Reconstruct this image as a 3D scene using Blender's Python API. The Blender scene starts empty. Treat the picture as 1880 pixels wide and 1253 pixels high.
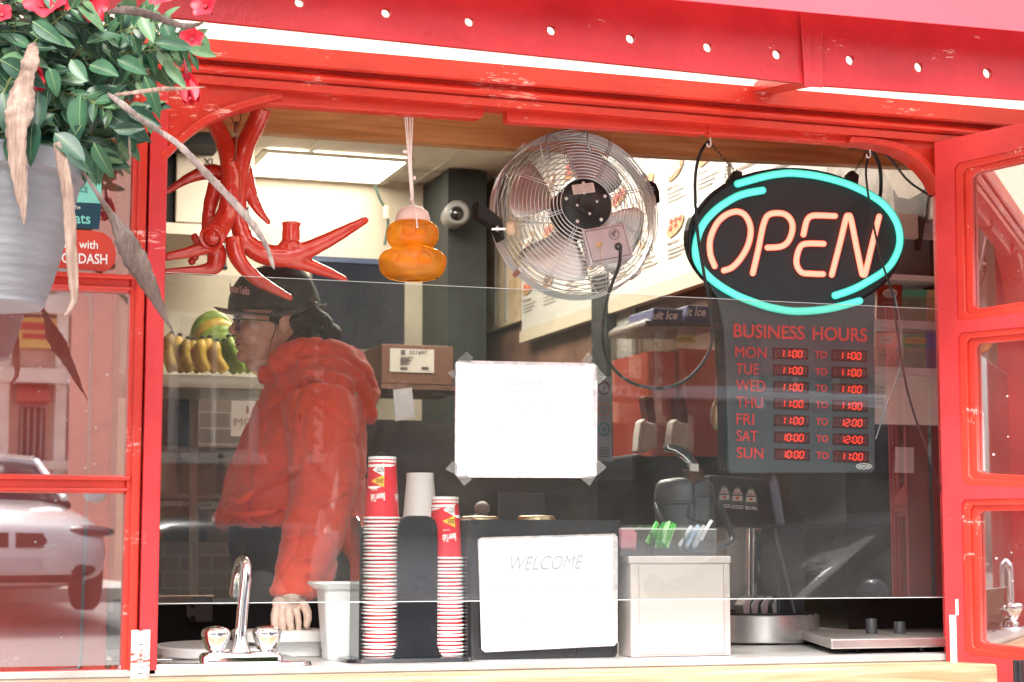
import bpy, bmesh, math, random
from mathutils import Vector, Matrix, noise
random.seed(7)
S = bpy.context.scene
COL = S.collection
PI = math.pi
V = Vector

# ---------------------------------------------------------------- camera
W0, H0, F0 = 1880.0, 1253.0, 3450.0
YAW, PITCH = math.radians(18.6), math.atan(394 / 3450.0)
CAM = V((0, -3.7, 1.25))
FWD = V((math.sin(YAW) * math.cos(PITCH), math.cos(YAW) * math.cos(PITCH), math.sin(PITCH)))
RGT = V((math.cos(YAW), -math.sin(YAW), 0))
UPV = RGT.cross(FWD)
cd = bpy.data.cameras.new('camera')
cam = bpy.data.objects.new('camera', cd)
COL.objects.link(cam)
M3 = Matrix((RGT, UPV, -FWD)).transposed()
cam.matrix_world = Matrix.Translation(CAM) @ M3.to_4x4()
cd.sensor_width = 36.0
cd.lens = F0 / W0 * 36.0
cd.clip_end = 400
cd.clip_start = 0.05
cd.dof.use_dof = True
cd.dof.focus_distance = 3.95
cd.dof.aperture_fstop = 9.0
S.camera = cam

# ---------------------------------------------------------------- world, sun, exposure
SUN_EL, SUN_AZ = math.radians(52), math.radians(200)
w = bpy.data.worlds.new('World'); S.world = w; w.use_nodes = True
nt = w.node_tree
sky = nt.nodes.new('ShaderNodeTexSky'); sky.sky_type = 'NISHITA'; sky.sun_disc = False
sky.sun_elevation = SUN_EL; sky.sun_rotation = SUN_AZ
sky.air_density = 1.0; sky.dust_density = 4.0; sky.ozone_density = 1.0
hs = nt.nodes.new('ShaderNodeHueSaturation'); hs.inputs['Saturation'].default_value = 0.42
nt.links.new(sky.outputs[0], hs.inputs['Color'])
nt.links.new(hs.outputs[0], nt.nodes['Background'].inputs[0])
nt.nodes['Background'].inputs[1].default_value = 0.15
sl = bpy.data.lights.new('sun', 'SUN'); sl.energy = 1.7; sl.angle = math.radians(16); sl.color = (1, .96, .9)
so = bpy.data.objects.new('sun', sl); COL.objects.link(so)
# direction towards the sun: in front of the kiosk (behind the camera), high, a bit to the left
sd = V((-0.28 * math.cos(SUN_EL), -0.96 * math.cos(SUN_EL), math.sin(SUN_EL)))
so.rotation_euler = sd.to_track_quat('Z', 'Y').to_euler()
S.view_settings.view_transform = 'Standard'
S.view_settings.look = 'None'
S.view_settings.exposure = 1.68
S.view_settings.gamma = 1.0

# ---------------------------------------------------------------- pixel rays -> world points on real planes
def ray(px, py):
    return FWD + RGT * ((px - 940.0) / F0) + UPV * ((626.5 - py) / F0)
def P(px, py, Y):
    d = ray(px, py); return CAM + d * ((Y - CAM.y) / d.y)
def PX(px, py, X):
    d = ray(px, py); return CAM + d * ((X - CAM.x) / d.x)
def PZ(px, py, Z):
    d = ray(px, py); return CAM + d * ((Z - CAM.z) / d.z)
def PL(px, py, o, n):
    d = ray(px, py); return CAM + d * ((o - CAM).dot(n) / d.dot(n))
def MM(px, Y):          # metres per pixel near px at depth Y
    return (P(px + 1, 700, Y) - P(px, 700, Y)).length

# ---------------------------------------------------------------- materials
MATS = {}
def mat(name, col=(.5, .5, .5), rough=.5, metal=0., coat=0., vary=0., vscale=8., bump=0., bscale=60., emit=None, es=1.,
        trans=0., ior=1.45, stretch=(1, 1, 1), spec=.5, alpha=1., col2=None, sheen=0., sss=0.):
    if name in MATS: return MATS[name]
    m = bpy.data.materials.new(name); m.use_nodes = True
    n = m.node_tree.nodes; l = m.node_tree.links
    b = n['Principled BSDF']
    b.inputs['Base Color'].default_value = (*col, 1)
    b.inputs['Roughness'].default_value = rough
    b.inputs['Metallic'].default_value = metal
    b.inputs['Coat Weight'].default_value = coat
    b.inputs['Coat Roughness'].default_value = .12
    b.inputs['Specular IOR Level'].default_value = spec
    b.inputs['Transmission Weight'].default_value = trans
    b.inputs['IOR'].default_value = ior
    b.inputs['Alpha'].default_value = alpha
    b.inputs['Sheen Weight'].default_value = sheen
    if sss:
        b.inputs['Subsurface Weight'].default_value = sss
        b.inputs['Subsurface Radius'].default_value = (.012, .005, .003)
    if emit:
        b.inputs['Emission Color'].default_value = (*emit, 1); b.inputs['Emission Strength'].default_value = es
    tc = n.new('ShaderNodeTexCoord'); mp = n.new('ShaderNodeMapping'); mp.inputs['Scale'].default_value = stretch
    l.new(tc.outputs['Object'], mp.inputs[0])
    if vary:
        t = n.new('ShaderNodeTexNoise'); t.inputs['Scale'].default_value = vscale; t.inputs['Detail'].default_value = 6
        t.inputs['Roughness'].default_value = .65
        l.new(mp.outputs[0], t.inputs[0])
        r = n.new('ShaderNodeValToRGB')
        c2 = col2 if col2 else tuple(max(0, c * (1 - vary)) for c in col)
        c1 = col if col2 else tuple(min(1, c * (1 + vary)) for c in col)
        r.color_ramp.elements[0].position = .36; r.color_ramp.elements[1].position = .64
        r.color_ramp.elements[0].color = (*c2, 1); r.color_ramp.elements[1].color = (*c1, 1)
        l.new(t.outputs[0], r.inputs[0]); l.new(r.outputs[0], b.inputs['Base Color'])
        mr = n.new('ShaderNodeMapRange'); mr.inputs[3].default_value = max(.02, rough * .75); mr.inputs[4].default_value = min(1, rough * 1.3)
        l.new(t.outputs[0], mr.inputs[0]); l.new(mr.outputs[0], b.inputs['Roughness'])
    if bump:
        t2 = n.new('ShaderNodeTexNoise'); t2.inputs['Scale'].default_value = bscale; t2.inputs['Detail'].default_value = 4
        l.new(mp.outputs[0], t2.inputs[0])
        bp = n.new('ShaderNodeBump'); bp.inputs['Strength'].default_value = bump; bp.inputs['Distance'].default_value = .004
        l.new(t2.outputs[0], bp.inputs['Height']); l.new(bp.outputs[0], b.inputs['Normal'])
    MATS[name] = m
    return m

def red_paint(name, col, chips=.62, rough=.33, pink=(.8, .42, .38)):
    """thick brushed gloss paint on wood: drips, hairline chips and pale worn streaks"""
    if name in MATS: return MATS[name]
    m = bpy.data.materials.new(name); m.use_nodes = True
    n = m.node_tree.nodes; l = m.node_tree.links; b = n['Principled BSDF']
    tc = n.new('ShaderNodeTexCoord')
    def nz(sc, st, det=5, ro=.6):
        mp = n.new('ShaderNodeMapping'); mp.inputs['Scale'].default_value = st; l.new(tc.outputs['Object'], mp.inputs[0])
        t = n.new('ShaderNodeTexNoise'); t.inputs['Scale'].default_value = sc; t.inputs['Detail'].default_value = det
        t.inputs['Roughness'].default_value = ro; l.new(mp.outputs[0], t.inputs[0]); return t
    a = nz(5, (1, 1, 1)); r = n.new('ShaderNodeValToRGB')
    r.color_ramp.elements[0].position = .3; r.color_ramp.elements[1].position = .7
    r.color_ramp.elements[0].color = (col[0] * .74, col[1] * .7, col[2] * .7, 1)
    r.color_ramp.elements[1].color = (min(1, col[0] * 1.06), col[1] * 1.35, col[2] * 1.3, 1)
    l.new(a.outputs[0], r.inputs[0])
    c = nz(95, (.30, 1, 1.3), 8, .8); big = nz(4.5, (1, 1, 2.2), 3)
    mul = n.new('ShaderNodeMath'); mul.operation = 'MULTIPLY'; l.new(c.outputs[0], mul.inputs[0]); l.new(big.outputs[0], mul.inputs[1])
    th = n.new('ShaderNodeMapRange'); th.inputs[1].default_value = chips * .60; th.inputs[2].default_value = chips * .60 + .02
    l.new(mul.outputs[0], th.inputs[0])
    mx = n.new('ShaderNodeMix'); mx.data_type = 'RGBA'; l.new(th.outputs[0], mx.inputs[0])
    l.new(r.outputs[0], mx.inputs[6]); mx.inputs[7].default_value = (*pink, 1)
    l.new(mx.outputs[2], b.inputs['Base Color'])
    d = nz(170, (1, 1, .8), 3)
    e = nz(14, (1, 1, 1), 3)
    ad = n.new('ShaderNodeMath'); ad.operation = 'ADD'; l.new(d.outputs[0], ad.inputs[0])
    em = n.new('ShaderNodeMath'); em.operation = 'MULTIPLY'; em.inputs[1].default_value = 1.5; l.new(e.outputs[0], em.inputs[0]); l.new(em.outputs[0], ad.inputs[1])
    bp = n.new('ShaderNodeBump'); bp.inputs['Strength'].default_value = .22; bp.inputs['Distance'].default_value = .003
    l.new(ad.outputs[0], bp.inputs['Height']); l.new(bp.outputs[0], b.inputs['Normal'])
    b.inputs['Roughness'].default_value = rough
    b.inputs['Specular IOR Level'].default_value = .55
    MATS[name] = m
    return m

def glass(name, refl=.1, tint=(1, 1, 1), dirt=.0, rough=0.0, spots=0.0, haze=0.0):
    """sheet glass: see-through + mirror reflection rising at grazing angles, with dried drops and dust"""
    if name in MATS: return MATS[name]
    m = bpy.data.materials.new(name); m.use_nodes = True
    n = m.node_tree.nodes; l = m.node_tree.links
    n.remove(n['Principled BSDF']); out = n['Material Output']
    tr = n.new('ShaderNodeBsdfTransparent'); tr.inputs[0].default_value = (*tint, 1)
    gl = n.new('ShaderNodeBsdfGlossy'); gl.inputs['Roughness'].default_value = rough
    lw = n.new('ShaderNodeLayerWeight'); lw.inputs[0].default_value = .5
    mr = n.new('ShaderNodeMapRange'); mr.inputs[3].default_value = refl; mr.inputs[4].default_value = 1.0
    pw = n.new('ShaderNodeMath'); pw.operation = 'POWER'; pw.inputs[1].default_value = 4
    l.new(lw.outputs['Facing'], pw.inputs[0]); l.new(pw.outputs[0], mr.inputs[0])
    mx = n.new('ShaderNodeMixShader'); l.new(mr.outputs[0], mx.inputs[0]); l.new(tr.outputs[0], mx.inputs[1]); l.new(gl.outputs[0], mx.inputs[2])
    last = mx
    if spots or haze:
        tc = n.new('ShaderNodeTexCoord')
        vo = n.new('ShaderNodeTexVoronoi'); vo.inputs['Scale'].default_value = 55; l.new(tc.outputs['Object'], vo.inputs[0])
        sz = n.new('ShaderNodeMath'); sz.operation = 'MULTIPLY'; sz.inputs[1].default_value = .16
        sc = n.new('ShaderNodeSeparateColor'); l.new(vo.outputs['Color'], sc.inputs[0])
        p3 = n.new('ShaderNodeMath'); p3.operation = 'POWER'; p3.inputs[1].default_value = 3.0; l.new(sc.outputs[0], p3.inputs[0]); l.new(p3.outputs[0], sz.inputs[0])
        lt = n.new('ShaderNodeMath'); lt.operation = 'LESS_THAN'; l.new(vo.outputs['Distance'], lt.inputs[0]); l.new(sz.outputs[0], lt.inputs[1])
        gt = n.new('ShaderNodeMath'); gt.operation = 'GREATER_THAN'; l.new(sc.outputs[1], gt.inputs[0]); gt.inputs[1].default_value = 1 - spots
        mm = n.new('ShaderNodeMath'); mm.operation = 'MULTIPLY'; l.new(lt.outputs[0], mm.inputs[0]); l.new(gt.outputs[0], mm.inputs[1])
        sm = n.new('ShaderNodeMath'); sm.operation = 'MULTIPLY'; sm.inputs[1].default_value = .75; l.new(mm.outputs[0], sm.inputs[0])
        nz = n.new('ShaderNodeTexNoise'); nz.inputs['Scale'].default_value = 3.0; nz.inputs['Detail'].default_value = 8; nz.inputs['Roughness'].default_value = .7
        l.new(tc.outputs['Object'], nz.inputs[0])
        hm = n.new('ShaderNodeMapRange'); hm.inputs[1].default_value = .35; hm.inputs[2].default_value = .8; hm.inputs[3].default_value = haze * .4; hm.inputs[4].default_value = haze * 2
        l.new(nz.outputs[0], hm.inputs[0])
        mxm = n.new('ShaderNodeMath'); mxm.operation = 'MAXIMUM'; l.new(sm.outputs[0], mxm.inputs[0]); l.new(hm.outputs[0], mxm.inputs[1])
        df = n.new('ShaderNodeBsdfDiffuse'); df.inputs[0].default_value = (.75, .73, .7, 1)
        m2 = n.new('ShaderNodeMixShader'); l.new(mxm.outputs[0], m2.inputs[0]); l.new(mx.outputs[0], m2.inputs[1]); l.new(df.outputs[0], m2.inputs[2])
        last = m2
    l.new(last.outputs[0], out.inputs[0])
    MATS[name] = m
    return m

def wood(name, c1, c2, axis='X', rough=.5, scale=1.):
    if name in MATS: return MATS[name]
    m = mat(name, c1, rough); n = m.node_tree.nodes; l = m.node_tree.links; b = n['Principled BSDF']
    tc = n.new('ShaderNodeTexCoord'); mp = n.new('ShaderNodeMapping')
    mp.inputs['Scale'].default_value = {'X': (.8 * scale, 12 * scale, 14 * scale), 'Z': (12 * scale, 12 * scale, .9 * scale)}[axis]
    l.new(tc.outputs['Object'], mp.inputs[0])
    t = n.new('ShaderNodeTexNoise'); t.inputs['Scale'].default_value = 3; t.inputs['Detail'].default_value = 8; t.inputs['Distortion'].default_value = 1.6
    l.new(mp.outputs[0], t.inputs[0])
    r = n.new('ShaderNodeValToRGB'); r.color_ramp.elements[0].position = .34; r.color_ramp.elements[1].position = .68
    r.color_ramp.elements[0].color = (*c2, 1); r.color_ramp.elements[1].color = (*c1, 1)
    l.new(t.outputs[0], r.inputs[0]); l.new(r.outputs[0], b.inputs['Base Color'])
    bp = n.new('ShaderNodeBump'); bp.inputs['Strength'].default_value = .15; bp.inputs['Distance'].default_value = .002
    l.new(t.outputs[0], bp.inputs['Height']); l.new(bp.outputs[0], b.inputs['Normal'])
    return m

# ---------------------------------------------------------------- object bookkeeping
def tag(o, label=None, cat=None, group=None, kind=None):
    if label: o['label'] = label
    if cat: o['category'] = cat
    if group: o['group'] = group
    if kind: o['kind'] = kind
    return o
def thing(name, label, cat, loc=(0, 0, 0), group=None):
    o = bpy.data.objects.new(name, None); o.empty_display_size = .05
    o.location = loc; COL.objects.link(o)
    return tag(o, label, cat, group)
WM = {}
def adopt(o, parent):
    if parent is not None:
        o.parent = parent
        if parent.type == 'EMPTY':
            o.matrix_parent_inverse = Matrix.Translation(parent.location).inverted()
def copy_thing(root, delta, label=None, group=None, tilt=None):
    r = root.copy(); COL.objects.link(r); r.location = root.location + V(delta)
    if tilt: r.rotation_euler = tilt
    if label: r['label'] = label
    if group: r['group'] = group
    for c in [x for x in root.children]:
        k = c.copy(); COL.objects.link(k); mi = c.matrix_parent_inverse.copy(); k.parent = r; k.matrix_parent_inverse = mi
        for g in [x for x in c.children]:
            q = g.copy(); COL.objects.link(q); q.parent = k
    return r

TXT = {}
def text_mesh(s, bold=0.0, shear=0.0, spacing=1.0):
    key = (s, bold, shear, spacing)
    if key in TXT: return TXT[key]
    c = bpy.data.curves.new('lettering', 'FONT'); c.body = s; c.offset = bold; c.shear = shear; c.space_character = spacing
    c.resolution_u = 4; c.align_x = 'CENTER'
    o = bpy.data.objects.new('lettering', c); COL.objects.link(o)
    dg = bpy.context.evaluated_depsgraph_get(); dg.update()
    me = bpy.data.meshes.new_from_object(o.evaluated_get(dg))
    vs = [v.co.copy() for v in me.vertices]; fs = [list(p.vertices) for p in me.polygons]
    bpy.data.objects.remove(o); bpy.data.curves.remove(c); bpy.data.meshes.remove(me)
    if not vs: TXT[key] = ([], []); return TXT[key]
    x0 = min(v.x for v in vs); x1 = max(v.x for v in vs); y0 = min(v.y for v in vs); y1 = max(v.y for v in vs)
    uv = [((v.x - x0) / max(1e-6, x1 - x0), (v.y - y0) / max(1e-6, y1 - y0)) for v in vs]
    TXT[key] = (uv, fs)
    return TXT[key]

def crom(pts, n=6):
    """Catmull-Rom through points (any tuples of floats)"""
    out = []
    m = len(pts)
    for i in range(m - 1):
        p0 = pts[max(0, i - 1)]; p1 = pts[i]; p2 = pts[i + 1]; p3 = pts[min(m - 1, i + 2)]
        for k in range(n):
            t = k / n
            out.append(tuple(.5 * ((2 * b) + (-a + c) * t + (2 * a - 5 * b + 4 * c - d) * t * t + (-a + 3 * b - 3 * c + d) * t ** 3)
                             for a, b, c, d in zip(p0, p1, p2, p3)))
    out.append(tuple(pts[-1]))
    return out

class B:
    def __init__(s): s.v = []; s.f = []
    def add(s, vs, fs):
        k = len(s.v); s.v += [V(v) for v in vs]; s.f += [[i + k for i in f] for f in fs]; return s
    def box(s, x0, x1, y0, y1, z0, z1):
        return s.add([(x, y, z) for x in (x0, x1) for y in (y0, y1) for z in (z0, z1)],
                     [(0, 1, 3, 2), (4, 6, 7, 5), (0, 4, 5, 1), (2, 3, 7, 6), (0, 2, 6, 4), (1, 5, 7, 3)])
    def obox(s, c, size, R=None):
        R = R or Matrix.Identity(3); c = V(c)
        vs = [c + R @ V((x * size[0] / 2, y * size[1] / 2, z * size[2] / 2)) for x in (-1, 1) for y in (-1, 1) for z in (-1, 1)]
        return s.add(vs, [(0, 1, 3, 2), (4, 6, 7, 5), (0, 4, 5, 1), (2, 3, 7, 6), (0, 2, 6, 4), (1, 5, 7, 3)])
    def prism(s, pts, ext):
        n = len(pts); e = V(ext); pts = [V(p) for p in pts]
        return s.add(pts + [p + e for p in pts], [list(range(n)), list(range(2 * n - 1, n - 1, -1))] +
                     [(i, i + n, (i + 1) % n + n, (i + 1) % n) for i in range(n)])
    def px(s, pts, Y, th):
        """polygon given by image points on the plane at depth Y, thickness th away from the camera"""
        return s.prism([P(a, b, Y) for a, b in pts], (0, th, 0))
    def loft(s, rings, caps=True, closed=False):
        n = len(rings[0]); vs = [p for r in rings for p in r]; fs = []
        m = len(rings)
        for i in range(m if closed else m - 1):
            j = (i + 1) % m
            for k in range(n):
                fs.append((i * n + k, i * n + (k + 1) % n, j * n + (k + 1) % n, j * n + k))
        if caps and not closed:
            fs.append(list(range(n - 1, -1, -1))); fs.append([(m - 1) * n + k for k in range(n)])
        return s.add(vs, fs)
    def tube(s, pts, r, seg=10, smooth=0, closed=False, caps=True, flat=1.0):
        pts = [V(p) for p in pts]
        rs = list(r) if hasattr(r, '__len__') else [r] * len(pts)
        if smooth:
            q = crom([(*p, rr) for p, rr in zip(pts, rs)], smooth); pts = [V(a[:3]) for a in q]; rs = [a[3] for a in q]
        n = len(pts); rings = []; up = None
        for i in range(n):
            if closed: t = pts[(i + 1) % n] - pts[i - 1]
            else: t = pts[min(n - 1, i + 1)] - pts[max(0, i - 1)]
            if t.length < 1e-9: t = V((0, 0, 1))
            t.normalize()
            if up is None:
                up = V((0, 0, 1)) if abs(t.z) < .9 else V((0, 1, 0))
            up = (up - t * up.dot(t))
            if up.length < 1e-6: up = t.orthogonal()
            up.normalize(); sd_ = t.cross(up)
            rings.append([pts[i] + (up * math.cos(2 * PI * k / seg) + sd_ * math.sin(2 * PI * k / seg) * flat) * rs[i] for k in range(seg)])
        return s.loft(rings, caps, closed)
    def lathe(s, prof, o, axis=(0, 0, 1), seg=32, caps=True, sx=1.0):
        o = V(o); a = V(axis).normalized(); u = a.orthogonal().normalized()
        if abs(a.z) > .99: u = V((1, 0, 0))
        v = a.cross(u)
        rings = [[o + a * h + (u * math.cos(2 * PI * k / seg) * sx + v * math.sin(2 * PI * k / seg)) * r for k in range(seg)] for r, h in prof]
        return s.loft(rings, caps)
    def ball(s, c, r, R=None, seg=20, rings=12):
        c = V(c); r = r if hasattr(r, '__len__') else (r, r, r); R = R or Matrix.Identity(3)
        rg = []
        for i in range(rings + 1):
            a = -PI / 2 + PI * i / rings; ca = max(.002, math.cos(a))
            rg.append([c + R @ V((r[0] * ca * math.cos(2 * PI * k / seg), r[1] * ca * math.sin(2 * PI * k / seg), r[2] * math.sin(a))) for k in range(seg)])
        return s.loft(rg, True)
    def text(s, t, tl, tr, br, bl, bold=.0, shear=0., mirror=False, flip=False, spacing=1.0):
        uv, fs = text_mesh(t, bold, shear, spacing)
        vs = []
        for u, v in uv:
            if mirror: u = 1 - u
            if flip: v = 1 - v
            top = tl.lerp(tr, u); bot = bl.lerp(br, u); vs.append(bot.lerp(top, v))
        return s.add(vs, fs)
    def ptext(s, t, x0, y0, x1, y1, Y, dy0=0., dy1=0., **k):
        """text filling the image box x0..x1, y0..y1 on the plane at depth Y; dy shifts the right end down"""
        return s.text(t, P(x0, y0, Y), P(x1, y0 + dy1, Y), P(x1, y1 + dy1, Y), P(x0, y1, Y), **k)
    def build(s, name, m, parent=None, smooth=False, bevel=0., bseg=2, label=None, sub=0, solid=0, autos=None):
        me = bpy.data.meshes.new(name); me.from_pydata([tuple(v) for v in s.v], [], s.f); me.validate()
        bm = bmesh.new(); bm.from_mesh(me); bmesh.ops.recalc_face_normals(bm, faces=bm.faces)
        bm.to_mesh(me); bm.free()
        me.materials.append(m)
        if smooth:
            for p in me.polygons: p.use_smooth = True
            if autos is not None:
                me.set_sharp_from_angle(angle=math.radians(autos))
            else:
                me.set_sharp_from_angle(angle=math.radians(50))
        o = bpy.data.objects.new(name, me); COL.objects.link(o)
        if solid:
            md = o.modifiers.new('s', 'SOLIDIFY'); md.thickness = solid; md.offset = 0
        if sub:
            md = o.modifiers.new('u', 'SUBSURF'); md.levels = sub; md.render_levels = sub
        if bevel:
            md = o.modifiers.new('b', 'BEVEL'); md.width = bevel; md.segments = bseg; md.limit_method = 'ANGLE'; md.angle_limit = math.radians(40)
            md.harden_normals = False
        adopt(o, parent)
        if label: o['label'] = label
        return o

def remesh(b, voxel, sm=4, disp=None, fac=.5):
    """melt the collected shapes into one continuous surface"""
    me = bpy.data.meshes.new('melt'); me.from_pydata([tuple(v) for v in b.v], [], b.f)
    bm = bmesh.new(); bm.from_mesh(me); bmesh.ops.recalc_face_normals(bm, faces=bm.faces); bm.to_mesh(me); bm.free()
    o = bpy.data.objects.new('melt', me); COL.objects.link(o)
    md = o.modifiers.new('r', 'REMESH'); md.mode = 'VOXEL'; md.voxel_size = voxel
    ms = o.modifiers.new('s', 'SMOOTH'); ms.factor = fac; ms.iterations = sm
    dg = bpy.context.evaluated_depsgraph_get(); dg.update()
    r = bpy.data.meshes.new_from_object(o.evaluated_get(dg))
    bpy.data.objects.remove(o); bpy.data.meshes.remove(me)
    if disp:
        co = [v.co.copy() for v in r.vertices]; no = [v.normal.copy() for v in r.vertices]
        for v, c, nn in zip(r.vertices, co, no): v.co = c + nn * disp(c, nn)
    for p in r.polygons: p.use_smooth = True
    return r
def put(me, name, m, parent=None, label=None):
    me.materials.clear(); me.materials.append(m); me.name = name
    o = bpy.data.objects.new(name, me); COL.objects.link(o); adopt(o, parent)
    if label: o['label'] = label
    return o
def sheet(name, outer, holes, Y0, Y1, m, parent=None, bevel=0.):
    """plate between depths Y0 and Y1 with real openings; loops are lists of (x, z)"""
    c = bpy.data.curves.new(name, 'CURVE'); c.dimensions = '2D'; c.fill_mode = 'BOTH'; c.extrude = abs(Y1 - Y0) / 2; c.bevel_depth = bevel; c.resolution_u = 1
    for lp in [outer] + holes:
        sp = c.splines.new('POLY'); sp.points.add(len(lp) - 1); sp.use_cyclic_u = True
        for p, q in zip(sp.points, lp): p.co = (q[0], q[1], 0, 1)
    o = bpy.data.objects.new(name, c); COL.objects.link(o)
    dg = bpy.context.evaluated_depsgraph_get(); dg.update()
    me = bpy.data.meshes.new_from_object(o.evaluated_get(dg))
    bpy.data.objects.remove(o)
    ym = (Y0 + Y1) / 2
    for v in me.vertices: v.co = V((v.co.x, ym - v.co.z, v.co.y))
    me.materials.clear(); me.materials.append(m)
    o = bpy.data.objects.new(name, me); COL.objects.link(o); adopt(o, parent)
    return o
def xz(px, py, Y):
    p = P(px, py, Y); return (p.x, p.z)

# ================================================================ materials used all over
RED = red_paint('red_gloss_paint', (.60, .027, .014))
REDP = red_paint('weathered_red_paint', (.62, .028, .034), chips=.625, rough=.42)
REDC = red_paint('worn_red_paint', (.62, .029, .016), chips=.57, rough=.35)
HINGEW = red_paint('chipped_white_paint', (.70, .66, .64), chips=.50, rough=.45, pink=(.55, .05, .04))
STEEL = mat('brushed_steel', (.62, .60, .58), .28, 1, vary=.08, vscale=3, stretch=(1, 30, 30), bump=.05, bscale=40)
CHROME = mat('chrome', (.86, .86, .87), .05, 1)
BLACKP = mat('black_plastic', (.018, .019, .022), .38, vary=.2, vscale=30, bump=.1, bscale=300)
BLACKM = mat('black_matte', (.012, .012, .013), .7)
DARKG = mat('dark_grey_plastic', (.035, .037, .042), .5, vary=.1, vscale=12)
WHITEP = mat('white_paper', (.86, .86, .85), .6)
CREAM = mat('cream_wall_paint', (.50, .43, .33), .7, vary=.06, vscale=2, bump=.1, bscale=120)
SILL = wood('pale_sill_wood', (.52, .38, .24), (.30, .19, .10))
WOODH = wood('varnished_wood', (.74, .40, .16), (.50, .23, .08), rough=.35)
GLASSF = glass('screen_glass', refl=.085, tint=(.93, .95, .94), spots=.42, haze=.012)
GLASSW = glass('window_glass', refl=.40, tint=(.95, .95, .95), spots=.2, haze=.01)
GLASSL = glass('leaf_glass', refl=.50, tint=(.92, .93, .93), spots=.2, haze=.02)

FLOOR_Z = .28
ZC = P(1000, 1216, 0).z           # counter top
XR = 2.6                          # inner face of the right-hand wall
XL = -.75
YB = 4.4
CEIL = PZ
d_ = ray(600, 335); zc_ = CAM.z + d_.z * ((YB - CAM.y) / d_.y)
ZCE = zc_ + .02                   # ceiling height

def X7(px, Y=0., y=700): return P(px, y, Y).x
def Z7(py, px=1000, Y=0.): return P(px, py, Y).z

# ================================================================ the kiosk shell
kiosk = thing('food_kiosk', 'red painted wooden food kiosk with a wide serving hatch and open casements', 'kiosk', (.6, 0, 0))
ZB = ZC - .012
ztop_l = Z7(134, 1100, -.03); zbot_l = Z7(213, 1100)
# posts
b = B(); xa, xb = X7(266), X7(299); b.box(xa, xb, -.004, .09, ZB, zbot_l + .05); b.build('post', REDP, kiosk, bevel=.004)
b = B(); xr0 = P(1719, 700, .09).x; b.box(xr0, xr0 + .05, .0, .09, ZB, zbot_l + .05); b.build('post', REDP, kiosk, bevel=.004)
# lintel: stepped moulding run along the front
XA, XE = -.90, X7(2150)
def zz(py, Y=0.): return Z7(py, 1100, Y)
prof = [(-.03, ztop_l), (-.03, zz(165, -.03)), (-.024, zz(168, -.03)), (-.012, zz(170, -.012)), (-.004, zz(174)), (-.004, zz(178)), (-.018, zz(180, -.018)),
        (-.024, zz(184, -.02)), (-.024, zz(189, -.02)), (-.016, zz(193, -.016)), (-.006, zz(195)), (-.006, zz(198)), (-.012, zz(200)), (-.012, zz(211, -.012)), (-.006, zz(213)),
        (.05, zz(213)), (.05, ztop_l)]
b = B(); b.loft([[V((XA, y, z)) for y, z in prof], [V((XE, y, z)) for y, z in prof]])
lint = b.build('lintel', REDC, kiosk, smooth=True, autos=30)
# stop strips under the lintel, with the gap where the wood shows
def strip(x0, x1, yb0, yb1, ends=(6, 6), Y=.012):
    b = B(); t0 = 212 + (x0 - 1100) * .0757 - 6; t1 = 212 + (x1 - 1100) * .0757 - 6
    b.px([(x0, t0), (x1, t1), (x1, yb1 - ends[1]), (x1 - ends[1], yb1), (x0 + ends[0], yb0), (x0, yb0 - ends[0])], Y, .035)
    return b.build('stop_strip', REDC, kiosk, bevel=.004)
strip(470, 889, 191, 218); strip(931, 1300, 224, 247); strip(1300.5, 1625, 247, 268)
# arched corner pieces
b = B(); arcL = [(500, 186), (478, 191), (455, 197), (430, 205), (405, 215), (380, 227), (358, 242), (338, 259), (320, 277), (300, 296)]
b.px([(296, 150), (520, 166), (520, 180)] + arcL + [(296, 300)], .002, .06); b.build('arched_corner', RED, kiosk, bevel=.002)
b = B(); inn = [(x - 5, y - 13) for x, y in arcL]; b.px(arcL + inn[::-1], -.006, .03); b.build('arch_trim', REDC, kiosk, bevel=.003)
b = B(); arcR = [(1560, 261), (1590, 263), (1620, 267), (1645, 273), (1665, 281), (1685, 293), (1702, 308), (1716, 325), (1730, 350)]
b.px([(1560, 238), (1745, 250), (1745, 352)] + arcR[::-1], .002, .06); b.build('arched_corner', RED, kiosk, bevel=.002)
b = B(); inn = [(x + 5, y - 12) for x, y in arcR]; b.px(arcR + inn[::-1], -.006, .03); b.build('arch_trim', REDC, kiosk, bevel=.003)
# front wall beyond the right-hand post, wall under the sill and above the lintel, left end
b = B(); b.box(xr0 + .052, XE, .0, .10, ZB, zbot_l + .002); b.box(XA, XE, .012, .06, .0, ZB - .06); b.box(XA, XE, .012, .06, ztop_l + .002, ZCE + .2)
for k in range(24): b.box(XA + .15 * k, XA + .15 * k + .008, .006, .0118, .0, ZB - .062)
b.build('front_wall', RED, kiosk)
b = B(); b.box(-.90, -.815, .062, YB + .12, .0, ZCE + .2); b.box(-.90, -.80, -.004, .0615, ZB, zbot_l + .002); b.box(-.814, XR + .12, YB + .065, YB + .12, .0, ZCE + .2); b.build('side_wall', RED, kiosk)
b = B(); b.box(XR + .062, XR + .12, .102, YB + .064, .0, ZCE + .2); b.build('side_wall', RED, kiosk)
b = B(); b.box(-.95, XR + .2, .062, YB + .2, ZCE + .201, ZCE + .26); b.build('roof', mat('roof_felt', (.08, .08, .085), .9), kiosk)
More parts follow.
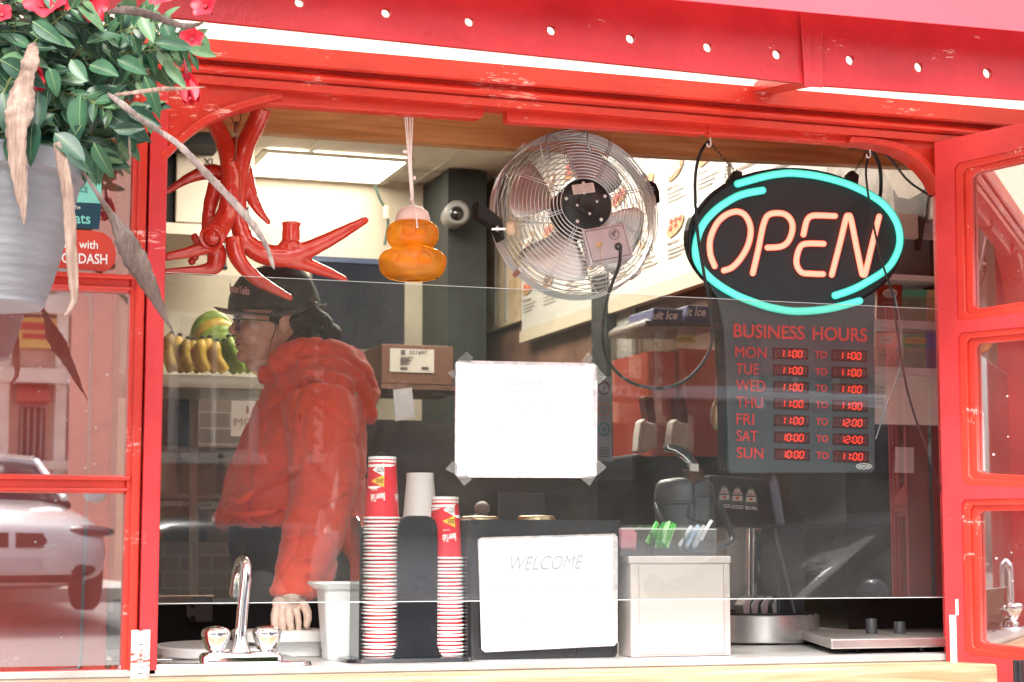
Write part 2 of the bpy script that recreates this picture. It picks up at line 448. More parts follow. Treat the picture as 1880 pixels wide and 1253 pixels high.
# window-side casement (left)
YG = .03
xs0 = X7(237)
fr = B(); zr1 = (Z7(500, 180), Z7(533, 180)); zr2 = (Z7(871, 120), Z7(905, 120)); zr3 = Z7(1232, 120)
win = B(); win.box(X7(237), X7(266) - .0015, .008, .05, ZB, zbot_l); w1 = win.build('window', REDC, kiosk, bevel=.005)
m_ = B(); m_.box(X7(246), X7(262), -.002, .008, ZB, zbot_l); m_.build('bead', REDC, w1, bevel=.004)
for za, zb_, nm in ((zr1[1], zr1[0], 'rail'), (zr2[1], zr2[0], 'rail'), (ZB, zr3, 'rail')):
    b = B(); b.box(XA, X7(237), .010, .05, za, zb_); b.build(nm, RED, w1, bevel=.004)
    b = B(); b.box(XA, X7(245), .001, .010, zb_ - .011, zb_ - .002); b.box(XA, X7(243), .004, .010, za + .004, za + .010); b.build('bead', REDC, w1, bevel=.003)
for za, zb_ in ((ZB + .02, zr2[1]), (zr2[0], zr1[1]), (zr1[0], zbot_l)):
    b = B(); b.box(XA, xs0 + .004, YG, YG + .004, za, zb_); b.build('pane', GLASSW, w1)
# folded inner leaf seen through that window
b = B(); b.box(XA, X7(207, .07), .07, .10, ZB, zbot_l + .1); inner = b.build('folded_leaf', red_paint('bright_red_board', (.85, .13, .10)), kiosk, bevel=.004)
b = B(); b.tube([P(x, y, .064) for x, y in [(60, 533), (140, 534), (160, 541), (167, 560), (166, 700), (162, 860), (156, 1000), (150, 1150), (146, 1222), (120, 1230), (0, 1240)]], .0035, 8, smooth=3)
b.build('seal', mat('grey_seal', (.35, .36, .38), .4), inner)
b = B(); b.box(X7(208, .12), X7(219, .12), .125, .14, Z7(1120), zbot_l + .1); b.build('leaf_edge', mat('pale_edge', (.62, .58, .55), .6, vary=.1), inner)

# right-hand casement, swung outwards
LO = V((X7(1722, -.012), -.012, 0)); la = math.radians(65); LU = V((math.cos(la), -math.sin(la), 0)); LN = V((math.sin(la), math.cos(la), 0))
def LS(px, py):
    p = PL(px, py, LO, LN); return ((p - LO).dot(LU), p.z)
LM = Matrix.Translation((LO.x, LO.y, 0)) @ Matrix.Rotation(-la, 4, 'Z')
def leafsheet(name, outer, holes, t0, t1, m, parent=None, bevel=0.):
    o = sheet(name, outer, holes, t0, t1, m, None, bevel); o.data.transform(LM); adopt(o, parent); return o
out_ = [LS(1715, 262), LS(2080, 180), LS(2080, 1326), LS(1738, 1246)]
h1 = [LS(1752, 310), LS(1760, 299), LS(2040, 236), LS(2040, 550), LS(1766, 590), LS(1757, 583)]
h2 = [LS(1759, 620), LS(1765, 611), LS(2040, 585), LS(2040, 902), LS(1772, 891), LS(1764, 884)]
h3 = [LS(1765, 925), LS(1771, 917), LS(2040, 912), LS(2040, 1232), LS(1778, 1203), LS(1770, 1196)]
leaf = leafsheet('casement', out_, [h1, h2, h3], 0, .040, REDP, kiosk, 0)
def inset(h, d, dz):
    x0 = min(p[0] for p in h); x1 = max(p[0] for p in h); zm = sum(p[1] for p in h) / len(h)
    return [(p[0] + (d if p[0] < (x0 + x1) / 2 else -d), p[1] + (-dz if p[1] > zm else dz)) for p in h]
for h in (h1, h2, h3):
    leafsheet('bead', [(x, z) for x, z in h], [inset(h, .017, .012)], .006, .018, REDC, leaf, .002)
    leafsheet('bead', [(x, z) for x, z in inset(h, .0175, .0125)], [inset(h, .034, .024)], .014, .022, REDC, leaf, .002)
    b = B(); q = inset(h, .030, .020); x0 = min(p[0] for p in q); x1 = max(p[0] for p in q)
    zl = min(p[1] for p in q) - .02; zh = max(p[1] for p in q) + .02
    b.box(x0, x1, .024, .027, zl, zh); o = b.build('pane', GLASSL, leaf); o.data.transform(LM)
    # the leaf's back board line
leafsheet('sash_back', [(x, z) for x, z in out_], [inset(h1, .028, .018), inset(h2, .028, .018), inset(h3, .028, .018)], .0405, .05, RED, leaf)
# white chipped hinges
def hinge(px0, px1, y0, y1, Y, parent, pin=None):
    b = B(); x0, x1 = X7(px0, Y), X7(px1, Y); z0, z1 = Z7(y1, px0, Y), Z7(y0, px0, Y)
    xm = (x0 + x1) / 2
    b.box(x0, xm - .004, Y, Y + .004, z0, z1); b.box(xm + .004, x1, Y, Y + .004, z0, z1)
    for k in range(4):
        za = z0 + (z1 - z0) * k / 4; b.lathe([(.005, 0), (.005, (z1 - z0) / 4 - .002)], (xm, Y - .002, za), seg=12)
    for xx in (x0 + .006, x1 - .006):
        for kz in (.12, .5, .88): b.ball((xx, Y - .001, z0 + (z1 - z0) * kz), (.004, .002, .004), seg=10, rings=6)
    if pin: b.lathe([(.0042, 0), (.0042, .035)], (xm - .004, Y - .002, z1), seg=12)
    return b.build('hinge', HINGEW, parent, bevel=.001)
hinge(252, 286, 1157, 1262, -.012, kiosk)
hinge(1733, 1764, 1130, 1243, -.04, leaf, pin=True)
b = B(); xk = X7(1852, -.20)
b.box(xk - .012, xk - .003, -.208, -.20, Z7(1262, 1852, -.2), Z7(1212, 1852, -.2)); b.box(xk + .003, xk + .012, -.208, -.20, Z7(1262, 1852, -.2), Z7(1212, 1852, -.2))
b.lathe([(.004, 0), (.004, .055)], (xk, -.210, Z7(1262, 1852, -.2)), seg=10)
b.build('latch', BLACKP, leaf, bevel=.001)

# sill and counter edge
b = B(); b.box(XA, XE, -.13, -.0005, ZB - .055, ZB - .003); sill = b.build('sill', SILL, kiosk, bevel=.006)

# perforated steel fascia in front of the lintel, brace and awning panels
YF = -.45
def fz(px, py): return xz(px, py, YF)
def circ(px, py, r=9.2):
    c = P(px, py, YF); rr = MM(px, YF) * r * .93
    return [(c.x + rr * math.cos(a * PI / 12), c.z + rr * math.sin(a * PI / 12)) for a in range(24)]
holesL = [(230, -34), (390, -14), (550, 5), (709, 24), (862, 40), (1013, 56), (1158, 71), (1300, 87), (1427, 100)]
holesR = [(1562, 110), (1688, 123), (1814, 134), (1935, 146)]
FAS = red_paint('red_steel_paint', (.60, .022, .028), chips=.63, rough=.36)
aw = thing('awning_frame', 'red painted perforated steel beam running in front of the white awning', 'awning', (.9, YF, 1.9))
sheet('perforated_beam', [fz(-900, -95), fz(1496, 155), fz(1496, 10), fz(-900, -240)], [circ(*h) for h in holesL], YF, YF + .012, FAS, aw)
sheet('perforated_beam', [fz(1496.6, 156), fz(2080, 197), fz(2080, 30), fz(1496.6, 10)], [circ(*h) for h in holesR], YF + .001, YF + .013, FAS, aw)
b = B(); b.px([(1480, 20), (1511, 22), (1511, 161), (1480, 158)], YF - .006, .005); b.px([(1470, 24), (1490, 25), (1488, 160), (1478, 160)], YF - .010, .004)
b.build('cover_plate', FAS, aw, bevel=.001)
b = B(); p0, p1 = P(1497, 153, YF + .01), P(1405, 171, -.034); dd = (p1 - p0); sidev = V((1, 0, 0)) * .028
b.prism([p0 - sidev, p0 + sidev, p0 + sidev + V((0, 0, .026)), p0 - sidev + V((0, 0, .026))], dd); b.build('brace', RED, aw, bevel=.003)
b = B(); b.prism([V((XA, YF + .013, fz(700, -18)[1])), V((XA, YF + .10, fz(700, -18)[1])), V((XA, YF + .10, fz(700, -14)[1])), V((XA, YF + .013, fz(700, -14)[1]))], (XE - XA, 0, 0)); b.build('top_flange', RED, aw)
AWN = bpy.data.materials.new('white_awning_sheet'); AWN.use_nodes = True
n = AWN.node_tree.nodes; l = AWN.node_tree.links; n.remove(n['Principled BSDF'])
df = n.new('ShaderNodeBsdfDiffuse'); df.inputs[0].default_value = (.85, .83, .76, 1); tl_ = n.new('ShaderNodeBsdfTranslucent'); tl_.inputs[0].default_value = (.92, .90, .82, 1)
mx = n.new('ShaderNodeMixShader'); mx.inputs[0].default_value = .72; l.new(df.outputs[0], mx.inputs[1]); l.new(tl_.outputs[0], mx.inputs[2]); l.new(mx.outputs[0], n['Material Output'].inputs[0])
b = B(); b.box(XA, XE, YF + .02, -.0005, ztop_l + .003, ztop_l + .006); b.build('awning_sheet', AWN, aw)
b = B(); q = [(-700, -181), (1150, -9), (1500, 24), (1880, 58), (2080, 76), (2080, -90), (1150, -175), (-700, -350)]; b.px(q, YF - .09, .004)
b.build('canopy_hem', mat('pink_canopy_cloth', (.62, .085, .11), .5, vary=.06, vscale=3), aw)

# ================================================================ room inside
def struct(name, b, m, **k):
    return tag(b.build(name, m, **k), kind='structure')
YI = .35
b = B(); b.box(XL, XR + .06, .1, YB + .06, FLOOR_Z - .05, FLOOR_Z); struct('floor', b, mat('floor_tile', (.16, .10, .08), .5, vary=.2))
b = B(); b.box(XL, XR + .06, .1, YB + .06, ZCE, ZCE + .05)
struct('ceiling', b, mat('ceiling_tile', (.62, .57, .49), .8, vary=.05, vscale=20))
b = B(); x = XL
while x < XR:
    b.box(x, x + .02, .12, YB - .01, ZCE - .006, ZCE - .0005); x += .6
y = .5
while y < YB:
    b.box(XL, XR, y, y + .02, ZCE - .009, ZCE - .0062); y += .6
tag(b.build('ceiling_grid', mat('grid_metal', (.55, .52, .46), .5), None), 'pale metal grid holding the ceiling tiles inside the kiosk', 'ceiling grid')
b = B(); b.box(XL, XR + .06, YB, YB + .06, FLOOR_Z, ZCE); struct('back_wall', b, CREAM)
b = B(); b.box(XL - .06, XL, .1, YB + .06, FLOOR_Z, ZCE + .05); struct('left_wall', b, CREAM)
WARM = mat('brown_wall', (.16, .075, .05), .6, vary=.3, vscale=6)
b = B(); b.box(XR, XR + .06, .1, YB - .001, FLOOR_Z, ZCE - .001); struct('right_wall', b, WARM)
# wood header board behind the lintel
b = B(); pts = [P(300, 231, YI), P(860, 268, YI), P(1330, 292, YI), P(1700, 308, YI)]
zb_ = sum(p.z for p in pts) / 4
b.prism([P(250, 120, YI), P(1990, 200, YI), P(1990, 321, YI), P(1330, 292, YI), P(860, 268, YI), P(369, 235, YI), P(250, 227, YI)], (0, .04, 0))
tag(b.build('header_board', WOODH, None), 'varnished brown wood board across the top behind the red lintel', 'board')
# lit ceiling panel
b = B(); q = [PZ(457, 322, ZCE - .012), PZ(484, 279, ZCE - .012), PZ(750, 293, ZCE - .012), PZ(698, 330, ZCE - .012)]
cx = sum(p.x for p in q) / 4; cy = sum(p.y for p in q) / 4
lamp = thing('ceiling_light', 'bright white rectangular ceiling light near the back wall above the worker', 'ceiling light', (cx, cy, ZCE - .012))
x0 = (q[0].x + q[1].x) / 2; x1 = (q[2].x + q[3].x) / 2; y0 = (q[1].y + q[2].y) / 2; y1 = (q[0].y + q[3].y) / 2
b.box(x0, x1, y0, y1, ZCE - .018, ZCE - .0125); b.build('diffuser', mat('light_panel', (1, 1, 1), .5, emit=(1, .93, .80), es=4.0), lamp)
b = B()
for bx in ((x0 - .03, x0, y0 - .03, y1 + .03), (x1, x1 + .03, y0 - .03, y1 + .03), (x0, x1, y0 - .03, y0), (x0, x1, y1, y1 + .03)): b.box(*bx, ZCE - .022, ZCE - .0092)
b.build('frame', mat('lamp_frame', (.6, .57, .5), .5), lamp)
# four unseen copies of the fitting, added to brighten the interior
for dx, dy in ((0, -2.1), (.95, -1.7), (-.0, -1.0), (1.5, -3.72)):
    copy_thing(lamp, (dx, dy, 0), label={(1.5, -3.72): 'unseen ceiling light added to brighten the tea rack', (0, -2.1): 'unseen ceiling light added over the counter end to brighten the worker',
               (.95, -1.7): 'unseen ceiling light added by the menu wall to brighten the interior', (-.0, -1.0): 'unseen ceiling light added in mid-kiosk to brighten the interior'}[(dx, dy)], group='ceiling lights')
lamp['group'] = 'ceiling lights'
lit2 = MATS['light_panel'].copy(); lit2.node_tree.nodes['Principled BSDF'].inputs['Emission Strength'].default_value = 16.0  # stronger glow for the added, unseen lights only
dm2 = lamp.children[0].data.copy(); dm2.materials.clear(); dm2.materials.append(lit2)
for o in COL.objects:
    if o.name.startswith('diffuser.'): o.data = dm2

# counter with a cut-out for the sink
sx0, sx1, sy0, sy1 = X7(240), X7(560), .05, .34
CT = mat('counter_steel', (.52, .51, .50), .36, .45, vary=.15, vscale=5, stretch=(1, 6, 1))
b = B(); XCE = XR - .0
b.box(XL, sx0, .0, .80, ZC - .03, ZC); b.box(sx1, XCE, .0, .80, ZC - .03, ZC); b.box(sx0, sx1, .0, sy0, ZC - .03, ZC); b.box(sx0, sx1, sy1, .80, ZC - .03, ZC)
b.box(XL, XCE, -.004, .0, ZC - .012, ZC - .001)
ctr = thing('counter', 'steel serving counter along the hatch above the pale wood sill', 'counter', (.8, .4, ZC - .03))
b.build('worktop', CT, ctr)
b = B(); b.box(XL, XCE, .07, .78, FLOOR_Z, ZC - .031); b.build('cabinet', BLACKM, ctr)
# ================================================================ glass screen
gx0, gx1 = xb + .001, xr0 - .001
YS = .06
zt = (P(309, 506, YS).z + P(1716, 563.8, YS).z) / 2; zb2 = (P(292, 1107, YS).z + P(1730, 1097, YS).z) / 2
gs = thing('glass_screen', 'clear dusty glass screen hanging across the middle of the serving hatch', 'glass screen', ((gx0 + gx1) / 2, YS, zb2))
b = B(); b.box(gx0, gx1, YS, YS + .001, zb2, zt); b.build('sheet', GLASSF, gs)
b = B(); b.box(gx0, gx1, YS - .0002, YS + .0025, zb2 - .0016, zb2); b.box(gx0, gx1, YS - .0002, YS + .0025, zt, zt + .001)
b.build('edge', mat('glass_edge', (.55, .58, .58), .2), gs)

# ================================================================ OPEN sign with business hours
YO = .12
SB = mat('sign_black', (.020, .024, .028), .45, bump=.05, bscale=400)
SBR = mat('sign_rim', (.010, .010, .011), .25)
TEAL = mat('teal_tube', (.05, .5, .42), .4, emit=(.16, .90, .68), es=.28)
CORAL = mat('coral_tube', (.7, .2, .14), .4, emit=(1., .42, .28), es=.38)
CORALG = mat('coral_rim', (.7, .05, .03), .4, emit=(.75, .03, .02), es=.35)
TEALG = mat('teal_rim', (.0, .4, .35), .4, emit=(.0, .38, .30), es=.28)
sg = thing('open_sign', 'black oval OPEN sign with glowing teal and coral tubes and a business hours panel below', 'sign', P(1460, 870, YO))
def ell(cx, cy, rx, ry, n=64, k=0.):
    return [(cx + rx * math.cos(2 * PI * i / n), cy + ry * math.sin(2 * PI * i / n) + k * rx * math.cos(2 * PI * i / n)) for i in range(n)]
oval = ell(1461, 442, 197, 134, k=.035)
ovi = ell(1463, 442, 190, 127, k=.035)
b = B(); b.px(oval, YO + .004, .032); body = b.build('sign_body', SBR, sg, bevel=.004)
b = B(); b.px(ovi, YO, .0038); b.build('face', SB, body)
b = B(); b.px([(1338, 330), (1352, 312), (1364, 316), (1362, 340), (1345, 352), (1338, 350)], YO + .006, .02); b.build('lug', SBR, sg, bevel=.002); b = B(); b.px([(1556, 322), (1566, 312), (1578, 322), (1576, 340), (1560, 336)], YO + .006, .02)
b.build('lug', SBR, sg, bevel=.002)
b = B(); pan = [(1302, 520), (1316, 545), (1324, 575), (1330, 610), (1334, 700), (1338, 862), (1344, 869), (1600, 868), (1607, 862), (1607, 700), (1604, 520)]
b.px(pan, YO + .0055, .018); pn = b.build('hours_panel', mat('panel_grey', (.045, .055, .062), .4, bump=.05, bscale=300), sg, bevel=.003)
b = B(); b.px([(1300, 500), (1308, 545), (1318, 600), (1324, 700), (1327, 864), (1333, 868), (1330, 600)], YO + .012, .024); b.build('panel_edge', SBR, pn)
def neon(path, r, m1, m2, name):
    pts = crom([(float(a), float(c)) for a, c in path], 8)
    q = [P(a, c, YO - .010) for a, c in pts]
    b = B(); b.tube(q, r, 12); b.ball(q[0], r, seg=12, rings=8); b.ball(q[-1], r, seg=12, rings=8)
    o = b.build(name, m1, sg, smooth=True)
    q2 = [P(a, c, YO - .0015) for a, c in pts]
    b = B(); b.tube(q2, [r * 1.22] * len(q2), 10, flat=1.)
    for e in (q2[0], q2[-1]): b.ball(e, r * 1.22, seg=10, rings=6)
    b.build('tube_rim', m2, o, smooth=True)
neon([(1354, 338), (1397, 326), (1428, 320), (1459, 318.5), (1509, 325), (1565, 342), (1615.5, 370), (1643, 403), (1652, 437), (1646, 467), (1627, 495), (1587, 521), (1560, 534), (1533, 543)], .0076, TEAL, TEALG, 'outline_tube')
neon([(1400, 350), (1372, 355), (1347, 364), (1314, 386), (1290, 414), (1278, 448), (1281, 481), (1305, 512), (1347, 540), (1397.6, 560), (1430, 568), (1467, 572), (1523, 567), (1578, 553)], .0076, TEAL, TEALG, 'outline_tube')
neon([(1312, 489), (1304, 467), (1304, 439), (1316, 411), (1333, 395), (1353, 389), (1369, 397), (1378, 420), (1374, 448), (1361, 473), (1344.5, 491), (1329, 497)], .0064, CORAL, CORALG, 'letter_o')
neon([(1382, 502), (1392, 459), (1402, 411), (1413, 394), (1437, 392.6), (1451, 403), (1455, 420), (1448, 442), (1434, 453), (1409, 455)], .0064, CORAL, CORALG, 'letter_p')
neon([(1533, 397), (1505, 396), (1490, 397), (1481, 406), (1475, 431)], .0064, CORAL, CORALG, 'letter_stroke')
neon([(1512, 448), (1479, 448), (1467.4, 457), (1462, 482), (1471, 500), (1490, 503), (1511, 503.7)], .0064, CORAL, CORALG, 'letter_e')
neon([(1527, 505), (1541, 451), (1553, 402), (1557, 397), (1562, 402), (1572, 452), (1582, 500), (1585, 504), (1589, 500), (1601, 450), (1614, 398)], .0064, CORAL, CORALG, 'letter_n')
LET = mat('raised_red_letters', (.62, .035, .03), .35)
SEG = mat('red_led_digits', (.5, .01, .0), .4, emit=(1, .05, .02), es=.38)
SEGO = mat('unlit_digits', (.10, .012, .010), .4)
WIN = mat('display_window', (.05, .008, .007), .2)
YT = YO + .004
def sl_(x): return (x - 1460) * .035
def ht(b, s, x0, x1, yc, h, **k):
    b.ptext(s, x0, yc - h / 2 + sl_(x0), x1, yc + h / 2 + sl_(x0), YT, dy0=0, dy1=(x1 - x0) * .035, **k)
for s_, u_, v_ in (('BUSINESS', 1347, 1477), ('HOURS', 1492, 1592)):
    b = B(); ht(b, s_, u_, v_, 611, 25, bold=.012); b.build('raised_lettering', LET, pn, solid=.0016)
rows = [('MON', 650, 1407, '11:00', '11:00'), ('TUE', 681, 1393, '11:00', '11:00'), ('WED', 711.5, 1405, '11:00', '11:00'), ('THU', 742, 1400, '11:00', '11:00'),
        ('FRI', 773, 1384, '11:00', '12:00'), ('SAT', 804, 1391, '10:00', '12:00'), ('SUN', 835, 1401, '10:00', '11:00')]
dig = B(); off = B(); wd = B()
SM = {'0': 'abcdef', '1': 'bc', '2': 'abged', '8': 'abcdefg'}
def seg7(b, ch, x, y, w_, h, Y, col=None):
    sh = lambda yy: (y + h - yy) * .12
    L = {'a': ((x, y), (x + w_, y)), 'b': ((x + w_, y), (x + w_, y + h / 2)), 'c': ((x + w_, y + h / 2), (x + w_, y + h)), 'd': ((x, y + h), (x + w_, y + h)),
         'e': ((x, y + h / 2), (x, y + h)), 'f': ((x, y), (x, y + h / 2)), 'g': ((x, y + h / 2), (x + w_, y + h / 2))}
    t = 1.15
    for s_ in SM[ch]:
        (ax, ay), (bx, by) = L[s_]
        if ay == by: q = [(ax + .6, ay - t), (bx - .6, by - t), (bx - .6, by + t), (ax + .6, ay + t)]
        else: q = [(ax - t, ay + .6), (ax + t, ay + .6), (bx + t, by - .6), (bx - t, by - .6)]
        b.px([(u + sh(v), v + sl_(u)) for u, v in q], Y, .0006)
for d_, y, x1, t1, t2 in rows:
    k_ = (y - 650) * .016
    b = B(); ht(b, d_, 1350 + k_, x1, y, 20); b.build('raised_lettering', LET, pn, solid=.0016)
    b = B(); ht(b, 'TO', 1496 + k_, 1518 + k_, y, 13, bold=.012); b.build('raised_lettering', LET, pn, solid=.0016)
    for X0, tt in ((1419 + k_, t1), (1527 + k_, t2)):
        a0, a1 = X0, X0 + 65
        dig = B(); off = B(); wd = B(); wd.px([(a0, y - 10.5 + sl_(a0)), (a1, y - 10.5 + sl_(a1)), (a1, y + 10.5 + sl_(a1)), (a0, y + 10.5 + sl_(a0))], YO + .0035, .002)
        xx = X0 + 13
        for ch in tt:
            if ch == ':':
                for yy in (-3, 3): dig.px([(xx - 1.5, y + yy - 1 + sl_(xx)), (xx + .9, y + yy - 1 + sl_(xx)), (xx + .9, y + yy + 1 + sl_(xx)), (xx - 1.5, y + yy + 1 + sl_(xx))], YO + .0024, .0006)
                xx += 3
            else:
                seg7(off, '8', xx, y - 6, 6.5, 12, YO + .0029); seg7(dig, ch, xx, y - 6, 6.5, 12, YO + .0022); xx += 10.0
        seg7(off, '8', X0 + 4, y - 6, 5, 12, YO + .0029); seg7(off, '8', X0 + 55, y - 6, 5, 12, YO + .0029)
        dw = wd.build('display_window', WIN, sg); off.build('unlit_digits', SEGO, dw); dig.build('led_digits', SEG, dw)
b = B(); e = ell(1586, 856.5, 14, 5, 24)
b.tube([P(x, y, YO + .0045) for x, y in e], .0006, 6, closed=True); b.ptext('NEWON', 1576, 853.5, 1596, 859.5, YO + .0045); b.build('badge', WHITEP, pn)

# chains, hooks, cords
CH = mat('dark_chain', (.08, .065, .055), .4, .8)
CORD = mat('black_cord', (.013, .014, .015), .35)
WH = mat('white_wire', (.85, .83, .80), .4)
def chain(name, p, q, n, label, r=.0007, w_=.0034):
    b = B(); ax = (q - p) / n; t = ax.normalized(); u = t.orthogonal().normalized(); v = t.cross(u)
    for i in range(n):
        c = p + ax * (i + .5); a1, a2 = (u, v) if i % 2 else (v, u)
        b.tube([c + t * (ax.length * .68) * math.cos(k * PI / 5) + a1 * w_ * math.sin(k * PI / 5) for k in range(10)], r, 6, closed=True)
    return tag(b.build(name, CH), label, 'chain')
chain('chain', P(1303, 262, YO), P(1352, 316, YO + .01), 9, 'thin dark chain from the left white hook to the OPEN sign')
chain('chain', P(1335, 300, YO), P(1331, 333, YO), 5, 'short loose end of chain dangling left of the OPEN sign')
chain('chain', P(1592, 278, YO), P(1565, 322, YO + .01), 7, 'thin dark chain from the right white hook to the OPEN sign')
def hook(px, py, lab):
    b = B(); q = [(px + 1, py - 16), (px + 1, py - 4), (px + 2, py + 4), (px, py + 9), (px - 4, py + 9), (px - 5, py + 4)]
    b.tube([P(x, y, .055) for x, y in q], .0018, 8, smooth=4)
    tag(b.build('hook', WH, smooth=True), lab, 'hook')
hook(1303, 260, 'white cup hook under the lintel holding the black cord and left chain')
hook(1596, 280, 'white cup hook under the lintel holding the right chain and cords')
def cord(name, pts, r, lab, m=CORD, Y=YO, cat='cord', sm=6):
    b = B(); q = []
    for p in pts: q.append(P(p[0], p[1], p[2] if len(p) > 2 else Y))
    b.tube(q, r, 10, smooth=sm); return tag(b.build(name, m, smooth=True), lab, cat)
cord('power_cord', [(1139, 455, .10), (1137, 485, .09), (1124, 520, .085), (1112, 560, .085), (1107, 620, .085), (1118, 665, .085), (1150, 698, .085), (1190, 712, .085), (1225, 712, .085), (1262, 696, .085), (1292, 664, .085), (1307, 625, .085),
     (1304, 575, .085), (1292, 500, .085), (1281, 430, .085), (1276, 350, .085), (1279, 305, .085), (1289, 275, .085), (1301, 260, .085)], .0037, 'black cord looping down from the fan and up to the left white hook')
cord('power_cord', [(1560, 272, .09), (1590, 274, .085), (1607, 287, .09), (1616, 312, .12), (1617, 350, .15), (1612, 372, .17)], .0045, 'thick black cord curving from the right white hook behind the OPEN sign')
cord('power_cord', [(1596, 282, .085), (1590, 310, .085), (1592, 345, .085), (1600, 390, .085), (1607, 430, .085), (1622, 490, .085), (1640, 545, .085), (1645, 590, .085), (1652, 640, .085), (1662, 700, .085), (1678, 760, .085), (1700, 820, .085), (1728, 905, .085)], .0026,
     'long thin black cord running over the right side of the OPEN sign')
cord('power_cord', [(1612, 270, .10), (1640, 298, .10), (1665, 330, .10), (1695, 352, .10), (1722, 366, .10)], .0028, 'short black cord slanting from the right hook to the right post')
cord('power_cord', [(1642, 540, .09), (1652, 590, .09), (1656, 655, .09), (1645, 700, .09), (1626, 750, .09), (1608, 806, .09)], .0018, 'thin grey cord branching off and hanging beside the business hours panel', m=mat('grey_cord', (.18, .19, .2), .4))

# ================================================================ round cage fan
fc = P(1054, 396, .25); A = V((-.20, -1, .16))
A = (CAM - fc).normalized() + UPV * .30 + RGT * .32; A.normalize()
FU = (UPV - A * UPV.dot(A)).normalized(); FR = FU.cross(A).normalized()
if FR.dot(RGT) < 0: FR = -FR
def FL(u, v, w_): return fc + FR * u + FU * v + A * w_
WIRE = mat('cage_wire', (.62, .62, .63), .32, .85)
ALU = mat('fan_aluminium', (.86, .84, .82), .38, .8, vary=.06, vscale=20, stretch=(1, 8, 1), bump=.06, bscale=200)
fan = thing('round_fan', 'round metal cage fan with aluminium blades hanging from the lintel', 'fan', fc)
RF = .190
def dome(r, front=True):
    t = r / RF; h = .085 * math.sqrt(max(0, 1 - t * t * .93)) if t < .999 else .022
    return (.01 + h) if front else -(.02 + h * .55)
def ring(b, r, w_, rad, seg=72): b.tube([FL(r * math.cos(2 * PI * k / seg), r * math.sin(2 * PI * k / seg), w_) for k in range(seg)], rad, 6, closed=True)
b = B()
for i in range(17): ring(b, .060 + i * (RF - .060) / 16.0, dome(.060 + i * (RF - .060) / 16.0), .00115)
for k in range(4): ring(b, RF + .002, .010 - k * .012, .0014)
for k in range(8):
    a0 = 2 * PI * k / 8 + .3
    for da in (-.018, .018):
        b.tube([FL(r * math.cos(a0 + da * .16 / r), r * math.sin(a0 + da * .16 / r), dome(r) + .0016) for r in [.060 + j * (RF - .055) / 12 for j in range(13)]], .0011, 6)
b.build('cage', WIRE, fan, smooth=True, label='near side of the round wire cage')
b = B()
for i in range(14): ring(b, .03 + i * (RF - .03) / 13.0, dome(.03 + i * (RF - .03) / 13.0, False), .0012)
for k in range(10):
    a0 = 2 * PI * k / 10
    b.tube([FL(r * math.cos(a0), r * math.sin(a0), dome(r, False)) for r in [.01 + j * (RF - .01) / 10 for j in range(11)]], .0013, 6)
b.build('cage', WIRE, fan, smooth=True, label='far side of the round wire cage')
b = B(); sg_ = 96
rings = []
for r, w_ in ((RF - .001, .008), (RF + .0005, .008), (RF + .0005, -.026), (RF - .001, -.026)):
    rings.append([FL(r * math.cos(2 * PI * k / sg_), r * math.sin(2 * PI * k / sg_), w_) for k in range(sg_)])
b.loft(rings, caps=False, closed=True); b.build('rim_band', ALU, fan, smooth=True, autos=30)
for k in range(4):
    b = B(); a0 = PI / 2 * k + .95; rg = []
    for j in range(9):
        r = .034 + j * .0158
        wd_ = .30 + .42 * math.sin(min(1, j / 6) * PI / 2) - (.10 if j == 8 else 0)
        row = []
        for i in range(9):
            a = a0 + (i / 8 - .35) * wd_ * 1.55; tw = (i / 8 - .5) * (.052 if j > 1 else .03)
            row.append(FL(r * math.cos(a), r * math.sin(a), .0 + tw + .006 * math.sin(i / 8 * PI)))
        rg.append(row)
    vs = [p for r in rg for p in r]; fs = [(i * 9 + j, i * 9 + j + 1, (i + 1) * 9 + j + 1, (i + 1) * 9 + j) for i in range(8) for j in range(8)]
    b.add(vs, fs); b.build('blade', ALU, fan, smooth=True, solid=.0012)
MOT = mat('motor_black', (.016, .016, .017), .32, vary=.15, vscale=20)
b = B(); b.lathe([(.010, .0), (.050, .0), (.062, .008), (.064, .03), (.064, .078), (.061, .088), (.053, .093), (.022, .095), (.020, .0975), (.014, .0985), (.002, .0985)], fc, A, 48)
mot = b.build('motor', MOT, fan, smooth=True, autos=35)
b = B(); b.lathe([(.002, -.03), (.028, -.03), (.032, -.012), (.032, .0), (.002, .0)], fc, A, 32); b.build('hub', ALU, fan, smooth=True, autos=35)
for k in range(5): a = 2 * PI * k / 5 + .4; b = B(); b.ball(FL(.048 * math.cos(a), .048 * math.sin(a), .0925), (.0046, .0046, .0046), seg=10, rings=6); b.build('screw', mat('screw_head', (.75, .70, .66), .35, .6), mot)
for k in range(4): a = 2 * PI * k / 4 + .2; b = B(); b.ball(FL(.024 * math.cos(a), .024 * math.sin(a), .0955), .0034, seg=10, rings=6); b.build('screw', mat('screw_head', (.75, .70, .66), .35, .6), mot)
RT = Matrix.Rotation(math.radians(8), 3, A)
def FT(u, v, w_, cu, cv):
    q = RT @ (FR * u + FU * v); return FL(cu, cv, w_) + q
b = B(); b.prism([FT(x, y, .0952, -.006, .034) for x, y in ((-.026, -.011), (.026, -.011), (.026, .011), (-.026, .011))], A * .0012)
pl_ = b.build('rating_plate', mat('pink_plate', (.62, .50, .48), .35, .3), mot)
b = B()
